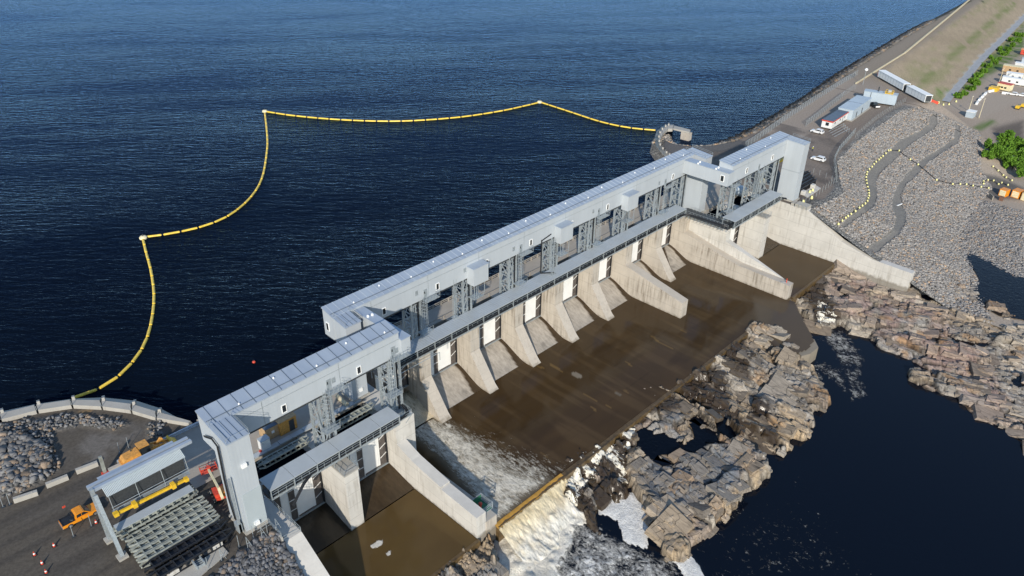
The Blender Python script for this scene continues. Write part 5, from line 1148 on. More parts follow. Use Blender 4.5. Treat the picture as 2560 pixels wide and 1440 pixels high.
wa, wb = at(238.8, 1283, .4), at(176.8, 1314.9, .4); place(pk, (wa[0] + wb[0]) / 2, (wa[1] + wb[1]) / 2 + .9, 0, math.degrees(math.atan2(wa[1] - wb[1], wa[0] - wb[0])))

# wheel loader
r = thing('wheel_loader', (0, 0, 0), 'ochre wheel loader with dark cab and yellow bucket on the left road', 'wheel loader')
MB().prismY([(-4.0, 1.2), (-4.1, 2.0), (-3.7, 2.45), (-1.2, 2.7), (-1.0, 1.2)], -.95, .95).build('engine_hood', MT['ochre'], r)
q = MB(); q.box(-4.3, -3.6, -1.25, 1.25, .85, 1.5); q.prismY([(-3.4, 1.9), (-3.1, 2.05), (-1.6, 2.05), (-1.3, 1.7), (-1.3, 1.55), (-3.4, 1.55)], -1.4, -.95); q.prismY([(-3.4, 1.9), (-3.1, 2.05), (-1.6, 2.05), (-1.3, 1.7), (-1.3, 1.55), (-3.4, 1.55)], .95, 1.4); q.build('rear_fender', MT['ochre'], r)
q = MB(); q.prismY([(-1.1, 1.6), (-1.1, 3.3), (.35, 3.3), (.55, 2.6), (.45, 1.6)], -.8, .8); cb = q.build('cab', MT['glass'], r)
MB().box(-1.25, .5, -.9, .9, 3.31, 3.48).build('cab_roof', MT['ochre'], cb)
q = MB()
for a in ((-1.12, -.82), (-1.12, .82), (.5, -.82), (.5, .82)): q.box(a[0] - .05, a[0] + .05, a[1] - .05, a[1] + .05, 1.6, 3.31)
q.build('cab_pillar', MT['darksteel'], cb)
q = MB(); q.box(-1.2, .3, -.6, .6, .8, 1.58); q.prismY([(.5, .9), (.6, 2.1), (1.3, 2.3), (2.3, 1.3), (2.3, .8)], -.75, .75); q.build('front_frame', MT['ochre'], r)
for s_ in (-1, 1): MB().prismY([(.9, 2.2), (1.1, 2.45), (2.9, 2.05), (4.2, 1.35), (4.1, 1.05), (2.8, 1.6), (1.0, 1.95)], s_ * .6 - .12, s_ * .6 + .12).build('lift_arm', MT['ochre'], r)
MB().prismY([(1.9, 1.9), (1.9, 2.3), (2.6, 3.1), (2.9, 3.0), (3.4, 1.6), (3.1, 1.5), (2.6, 2.4)], -.18, .18).build('tilt_link', MT['ochre'], r)
MB().prismY([(4.0, .4), (3.95, 1.6), (4.3, 1.75), (4.5, 1.2), (5.3, .55), (5.3, .45), (4.4, .3)], -1.45, 1.45).build('bucket', MT['yellow'], r)
MB().tube((-2.2, .5, 2.5), (-2.2, .5, 3.3), .09, 8).build('exhaust', MT['darksteel'], r)
for x in (-2.35, 1.35):
    for s_ in (-1, 1): wheel(r, x, s_ * 1.1, .78, .6, 'ochre')
place(r, -48.3, 10.7, 0, -2)
# boom lift
r = thing('boom_lift', (0, 0, 0), 'orange boom lift with cream arm and red basket beside the left tower', 'boom lift')
q = MB(); q.box(-1.5, 1.5, -.9, .9, .45, .9); q.build('chassis', MT['red'], r)
for x in (-1.15, 1.15):
    for s_ in (-1, 1): wheel(r, x, s_ * 1.05, .45, .35, 'lamp')
q = MB(); q.prismY([(-1.6, .95), (-1.7, 1.9), (.2, 1.75), (.5, .95)], -.95, -.1); q.build('counterweight', MT['orange'], r); q = MB(); q.box(-1.3, .6, .15, .95, .95, 1.6); q.build('engine_cover', MT['red'], r)
q = MB(); q.beam((-2.6, .1, 1.6), (-.9, .1, 2.4), .4, .45); q.beam((-.9, .1, 2.4), (5.2, .1, 1.6), .32, .38); q.build('boom_arm', MT['cream'], r)
q = MB()
for z in (.9, 1.4, 1.9):
    q.path([(5.4, -1.3, z), (6.5, -1.3, z), (6.5, 1.3, z), (5.4, 1.3, z), (5.4, -1.3, z)], .05, 5)
for x, y in ((5.4, -1.3), (6.5, -1.3), (6.5, 1.3), (5.4, 1.3), (5.4, 0), (6.5, 0)): q.tube((x, y, .85), (x, y, 1.9), .05, 5)
q.box(5.4, 6.5, -1.3, 1.3, .8, .86); q.box(5.3, 5.7, -.3, .3, 1.2, 2.0); q.build('basket', MT['red'], r)
a = at(548, 1228, 1.0); b_ = at(520, 1168, 1.5); place(r, a[0], a[1], 0, math.degrees(math.atan2(b_[1] - a[1], b_[0] - a[0])))

# gantry with corrugated roof
r = thing('gantry_frame', (-60.2, -5, 0), 'pale steel gantry with corrugated roof strip carrying the yellow lifting beam', 'gantry')
for y0, y1, zt in ((-2.9, -2.4, 10.3), (-7.5, -3.6, 9.9)):
    MB().beam((-60.2, y0, .3), (-60.2, y1, zt), .55, .55).build('leg', MT['steel'], r); MB().box(-60.9, -59.5, y0 - .7, y0 + .7, 0.02, .4).build('footing', MT['concplain'], r)
q = MB(); q.beam((-60.2, -2.7, 5.6), (-60.2, -5.3, 5.6), .35); q.beam((-60.2, -2.6, 7.8), (-60.2, -4.6, 5.7), .3); q.build('cross_brace', MT['steel'], r)
q = MB()
for y, z in ((-2.3, 10.0), (-1.0, 9.7)): q.box(-60.4, -44.9, y - .3, y + .3, z - .35, z + .2)
q.box(-58.5, -46.8, -.5, .6, 9.2, 9.35); q.build('runway_beam', MT['roof'], r)
q = MB()
for i in range(60):
    x = -58.9 + i * .2; q.add([(x, -2.65, 9.75), (x + .1, -2.65, 9.83), (x + .2, -2.65, 9.75), (x + .2, -4.2, 9.0), (x + .1, -4.2, 9.08), (x, -4.2, 9.0)], [(0, 1, 4, 5), (1, 2, 3, 4)])
q.build('corrugated_roof', MT['corrugated'], r)
q = MB()
for x in (-58.7, -54.8, -50.9, -47.1): q.tube((x, -4.1, 9.0), (x, -4.6, 5.8), .06, 5)
for z in (6.7, 7.2): q.tube((-58.9, -4.7, z), (-47.0, -4.7, z), .05, 5)
q.box(-58.9, -47, -4.7, -3.9, 6.0, 6.1); q.build('service_walkway', MT['steel'], r)
MB().box(-58.6, -47.2, -3.7, -2.9, 6.2, 8.6).build('hoist_cabin', MT['darksteel'], r)
r = thing('lifting_beam', at(378, 1243, 4.5), 'yellow lifting beam slung under the gantry over the first girder', 'lifting beam')
a = at_y(284, 1288, -5.6); b_ = at_y(470, 1196, -5.6); q = MB(); q.beam(a, b_, .36, .42); q.beam(a, a + (b_ - a) * .06, .75, .6); q.beam(b_, b_ - (b_ - a) * .05, .7, .6); q.build('beam', MT['yellow'], r)
for t_ in (.27, .79): p = lerp(a, b_, t_); MB().box(p[0] - .3, p[0] + .3, p[1] - .5, p[1] + .45, p[2] - .3, p[2] + .5).build('hook_block', MT['yellow'], r)

def girder(name, mat, Ln, label, cat='girder', group=None, wd=1.05, h=1.5, ribs=8, taper=1.2):
    r = thing(name, (0, 0, 0), label, cat, group); hl_ = Ln / 2
    q = MB()
    for z0, z1 in ((h - .32, h), (0.02, .3)):
        for s_ in (-1, 1):
            y = s_ * wd / 2; q.beam((-hl_ + taper, y, (z0 + z1) / 2), (hl_ - taper, y, (z0 + z1) / 2), .16, z1 - z0); q.beam((-hl_ + taper, y, (z0 + z1) / 2), (-hl_, s_ * wd * .22 + .12, (z0 + z1) / 2), .16, z1 - z0); q.beam((hl_ - taper, y, (z0 + z1) / 2), (hl_, s_ * wd * .22 + .12, (z0 + z1) / 2), .16, z1 - z0)
    q.build('flange', mat, r)
    q = MB(); q.box(-hl_ + taper, hl_ - taper, -wd / 2 + .1, wd / 2 - .1, h - .5, h - .44); q.box(-hl_ + taper, hl_ - taper, -.04, .04, .3, h - .5); q.box(-hl_ + .2, -hl_ + taper, -.15, .35, h - .7, h - .64); q.box(hl_ - taper, hl_ - .2, -.15, .35, h - .7, h - .64); q.build('web_plate', mat, r)
    for i in range(ribs + 1):
        x = -hl_ + taper + (Ln - 2 * taper) * i / ribs; MB().box(x - .05, x + .05, -wd / 2, wd / 2, .03, h - .02).build('rib', mat, r)
    return r
gr = 'mossy grey green steel girders stacked in the left yard'
y0 = [(-4.2, 'mossy steel girder lying apart, nearest the yellow beam')] + [(-6.3 - 1.28 * i, s_) for i, s_ in enumerate(['mossy steel girder, upstream one of the close stack of five', 'mossy steel girder, second from the gantry in the close stack', 'mossy steel girder in the middle of the close stack of five', 'mossy steel girder, fourth from the gantry in the close stack', 'mossy steel girder touching the black girders'])]
g0 = None
def gpos(px, py, z=1.9): return at(px, py, z)
rows = [((300, 1336), (491, 1224)), ((317, 1350), (505, 1243)), ((326, 1363), (515, 1254)), ((336, 1376), (525, 1265)), ((343, 1388), (534, 1277)), ((352, 1402), (543, 1288))]
for i, (a, b_) in enumerate(rows):
    A1, B1 = at(*a, 1.5), at(*b_, 1.5); c_ = (A1 + B1) / 2; Ln = np.linalg.norm(B1 - A1)
    if i == 0: g0 = girder('steel_girder', MT['boatgreen'], 12.6, y0[0][1], group=gr); o = g0
    else: o = dup(g0, (0, 0, 0), y0[i][1])
    place(o, c_[0], c_[1], 0.05, 0)
gb = girder('steel_girder', MT['blacksteel'], 12.8, 'black steel girder between the mossy stack and the slab', group='black girders at the end of the left stack', wd=1.5)
A1, B1 = at(368, 1418, 1.5), at(556, 1303, 1.5); place(gb, *((A1 + B1) / 2)[:2], .05, 0)
q = MB(); q.tube((-6.5, -1.0, 2.2), (6.4, -1.0, 2.2), .07, 6); q.tube((6.4, -1.0, 2.2), (6.4, -1.0, .3), .07, 6); q.build('pipe_rail', MT['steel'], gb)
for o in gb.children:
    if o.name.startswith('pipe_rail'): o.matrix_parent_inverse = Matrix()
o = dup(gb, (0, 0, 0), 'outermost black steel girder resting on pale blocks above the slab'); A1, B1 = at(385, 1440, 1.5), at(570, 1330, 1.5); place(o, *((A1 + B1) / 2)[:2], .05, 0)
# suspended girder under the yellow beam
o = dup(g0, (0, 0, 0), 'mossy steel girder hanging below the yellow lifting beam', name='x'); A1, B1 = at(292, 1318, 3.0), at(476, 1222, 3.0); place(o, *((A1 + B1) / 2)[:2], 1.5, 0); dk = MB().box(-6.0, 6.0, -.9, .75, 1.52, 1.6).build('deck_plate', MT['canopy'], None); dk.parent = o
# slab with plinths
r = thing('equipment_slab', at(480, 1420, 0), 'stained pale concrete slab with plinths below the black girders', 'slab')
P4 = [tuple(at(x, y, .1)[:2]) for x, y in [(430, 1452), (505, 1412), (552, 1350), (571, 1380), (510, 1430), (440, 1475)]]
MB().prismZ([tuple(at(x, y, .2)[:2]) for x, y in [(405, 1452), (440, 1490), (571, 1381), (545, 1352)]], .0, .2).build('slab', MT['concplain'], r)
for px, py in ((541, 1362), (432, 1430)): p = at(px, py, .6); MB().box(p[0] - .8, p[0] + .8, p[1] - .4, p[1] + .4, .2, 1.0).build('plinth', MT['conc'], r)
p = at(497, 1408, .5); q = MB()
for i in range(4): q.box(p[0] - .6, p[0] + .6, p[1] - .7 + i * .4, p[1] - .6 + i * .4, .2, .7)
q.box(p[0] - .65, p[0] - .5, p[1] - .8, p[1] + .8, .2, 1.0); q.box(p[0] + .5, p[0] + .65, p[1] - .8, p[1] + .8, .2, 1.0); q.build('steel_rack', MT['steel'], r)
# slot girders of the left deck
for (a, b_), lb in ((((645, 1162), (772, 1095)), 'tapered mossy girder lying over the slot below the ochre sheds'), (((822, 1080), (930, 1008)), 'tapered mossy girder lying over the slot below the grey stair shaft')):
    A1, B1 = at(*a, .9), at(*b_, .9); Ln = np.linalg.norm(B1 - A1); o = dup(g0, (0, 0, 0), lb); o['group'] = 'girders lying over the left slots'; o.scale = (Ln / 12.6, 1.25, .75); place(o, *((A1 + B1) / 2)[:2], .05, 0)
r = thing('slot_cover', (-25, -2.2, 0), 'row of blue grey steel plates along the edge of the left slots', 'cover plates')
for i, x in enumerate(np.arange(-38, -13, 2.5)): MB().box(x, x + 2.42, -2.6, -1.5, .01, .22 + .05 * (i % 2)).build('plate', MT['canopy'], r)
# sheds and tank
def shed(px, wx, dy, h, roofm, label, door=False):
    p = at(*px, 0); r = thing('work_shed', p, label, 'shed', 'ochre work sheds on the left deck')
    wl = MB().box(p[0], p[0] + wx, p[1], p[1] + dy, .05, h).build('wall', MT['wood'] if not door else MT['ochre'], r)
    MB().hexa([(p[0] - .1, p[1] - .12, h), (p[0] + wx + .1, p[1] - .12, h), (p[0] + wx + .1, p[1] + dy + .1, h), (p[0] - .1, p[1] + dy + .1, h), (p[0] - .1, p[1] - .12, h + .1), (p[0] + wx + .1, p[1] - .12, h + .1), (p[0] + wx + .1, p[1] + dy + .1, h + .25), (p[0] - .1, p[1] + dy + .1, h + .25)]).build('roof', MT[roofm], r)
    if door: MB().box(p[0] + wx * .55, p[0] + wx * .85, p[1] - .05, p[1], .1, h * .85).build('door', MT['darksteel'], wl)
    else: f_ = MB().box(p[0] + wx * .35, p[0] + wx * .52, p[1] - .05, p[1], h * .45, h * .65).build('window', MT['lamp'], wl)
shed((668, 1104), 3.2, 2.6, 2.6, 'blueroof', 'ochre shed with a dark blue roof and tiny window'); shed((703, 1091), 3.4, 3.0, 2.9, 'wood', 'ochre shed with plywood roof and dark doorway', True)
p = at(657, 1131, 0); r = thing('generator_box', p, 'white box generator in front of the blue roofed shed', 'generator'); MB().box(p[0], p[0] + 1.7, p[1], p[1] + 1.3, .15, 2.2).build('casing', MT['white2'], r); MB().box(p[0] - .05, p[0] + 1.75, p[1] - .05, p[1] + 1.35, 2.2, 2.3).build('lid', MT['canopy'], r); MB().box(p[0] - .5, p[0] - .1, p[1], p[1] + .4, .0, .5).build('red_can', MT['red'], r)
p0, p1 = at(843, 990, .5), at(868, 1012, .5); tag(MB().tube(p0, p1, .42, 12).build('pipe_section', MT['rope']), 'long buff coloured pipe lying on the left deck by the stair shaft', 'pipe')
# little things in the yard
def cone(px, py, label, z=0):
    p = at(px, py, z); r = thing('traffic_cone', p, label, 'cone', 'orange traffic cones'); q = MB(); q.lathe(p, [(.22, .05), (.05, .8)], 10); q.build('cone', MT['red'], r); MB().box(p[0] - .3, p[0] + .3, p[1] - .3, p[1] + .3, z + .01, z + .06).build('base', MT['tyre'], r); MB().lathe(p, [(.17, .3), (.125, .5)], 10).build('band', MT['lamp'], r)
for (x, y), lb in zip([(136, 1366), (87, 1388), (106, 1410), (116, 1432), (241, 1308)], ['orange cone with square base, rightmost of the loose four', 'orange cone farthest left in the gravel yard', 'orange cone second from the bottom edge', 'orange cone closest to the bottom edge', 'red cone behind the post beside the orange pickup']): cone(x, y, lb)
def fpost(px, py, label, h=1.8, a=False):
    p = at(px, py, 0); r = thing('fence_post', p, label, 'post', 'temporary fence posts in the yard'); q = MB(); q.tube((p[0], p[1], 0), (p[0] + .15, p[1] + .25, h), .045, 6)
    if a: q.tube((p[0] + .7, p[1] - .1, 0), (p[0] + .15, p[1] + .25, h), .045, 6); q.tube((p[0] + .05, p[1] + .1, h * .45), (p[0] + .5, p[1], h * .45), .04, 6)
    q.build('pole', MT['steel'], r); MB().box(p[0] - .25, p[0] + .25, p[1] - .25, p[1] + .25, 0.01, .09).build('base', MT['darksteel'], r)
for x, y, a, lb in [(229, 1316, 0, 'thin post with base between pickup and red cone'), (184, 1342, 0, 'thin post below the rear wheel of the orange pickup'), (8, 1268, 0, 'leaning post at the very left edge of the road'), (25, 1262, 0, 'second leaning post from the left edge of the road'), (634, 1345, 0, 'post in front of the plinth of the left tower'), (669, 1334, 0, 'post right of the foot of the left tower'), (692, 1325, 1, 'A-shaped prop at the top of the rock slope nearest the wing wall'), (656, 1346, 1, 'A-shaped prop between the tower foot and the wing wall'), (620, 1372, 1, 'A-shaped prop on the gravel edge above the rocks'), (554, 1402, 1, 'A-shaped prop beside the corner of the slab'), (598, 1368, 0, 'post halfway along the gravel edge'), (521, 1423, 0, 'tall post standing on the stained slab'), (300, 1133, 0, 'thin stake by the end of the pale guard rail'), (322, 1120, 0, 'thin stake halfway to the wheel loader')]: fpost(x, y, lb, 2.2, a)
# hoses down the left tower
hs = [at_x(x, y, -45.25) for x, y in [(512, 1092), (530, 1098), (545, 1118), (552, 1150), (562, 1200), (574, 1250), (590, 1300)]]
r = thing('hose_run', hs[0], 'black hoses dropping down the side of the left end tower', 'hose')
for dy in (0, .3): MB().path([(p[0], p[1] + dy, max(p[2], .6)) for p in hs], .11, 6).build('hose', MT['hose'], r)
q = MB(); q.box(-45.7, -45.35, -16.2, -15.9, .5, 11.5); q.build('cable_ladder', MT['steel'], r)
p = at(590, 1310, 0); tag(MB().box(-45.9, -45.2, -16.2, -15.0, .5, 2.2).build('control_cabinet', MT['steel']), 'grey cabinet at the foot of the left tower', 'cabinet')
# green basket on the divider end
p = at(1201, 1265, -10.4); r = thing('valve_cage', (p[0], p[1], -11), 'green railed cage with a red valve on the end of the left divider wall', 'cage'); q = MB()
for z in (-10.9, -10.4, -9.9, -9.5):
    q.path([(p[0] - 1.6, p[1] - 1.5, z), (p[0] + 1.6, p[1] - 1.5, z), (p[0] + 1.6, p[1] + 1.5, z), (p[0] - 1.6, p[1] + 1.5, z), (p[0] - 1.6, p[1] - 1.5, z)], .06, 5)
for a in (-1.6, 0, 1.6):
    for c_ in (-1.5, 1.5): q.tube((p[0] + a, p[1] + c_, -11), (p[0] + a, p[1] + c_, -9.4), .06, 5)
q.build('railing', MT['steel'], r); q = MB(); q.box(p[0] - 1.5, p[0] + 1.5, p[1] + 1.4, p[1] + 1.46, -10.9, -9.7); q.box(p[0] - 1.6, p[0] + 1.6, p[1] - 1.5, p[1] + 1.5, -11.0, -10.93); q.build('green_panel', MT['green'], r)
q = MB(); q.lathe((p[0], p[1], -10.9), [(.25, 0), (.2, .8), (.35, .9), (.35, 1.2), (.1, 1.3)], 10); q.build('valve', MT['red'], r)
MB().box(-10.3, -7.7, -33.8, -30.0, -11.2, -10.95).build('ledge_top', MT['concplain'], r)
p = at(1966, 706, -8.9); r = thing('red_post', p, 'small red post standing near the end of the right divider wall', 'post'); MB().tube((p[0], p[1], -9), (p[0], p[1], -7.7), .12, 8).build('post', MT['red'], r); MB().beam((p[0] - .1, p[1], -8.9), (p[0] - 1.0, p[1] + 1.0, -8.7), .12).build('arm', MT['steel'], r)

# ============================================================ FLOATING BOOM
def boom(pts, label, k):
    P = [at(x, y, LK + .1) for x, y in pts]
    # dense curve through the points (Catmull-Rom)
    C_ = []
    for i in range(len(P) - 1):
        p0, p1, p2, p3 = P[max(i - 1, 0)], P[i], P[i + 1], P[min(i + 2, len(P) - 1)]
        for t in np.linspace(0, 1, 30, endpoint=False): C_.append(.5 * ((2 * p1) + (-p0 + p2) * t + (2 * p0 - 5 * p1 + 4 * p2 - p3) * t * t + (-p0 + 3 * p1 - 3 * p2 + p3) * t ** 3))
    C_.append(P[-1]); C_ = np.array(C_); S_ = np.concatenate([[0], np.cumsum(np.linalg.norm(np.diff(C_, axis=0), axis=1))])
    pt = lambda s_: np.array([np.interp(s_, S_, C_[:, j]) for j in range(3)])
    r = thing('floating_boom', P[0], label, 'boom', 'yellow floating boom sections on the lake'); n = int(S_[-1] / 4.6); st = S_[-1] / n
    fl = None
    for i in range(n):
        a, b_ = pt(i * st + .4), pt((i + 1) * st - .4)
        if fl is None:
            fl = MB(); L_ = st - .8
            fl.tube((0, 0, 0), (L_, 0, 0), .33, 10); fl.tube((-.15, 0, 0), (0, 0, 0), .25, 8); fl.tube((L_, 0, 0), (L_ + .15, 0, 0), .25, 8); o = fl.build('float', MT['boom'], None); o.parent = r; proto = o
        else: o = proto.copy(); COL.objects.link(o)
        o.location = a - P[0]; d = b_ - a; o.rotation_euler = (0, 0, math.atan2(d[1], d[0]))
    q = MB(); q.path([pt(s_) for s_ in np.linspace(0, S_[-1], n * 2 + 1)], .1, 5); q.build('cable', MT['hose'], r)
boom([(180, 996), (240, 975), (300, 937), (350, 880), (375, 820), (385, 745), (378, 680), (365, 630), (357, 596)], 'nearest boom section curving from the left breakwater to the left buoy', 0)
boom([(360, 593), (420, 585), (500, 568), (570, 540), (625, 495), (655, 445), (667, 380), (668, 340), (662, 282)], 'boom section hanging slack between the left buoy and the corner buoy', 1)
boom([(665, 279), (740, 290), (860, 300), (1000, 303), (1140, 294), (1250, 278), (1320, 263), (1348, 256)], 'long boom section between the corner buoy and the far buoy', 2)
boom([(1352, 256), (1420, 278), (1500, 304), (1570, 319), (1640, 326)], 'short boom section from the far buoy to the right groyne', 3)
for (x, y), lb in zip([(358, 594), (662, 278), (1349, 255)], ['cream anchor buoy on the left bend of the boom', 'cream anchor buoy at the upper left corner of the boom', 'cream anchor buoy where the boom turns to the groyne']):
    p = at(x, y, LK + .3); r = thing('anchor_buoy', p, lb, 'buoy', 'cream anchor buoys of the boom'); MB().lathe((p[0], p[1], LK - .4), [(.7, 0), (1.0, .4), (1.05, .8), (.8, 1.1), (.3, 1.25)], 16).build('float', MT['cream'], r, True); MB().lathe((p[0], p[1], LK + .8), [(.14, 0), (.14, .5)], 8).build('eye', MT['darksteel'], r)
p = at(635, 907, LK); tag(MB().lathe((p[0], p[1], LK - .1), [(.15, 0), (.38, .25), (.3, .5), (.1, .6)], 12).build('marker_buoy', MT['red'], None, True), 'tiny red buoy floating alone left of the galleries', 'buoy')
# ============================================================ RIGHT YARD
def obox(name, p0, p1, width, z0, z1, label, cat, wallm, roofm, group=None, feats=None, roof_over=.15):
    """long box whose centre line runs p0 -> p1 (xy)"""
    p0 = np.array(p0[:2], float); p1 = np.array(p1[:2], float); L_ = np.linalg.norm(p1 - p0); c_ = (p0 + p1) / 2
    r = thing(name, (0, 0, 0), label, cat, group); w_ = MB().box(-L_ / 2, L_ / 2, -width / 2, width / 2, z0, z1).build('wall', MT[wallm], r)
    MB().box(-L_ / 2 - roof_over, L_ / 2 + roof_over, -width / 2 - roof_over, width / 2 + roof_over, z1 + .005, z1 + .16).build('roof', MT[roofm], r)
    if feats: feats(r, w_, L_, width, z0, z1)
    r.location = (c_[0], c_[1], 0); r.rotation_euler.z = math.atan2(p1[1] - p0[1], p1[0] - p0[0]); return r
def office(r, w_, L_, wd, z0, z1):
    q = MB(); q.box(-L_ / 2 - .17, -L_ / 2 - .15, -wd / 2 - .15, wd / 2 + .15, z1 - .3, z1 + .17); q.box(-L_ / 2 - .15, L_ / 2 + .15, -wd / 2 - .18, -wd / 2 - .155, z1 - .25, z1 + .17); q.build('red_trim', MT['red'], r)
    for x in (-L_ * .32, 0, L_ * .3): MB().box(x - .4, x + .4, -wd / 2 - .04, -wd / 2, z0 + 1.2, z0 + 2.0).build('window', MT['glass'], w_)
    MB().box(-L_ / 2 - .04, -L_ / 2, -.7, .5, z0 + .9, z0 + 2.1).build('window', MT['glass'], w_)
    MB().box(L_ * .15, L_ * .15 + .9, -wd / 2 - .05, -wd / 2, z0 + .1, z0 + 2.1).build('door', MT['steel'], w_)
    q = MB()
    for x in (-L_ * .4, -L_ * .2, L_ * .1, L_ * .4): q.box(x - .15, x + .15, -wd / 2 + .2, wd / 2 - .2, 0, z0)
    q.build('jack_stand', MT['darksteel'], r)
def bluehut(r, w_, L_, wd, z0, z1):
    for x in (-L_ * .25, L_ * .05): MB().box(x - .45, x + .45, -wd / 2 - .05, -wd / 2, z0, z0 + 2.1).build('door', MT['darksteel'], w_)
    MB().box(-L_ / 2 - .04, -L_ / 2, .2, .9, z0 + .2, z0 + 1.2).build('vent', MT['darksteel'], w_)
    MB().box(-L_ / 2 - .6, L_ / 2 + .6, -wd / 2 - .6, wd / 2 + .4, 0.01, z0 - .005).build('plinth', MT['concplain'], r)
    MB().box(-.06, .06, -wd / 2 - .1, wd / 2 + .1, z1 + .16, z1 + .22).build('roof_seam', MT['roof_rib_dark'], r)
obox('office_trailer', at(2067, 312, 1.8), at(2106, 287, 1.8), 3.9, .6, 3.3, 'white office trailer with dark roof and red trim on the right yard', 'trailer', 'white2', 'blueroof', None, office)
obox('equipment_building', at(2112, 286, 2.0), at(2158, 254, 2.0), 5.6, .25, 4.0, 'pale blue flat roofed building behind the office trailer', 'building', 'trailerblue', 'trailerblue', None, bluehut)
def genset(r, w_, L_, wd, z0, z1):
    MB().tube((-L_ * .1, .6, z1), (-L_ * .1, .6, z1 + 2.0), .25, 10).build('exhaust_stack', MT['darksteel'], r)
    q = MB()
    for z in (.1, .6, 1.1): q.path([(L_ * .12, -1.5, z1 + z), (L_ * .36, -1.5, z1 + z), (L_ * .36, 1.5, z1 + z), (L_ * .12, 1.5, z1 + z), (L_ * .12, -1.5, z1 + z)], .07, 5)
    for x in (.12, .24, .36):
        for y in (-1.5, 1.5): q.tube((L_ * x, y, z1), (L_ * x, y, z1 + 1.15), .07, 5)
    q.box(L_ * .12, L_ * .36, -1.5, 1.5, z1 + .17, z1 + .3); q.build('roof_platform', MT['yellow'], r)
    MB().box(L_ * .2, L_ * .3, -.7, .7, z1 + .3, z1 + 1.5).build('fan_box', MT['canopy'], r)
    MB().box(-L_ / 2 + 2.6, -L_ / 2 + 2.8, -wd / 2 - .05, -wd / 2, z0, z1).build('panel_joint', MT['darksteel'], r)
obox('generator_building', at(2160, 238, 2.5), at(2241, 250, 2.5), 3.6, .7, 4.6, 'long pale grey generator building with yellow roof platform', 'building', 'trailerblue', 'trailerblue', None, genset)
def semi(r, w_, L_, wd, z0, z1):
    q = MB()
    for x in (-L_ * .38, -L_ * .3, L_ * .3, L_ * .38):
        for s_ in (-1, 1): q.tube((x, s_ * 1.0 - .15, .45), (x, s_ * 1.0 + .15, .45), .45, 10)
    q.box(-L_ / 2, L_ / 2, -.6, .6, z0 - .3, z0); q.build('undercarriage', MT['darksteel'], r)
    q = MB()
    for x in np.arange(-L_ / 2 + 2, L_ / 2, 2.4): q.box(x - .05, x + .05, -wd / 2 - .03, -wd / 2, z0, z1)
    q.build('side_rib', MT['steel'], r)
    MB().box(L_ / 2, L_ / 2 + .05, -wd / 2 + .2, wd / 2 - .2, z0 + .1, z1 - .1).build('rear_door', MT['darksteel'], r)
p0, p1 = at(2203, 184, 2), at(2266, 219, 2); o = obox('long_trailer', p0, p1, 2.9, .8, 3.5, 'long white trailer box with a red end across the embankment road', 'trailer', 'lamp', 'lamp', 'long white trailer boxes', semi); MB().box(-np.linalg.norm((p1 - p0)[:2]) / 2 - .3, -np.linalg.norm((p1 - p0)[:2]) / 2 - .18, -1.45, 1.45, .8, 3.6).build('red_end', MT['red'], None).parent = o
obox('long_trailer', at(2273, 223, 2), at(2321, 248, 2), 2.9, .8, 3.5, 'long white trailer box with open dark end next to the green verge', 'trailer', 'lamp', 'lamp', 'long white trailer boxes', semi)

def suv(name, mat, label):
    r = thing(name, (0, 0, 0), label, 'car', 'white cars parked on the right yard')
    MB().prismY([(-2.3, .38), (-2.35, .95), (-2.2, 1.05), (1.0, 1.02), (2.15, .88), (2.35, .6), (2.3, .35)], -.92, .92).build('body', mat, r)
    cb = MB().prismY([(-2.2, 1.05), (-1.9, 1.55), (-1.6, 1.66), (-.1, 1.68), (.25, 1.6), (1.15, 1.02)], -.78, .78).build('cabin', mat, r)
    q = MB()
    for s_ in (-1, 1): q.prismY([(-1.85, 1.1), (-1.65, 1.52), (-.05, 1.57), (.2, 1.5), (.85, 1.1)], s_ * .785 - .01, s_ * .785 + .01)
    q.add([(.3, -.7, 1.6), (.3, .7, 1.6), (1.15, .74, 1.06), (1.15, -.74, 1.06)], [(0, 1, 2, 3)]); q.add([(-2.2, -.7, 1.1), (-2.2, .7, 1.1), (-1.93, .66, 1.5), (-1.93, -.66, 1.5)], [(0, 1, 2, 3)]); q.build('window', MT['glass'], cb)
    for s_ in (-1, 1):
        MB().box(2.18, 2.34, s_ * .68 - .16, s_ * .68 + .16, .68, .82).build('headlight', MT['glass'], r)
        for x in (-1.4, 1.4): wheel(r, x, s_ * .82, .36, .22)
    return r
s1 = suv('parked_car', MT['carwhite'], 'white hatchback car beside the end of the office trailer'); a, b_ = at(2057, 333, .5), at(2029, 326, .5); place(s1, *((a + b_) / 2)[:2], 0, math.degrees(math.atan2(b_[1] - a[1], b_[0] - a[0])))
s2 = dup(s1, (0, 0, 0), 'white car standing alone on the yard right of the end tower'); a, b_ = at(2061, 402, .5), at(2030, 394, .5); place(s2, *((a + b_) / 2)[:2], 0, math.degrees(math.atan2(b_[1] - a[1], b_[0] - a[0])))
s3 = pickup('pickup_truck', MT['carblack'], 'dark pickup with white tailgate parked behind the pale blue building', 'pickup truck'); MB().box(-3.02, -2.91, -.9, .9, .62, 1.14).build('tailgate', MT['carwhite'], s3); a, b_ = at(2193, 267, .7), at(2178, 258, .7); place(s3, *((a + b_) / 2)[:2], 0, math.degrees(math.atan2(b_[1] - a[1], b_[0] - a[0])))

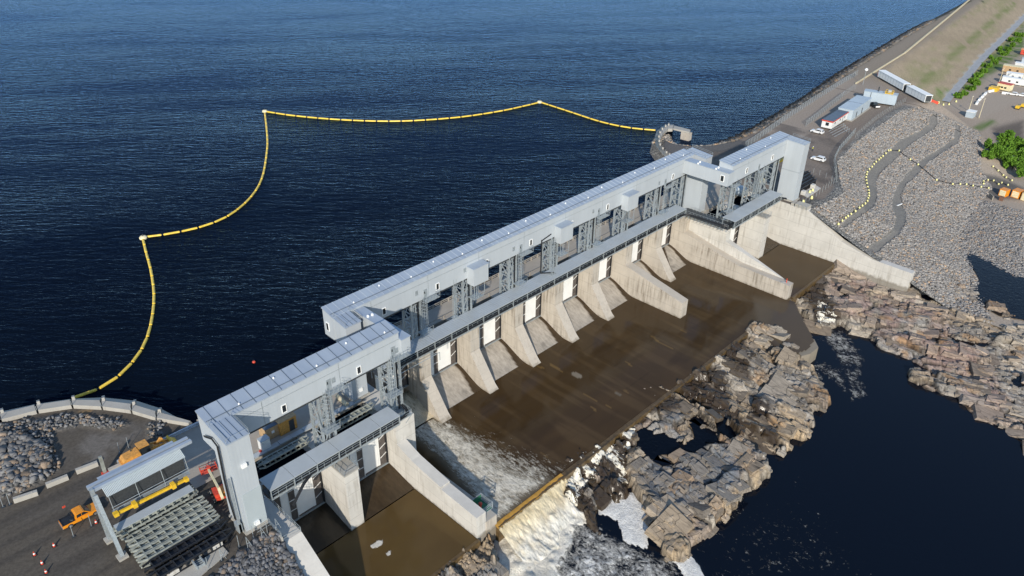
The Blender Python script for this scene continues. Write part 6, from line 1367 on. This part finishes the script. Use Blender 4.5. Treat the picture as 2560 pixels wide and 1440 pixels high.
def fence(pts, label, h=2.0, mesh=True, sp=2.6, z=0, name='chain_fence'):
    P = [at(x, y, z) for x, y in pts]; r = thing(name, P[0], label, 'fence'); q = MB(); m_ = MB()
    for a, b_ in zip(P[:-1], P[1:]):
        n_ = max(1, int(np.linalg.norm(b_ - a) / sp)); d = (b_ - a) / n_
        for i in range(n_ + (1 if b_ is P[-1] else 0)):
            p = a + d * i; q.tube((p[0], p[1], z), (p[0], p[1], z + h + .15), .05, 5)
        if mesh: m_.add([(a[0], a[1], z + .05), (b_[0], b_[1], z + .05), (b_[0], b_[1], z + h), (a[0], a[1], z + h)], [(0, 1, 2, 3)]); q.tube((a[0], a[1], z + h), (b_[0], b_[1], z + h), .035, 5)
    q.build('posts', MT['steel'], r)
    if mesh: m_.build('mesh', MT['chain'], r)
fence([(1862, 370), (1900, 346), (1960, 303), (2030, 257), (2103, 211), (2142, 189)], 'long chain-link fence between the shore rocks and the dam road', 2.4)
fence([(2014, 316), (2040, 297), (2075, 268), (2110, 241)], 'chain-link fence behind the office trailer', 2.4)
fence([(2110, 241), (2122, 232), (2138, 222)], 'row of bare fence posts behind the generator building', 2.4, False, 1.6)
fence([(2087, 430), (2084, 404), (2096, 380), (2136, 335)], 'bent chain-link fence at the top of the pale rock slope', 2.2)
fence([(2138, 345), (2160, 325), (2190, 300), (2225, 277), (2262, 256)], 'line of bare posts along the top of the pale rock slope', 2.0, False, 1.9)
fence([(2004, 512), (2040, 492), (2070, 470), (2090, 455), (2088, 432)], 'line of bare posts round the corner of the right yard', 2.0, False, 2.0)
fence([(2033, 432), (2048, 438), (2064, 445), (2078, 452)], 'low barrier fence beside the black girders', 1.6, False, 2.4)
r = thing('road_barrier', at(2340, 75, 0), 'long pale barrier strip along the lake side of the embankment road', 'barrier'); a, b_, c_ = at(2150, 185, .4), at(2262, 132, .4), at(2425, -2, .4); a2 = at(2200, 180, .4)
q = MB(); q.beam(at(2140, 208, .4), b_, .5, .7); q.beam(b_, c_, .7, .8); q.beam(c_, c_ + (c_ - b_), .7, .8); q.build('rail', MT['rope'], r)
# worker
def person(px, py, label, facing=0, z=0.0):
    p = at(px, py, z); r = tag(bpy.data.objects.new('person', bpy.data.meshes.new('person')), label, 'person'); COL.objects.link(r)
    J = [(0, 0, .95), (0, 0, 1.2), (0, 0, 1.42), (0, 0, 1.52), (0, .02, 1.68), (.2, 0, 1.4), (.27, .02, 1.13), (.25, .1, .88), (-.2, 0, 1.4), (-.27, 0, 1.12), (-.24, .12, .9), (.1, 0, .9), (.12, .03, .48), (.12, 0, .07), (.12, .16, .04), (-.1, 0, .9), (-.13, -.02, .48), (-.14, -.08, .07), (-.14, .08, .04)]
    E_ = [(0, 1), (1, 2), (2, 3), (3, 4), (2, 5), (5, 6), (6, 7), (2, 8), (8, 9), (9, 10), (0, 11), (11, 12), (12, 13), (13, 14), (0, 15), (15, 16), (16, 17), (17, 18)]
    R_ = [.15, .14, .15, .06, .11, .075, .055, .04, .075, .055, .04, .1, .075, .05, .04, .1, .075, .05, .04]
    r.data.from_pydata(J, E_, []); mo = r.modifiers.new('skin', 'SKIN'); sv = r.data.skin_vertices[0] if r.data.skin_vertices else None
    if sv:
        for i, rr_ in enumerate(R_): sv.data[i].radius = (rr_, rr_)
        sv.data[0].use_root = True
    s_ = r.modifiers.new('sub', 'SUBSURF'); s_.levels = 1; s_.render_levels = 1
    r.data.materials.append(MT['cloth']); r.location = p; r.rotation_euler.z = facing
    v_ = MB().lathe((0, 0, .92), [(.19, 0), (.2, .25), (.22, .5), (.12, .58)], 12).build('hi_vis_vest', MT['hivis'], None); v_.parent = r
    h_ = MB().lathe((0, .02, 1.66), [(.14, 0), (.135, .08), (.07, .15)], 12).build('helmet', MT['lamp'], None); h_.parent = r
person(2031, 378, 'worker in yellow vest and white helmet standing right of the end tower', 1.0)

# girders, slab, drums behind the right tower
def bl(px, py, label, i): o = dup(gb, (0, 0, 0), label); p = at(px, py, 1.5); place(o, p[0], p[1], .1, 0); o['group'] = 'black girders behind the right tower'; return o
for i, (x, y) in enumerate([(2002, 441), (2006, 447), (2011, 453), (2016, 459)]): bl(x, y, ['black steel girder farthest up behind the right tower', 'second black girder behind the right tower', 'third black girder behind the right tower', 'black girder closest to the pale slab by the right tower'][i], i)
r = thing('equipment_slab', at(2025, 480, 0), 'pale concrete slab with two yellow posts right of the right tower', 'slab')
MB().prismZ([tuple(at(x, y, .2)[:2]) for x, y in [(2003, 484), (2019, 493), (2052, 470), (2038, 462)]], 0, .2).build('slab', MT['conc'], r)
for x, y in ((2032, 466), (2008, 482)): p = at(x, y, .7); MB().box(p[0] - .7, p[0] + .7, p[1] - .5, p[1] + .5, .2, 1.4).build('plinth', MT['conc'], r)
def ymark(px, py, z, label):
    p = terr(px, py) if z is None else at(px, py, z); r = thing('yellow_marker', p, label, 'marker', 'loose yellow markers'); MB().lathe((p[0], p[1], p[2] - .1), [(.42, 0), (.38, .5), (.16, .95)], 8).build('shell', MT['markeryellow'], r)
for x, y, lb in [(2008, 506, 'pale yellow marker on the gravel just right of the wing wall top'), (2029, 496, 'pale yellow marker between the slab and the rocks'), (2031, 478, 'pale yellow marker on the slab by the right tower'), (2024, 482, 'second pale yellow marker on the slab edge')]: ymark(x, y, 0.1, lb)
# clutter on the right deck
p = at(1852, 478, 1.0); r = thing('tank', p, 'round blue and white tank behind the right lattice towers', 'tank'); MB().lathe((p[0], p[1], 0.05), [(1.7, 0), (1.75, 1.8), (1.5, 2.3), (.5, 2.5)], 16).build('shell', MT['trailerblue'], r, True); q = MB()
for i in range(8): a = i * math.pi / 4; q.tube((p[0] + 1.8 * math.cos(a), p[1] + 1.8 * math.sin(a), .05), (p[0] + 1.8 * math.cos(a), p[1] + 1.8 * math.sin(a), 2.5), .06, 5)
q.build('frame', MT['lamp'], r)
for (x, y), (sx, sy, sz), mt, lb in [((1905, 455), (1.6, 1.2, 1.3), 'cream', 'cream crate in the shade of the right gallery'), ((1885, 500), (1.2, 1.0, 1.0), 'cream', 'cream box near the black slot of the right deck'), ((1862, 515), (.9, .8, .9), 'conc', 'pale block between the right lattice towers'), ((1935, 432), (2.2, 1.4, 1.6), 'darksteel', 'black machine frame beside the right end tower')]:
    p = at(x, y, .3); r = thing('deck_crate', p, lb, 'crate'); MB().box(p[0] - sx / 2, p[0] + sx / 2, p[1] - sy / 2, p[1] + sy / 2, .12, sz).build('body', MT[mt], r); q = MB(); q.box(p[0] - sx / 2, p[0] + sx / 2, p[1] - sy / 2, p[1] - sy / 2 + .15, .01, .11); q.box(p[0] - sx / 2, p[0] + sx / 2, p[1] + sy / 2 - .15, p[1] + sy / 2, .01, .11); q.build('skid', MT['darksteel'], r)
p = at(1948, 405, 5); tag(MB().beam((p[0] - 3, p[1], 5.2), (p[0] + 3, p[1], 5.2), .6, .8).build('lifting_beam', MT['yellow']), 'yellow lifting beam hanging beside the right end tower', 'lifting beam')
for i, (x, y) in enumerate([(2018, 426), (2014, 423), (2142, 299), (2086, 296), (2196, 267)]): pass

# marker rope on the rock slope
cE = lambda L: [(1900 + x / 3.2, 150 + y / 3.2) for x, y in L]
def rope(pts, label):
    P = [terr(x, y) for x, y in cE(pts)]; r = thing('marker_rope', P[0], label, 'marker rope', 'black ropes with yellow floats'); q = MB(); PP = []
    for a, b_ in zip(P[:-1], P[1:]):
        for t in (0, .34, .67): m_ = lerp(a, b_, t); PP.append((m_[0], m_[1], float(hR(np.array([m_[0]]), np.array([m_[1]]))[0]) + .55))
    PP.append((P[-1][0], P[-1][1], P[-1][2] + .55)); q.path(PP, .12, 5); q.build('rope', MT['hose'], r); o = None
    for p in P:
        if o is None: o = MB().lathe((0, 0, 0), [(.28, .3), (.34, .55), (.2, .85), (.08, .95)], 8).build('float', MT['markeryellow'], None); c_ = o
        else: c_ = o.copy(); COL.objects.link(c_)
        c_.parent = r; c_.location = p - P[0]
rope([(625, 1325), (655, 1298), (682, 1275), (700, 1262), (725, 1245), (760, 1222), (792, 1195), (815, 1178), (838, 1160), (856, 1140), (862, 1118), (868, 1098), (868, 1078), (866, 1055), (858, 1028), (852, 1000), (848, 975), (846, 950), (850, 928), (855, 908), (872, 885), (892, 865), (908, 845), (925, 826), (948, 808), (962, 795), (980, 780), (1003, 758), (1025, 735), (1042, 732), (1110, 736), (1200, 806), (1263, 847), (1410, 970), (1538, 1003), (1598, 1003), (1648, 1005), (1700, 1016), (1765, 1025), (1825, 1035)], 'black rope with many yellow floats following the upper winding path')
rope([(1785, 1000), (1785, 980), (1820, 970), (1865, 975), (1905, 1003), (1930, 992), (1980, 1010)], 'short looped rope with yellow floats near the yellow containers')
rope([(1862, 862), (1903, 895), (1943, 932), (1967, 950), (2012, 973)], 'rope with five yellow floats beside the green shrubs')
p = terr(2248, 514); tag(MB().beam(p + (-1.5, .3, .3), p + (1.5, -.3, .3), .25).build('fallen_pole', MT['lamp']), 'thin white pole lying across the lower winding path', 'pole')

# containers near the shrubs
def cont(px, py, L_, wd, h, deg, mat, label, name='container'):
    p = terr(px, py); r = thing(name, (0, 0, 0), label, 'container', 'ochre containers on the gravel pad'); MB().box(-L_ / 2, L_ / 2, -wd / 2, wd / 2, .1, h).build('body', MT[mat], r); q = MB()
    for i in range(int(L_ / .6)): x = -L_ / 2 + .3 + i * .6; q.box(x - .06, x + .06, -wd / 2 - .05, wd / 2 + .05, .1, h - .02)
    q.build('side_rib', MT[mat], r); MB().box(-L_ / 2 - .04, -L_ / 2, -wd / 2 + .2, wd / 2 - .2, .3, h - .3).build('door', MT['cream'], r); place(r, p[0], p[1], p[2] - .05, deg)
cont(2508, 489, 2.6, 2.4, 2.6, -10, 'orange', 'small ochre container standing alone beside the grey slab')
cont(2541, 492, 3.4, 2.6, 2.7, -10, 'orange', 'bigger ochre container with cream door at the right edge'); cont(2568, 500, 4.5, 3, 3, -10, 'wood', 'pale tan container cut by the right edge')
p = terr(2502, 501); tag(MB().box(p[0] - .6, p[0] + .6, p[1] - .6, p[1] + .6, p[2], p[2] + 1.4).build('fuel_tank', MT['rust']), 'small rusty brown tank in front of the ochre container', 'tank')
p = terr(2477, 497); tag(MB().beam(p + (-1.2, -.8, .8), p + (1.0, .9, .8), .35, 1.6).build('upright_slab', MT['conc']), 'upright pale slab left of the rusty tank', 'slab')

# trees and shrubs
def tree(p, h, rad, label, group, nleaf=900, seed=0, name='shrub_tree', ls=.3):
    rs = np.random.RandomState(seed); r = thing(name, p, label, 'shrub', group); q = MB(); p = np.array(p)
    q.tube(p + (0, 0, -.3), p + (.1, .05, h * .45), .12, 6, .07); cl = []
    for i in range(9):
        a = rs.rand() * 6.28; rr_ = rad * (.25 + .6 * rs.rand()); zc = h * (.35 + .6 * rs.rand()); cp = p + (rr_ * math.cos(a), rr_ * math.sin(a), zc); cl.append((cp, rad * (.28 + .25 * rs.rand()))); q.tube(p + (0, 0, h * .2), cp, .06, 5, .02)
    q.build('trunk', MT['trunk'], r); k = rs.randint(0, 9, nleaf); C_ = np.array([c[0] for c in cl])[k]; Rr = np.array([c[1] for c in cl])[k]
    d = rs.randn(nleaf, 3); d /= np.linalg.norm(d, axis=1)[:, None]; pos = C_ + d * (Rr * rs.rand(nleaf) ** .45)[:, None] * (1, 1, 1.15); pos[:, 2] = np.maximum(pos[:, 2], p[2] + .15)
    u = rs.randn(nleaf, 3); u /= np.linalg.norm(u, axis=1)[:, None]; v = np.cross(u, rs.randn(nleaf, 3)); v /= np.linalg.norm(v, axis=1)[:, None]; s_ = (ls * (.6 + .8 * rs.rand(nleaf)))[:, None]
    V = np.stack([pos - u * s_ - v * s_ * .6, pos + u * s_ - v * s_ * .6, pos + u * s_ + v * s_ * .6, pos - u * s_ + v * s_ * .6], 1).reshape(-1, 3)
    mesh_obj('crown', V, [tuple(range(4 * i, 4 * i + 4)) for i in range(nleaf)], MT['leaf'], r)
sh = [(2478, 385, 5.0, 3.2), (2505, 375, 6.5, 3.4), (2525, 395, 5.5, 3.2), (2500, 405, 5.0, 3.2), (2545, 380, 5.5, 3.4), (2530, 425, 5.0, 3.2), (2555, 410, 6.0, 3.4), (2550, 445, 4.5, 3.0), (2515, 352, 4.5, 2.2), (2470, 400, 3.5, 2.4), (2560, 430, 5, 3.2), (2575, 400, 6, 3.5)]
sl = ['leftmost of the bright green shrubs above the gravel pad', 'tallest green shrub at the top of the clump', 'dense green shrub in the middle of the clump', 'green shrub on the lower left side of the clump', 'green shrub at the upper right of the clump', 'green shrub overhanging the yellow floats', 'green shrub in the right half of the clump', 'small green shrub at the bottom tip of the clump', 'thin green shrub standing out at the top', 'low green shrub at the left foot of the clump', 'green shrub near the right edge, lower one', 'green shrub cut by the right edge, upper one']
for i, ((x, y, h, rr_), lb) in enumerate(zip(sh, sl)): tree(terr(x, y), h, rr_, lb, 'green shrubs above the gravel pad', 1500, i + 3)
bs = [(2412, 238), (2425, 225), (2440, 212), (2445, 195), (2460, 182), (2472, 170), (2485, 160), (2498, 150), (2508, 138), (2520, 128), (2532, 118), (2545, 104), (2556, 92), (2430, 208), (2455, 165), (2478, 148), (2500, 128), (2525, 105), (2540, 90), (2395, 245)]
for i, (x, y) in enumerate(bs):
    tree(terr(x, y), 1.3 + 1.4 * ((i * 37) % 7) / 7, 1.6 + 1.0 * ((i * 23) % 5) / 5, ['low dark green bush on the strip below the grey toe road', 'rounded green bush near the camp trailers', 'scrubby bush at the foot of the embankment'][i % 3], 'bushes between the toe road and the camp', 420, 50 + i, 'bush', .42)

# camp in the distance
def camp(px0, px1, wd, h, wm, rm, label, cat='trailer', nm='camp_trailer'):
    a = terr(*px0); b_ = terr(*px1); z = min(a[2], b_[2]); r = obox(nm, a, b_, wd, .4, h, label, cat, wm, rm, 'trailers of the distant camp')
    L_ = np.linalg.norm((b_ - a)[:2])
    for x in (-L_ * .3, -L_ * .1, L_ * .15): o = MB().box(x - .5, x + .5, -wd / 2 - .06, -wd / 2, 1.3, 2.1).build('window', MT['glass'], None); o.parent = r
    o = MB().box(-L_ / 2 + .5, L_ / 2 - .5, -wd / 2 + .3, wd / 2 - .3, 0, .4).build('skirt', MT['darksteel'], None); o.parent = r; r.location.z = z; return r
camp((2550, 135), (2600, 141), 5, 3, 'red', 'orange', 'orange roofed hut at the top right of the camp')
camp((2552, 158), (2600, 164), 3, 3, 'trailerblue', 'trailerblue', 'pale blue trailer behind the white camp trailers')
camp((2535, 170), (2600, 180), 3.4, 3.2, 'white2', 'lamp', 'farthest white camp trailer')
camp((2505, 178), (2600, 192), 4, 3.6, 'wood', 'cream', 'tan camp building with pale roof')
camp((2513, 195), (2600, 208), 3.4, 3.2, 'white2', 'lamp', 'white camp trailer just below the tan building')
camp((2503, 206), (2600, 221), 3.4, 3.2, 'white2', 'lamp', 'nearest white camp trailer, beside the yellow hut')
camp((2494, 222), (2526, 229), 4, 3.4, 'cream', 'red', 'yellow hut with reddish roof at the front of the camp')
p = terr(2484, 226); tag(MB().box(p[0] - 2.2, p[0] + 2.2, p[1] - 2, p[1] + 2, p[2], p[2] + 1.8).build('yellow_bin', MT['yellow']), 'yellow bin left of the yellow hut', 'bin')
for i, ((x0, y0_), (x1, y1_)) in enumerate([((2440, 262), (2444, 256)), ((2446, 253), (2451, 248)), ((2453, 246), (2458, 241)), ((2460, 239), (2465, 234)), ((2470, 231), (2485, 228)), ((2504, 234), (2520, 236))]):
    a, b_ = terr(x0, y0_), terr(x1, y1_); q = MB(); q.beam(a + (0, 0, .5), b_ + (0, 0, .5), .7, 1.0); q.beam(a + (0, 0, .1), b_ + (0, 0, .1), 1.1, .25)
    tag(q.build('road_barrier', MT['lamp']), ['white barrier at the near end of the curved camp row', 'second white barrier from the near end of the row', 'third white barrier of the curved camp row', 'fourth white barrier of the curved camp row', 'long white barrier left of the yellow hut gate', 'long white barrier in front of the yellow hut'][i], 'barrier', 'white barriers round the camp yard')
for (x, y), lb in (((2530, 238), 'white pickup parked in front of the nearest camp trailer'), ((2553, 241), 'second white pickup at the right edge of the camp yard')):
    o = dup(s1, (0, 0, 0), lb); p = terr(x, y); place(o, p[0], p[1], p[2], 100); o['group'] = 'cars in the camp yard'
def pole(px, py, h, label):
    p = terr(px, py); r = thing('utility_pole', p, label, 'utility pole', 'wooden utility poles'); MB().tube(p, p + (0, 0, h), .2, 8, .13).build('pole', MT['rope'], r); MB().beam(p + (-1.2, 0, h - .6), p + (1.2, 0, h - .6), .15).build('crossarm', MT['trunk'], r)
    q = MB()
    for x in (-1, 0, 1): q.lathe(p + (x, 0, h - .5), [(.1, 0), (.08, .3)], 6)
    q.build('insulators', MT['lamp'], r)
pole(2418, 288, 9, 'utility pole standing left of the small white cabin'); pole(2447, 295, 9, 'utility pole standing right of the small white cabin'); pole(2495, 215, 9, 'utility pole by the yellow hut'); pole(2550, 215, 9, 'utility pole in front of the camp trailers')
p = terr(2425, 292); r = thing('cabin', p, 'small white cabin between two utility poles', 'cabin'); MB().box(p[0] - 2, p[0] + 2, p[1] - 1.6, p[1] + 1.6, p[2], p[2] + 2.6).build('wall', MT['trailerblue'], r); MB().box(p[0] - 2.2, p[0] + 2.2, p[1] - 1.8, p[1] + 1.8, p[2] + 2.6, p[2] + 2.8).build('roof', MT['lamp'], r)
for x, y, lb in ((2543, 272, 'yellow machine part at the right edge of the camp yard'), (2557, 268, 'bright yellow machine on the camp yard')):
    p = terr(x, y); r = thing('yellow_machine', p, lb, 'machine'); MB().box(p[0] - 1.2, p[0] + 1.2, p[1] - .8, p[1] + .8, p[2] + .4, p[2] + 1.6).build('body', MT['yellow'], r); MB().box(p[0] - 1.4, p[0] + 1.4, p[1] - 1, p[1] + 1, p[2], p[2] + .4).build('track', MT['tyre'], r)
for x, y, lb in ((2346, 258, 'yellow float beside the orange safety fence'), (2358, 263, 'yellow float at the end of the grey toe road'), (2372, 262, 'yellow float on the dirt path'), (2390, 255, 'yellow float under the bushes')): ymark(x, y, None, lb)
p = at(2157, 196 + 16, 0); r = thing('lamp_mast', p, 'short mast with a white ball lamp behind the generator building', 'lamp'); MB().tube(p, p + (0, 0, 6), .1, 8).build('pole', MT['steel'], r); MB().lathe(p + (0, 0, 6), [(.2, 0), (.7, .4), (.7, .9), (.2, 1.3)], 12).build('globe', MT['lamp'], r, True)
r = thing('safety_fence', terr(2300, 243), 'orange plastic safety fence below the white trailers', 'fence'); q = MB(); P = [terr(x, y) for x, y in ((2272, 236), (2295, 244), (2325, 254), (2345, 262))]
for a, b_ in zip(P[:-1], P[1:]): q.beam(a + (0, 0, .6), b_ + (0, 0, .6), .05, 1.1)
q.build('netting', MT['red'], r)

P = [terr(x, y) for x, y in [(2357, 254), (2366, 243), (2385, 221), (2412, 190), (2440, 157), (2470, 127), (2500, 99), (2530, 69), (2560, 39), (2600, 2)]]
V = []; 
for i, p in enumerate(P):
    a = P[max(i - 1, 0)]; b_ = P[min(i + 1, len(P) - 1)]; t = b_ - a; t = t / np.linalg.norm(t[:2]); n_ = np.array([-t[1], t[0], 0]) * 3.0
    V += [p + n_ + (0, 0, .35), p - n_ + (0, 0, .35)]
tag(mesh_obj('toe_road', V, [(2 * i, 2 * i + 1, 2 * i + 3, 2 * i + 2) for i in range(len(P) - 1)], simple('grey gravel road', (.34, .355, .37), .9, 0, .12, .4)), kind='structure')
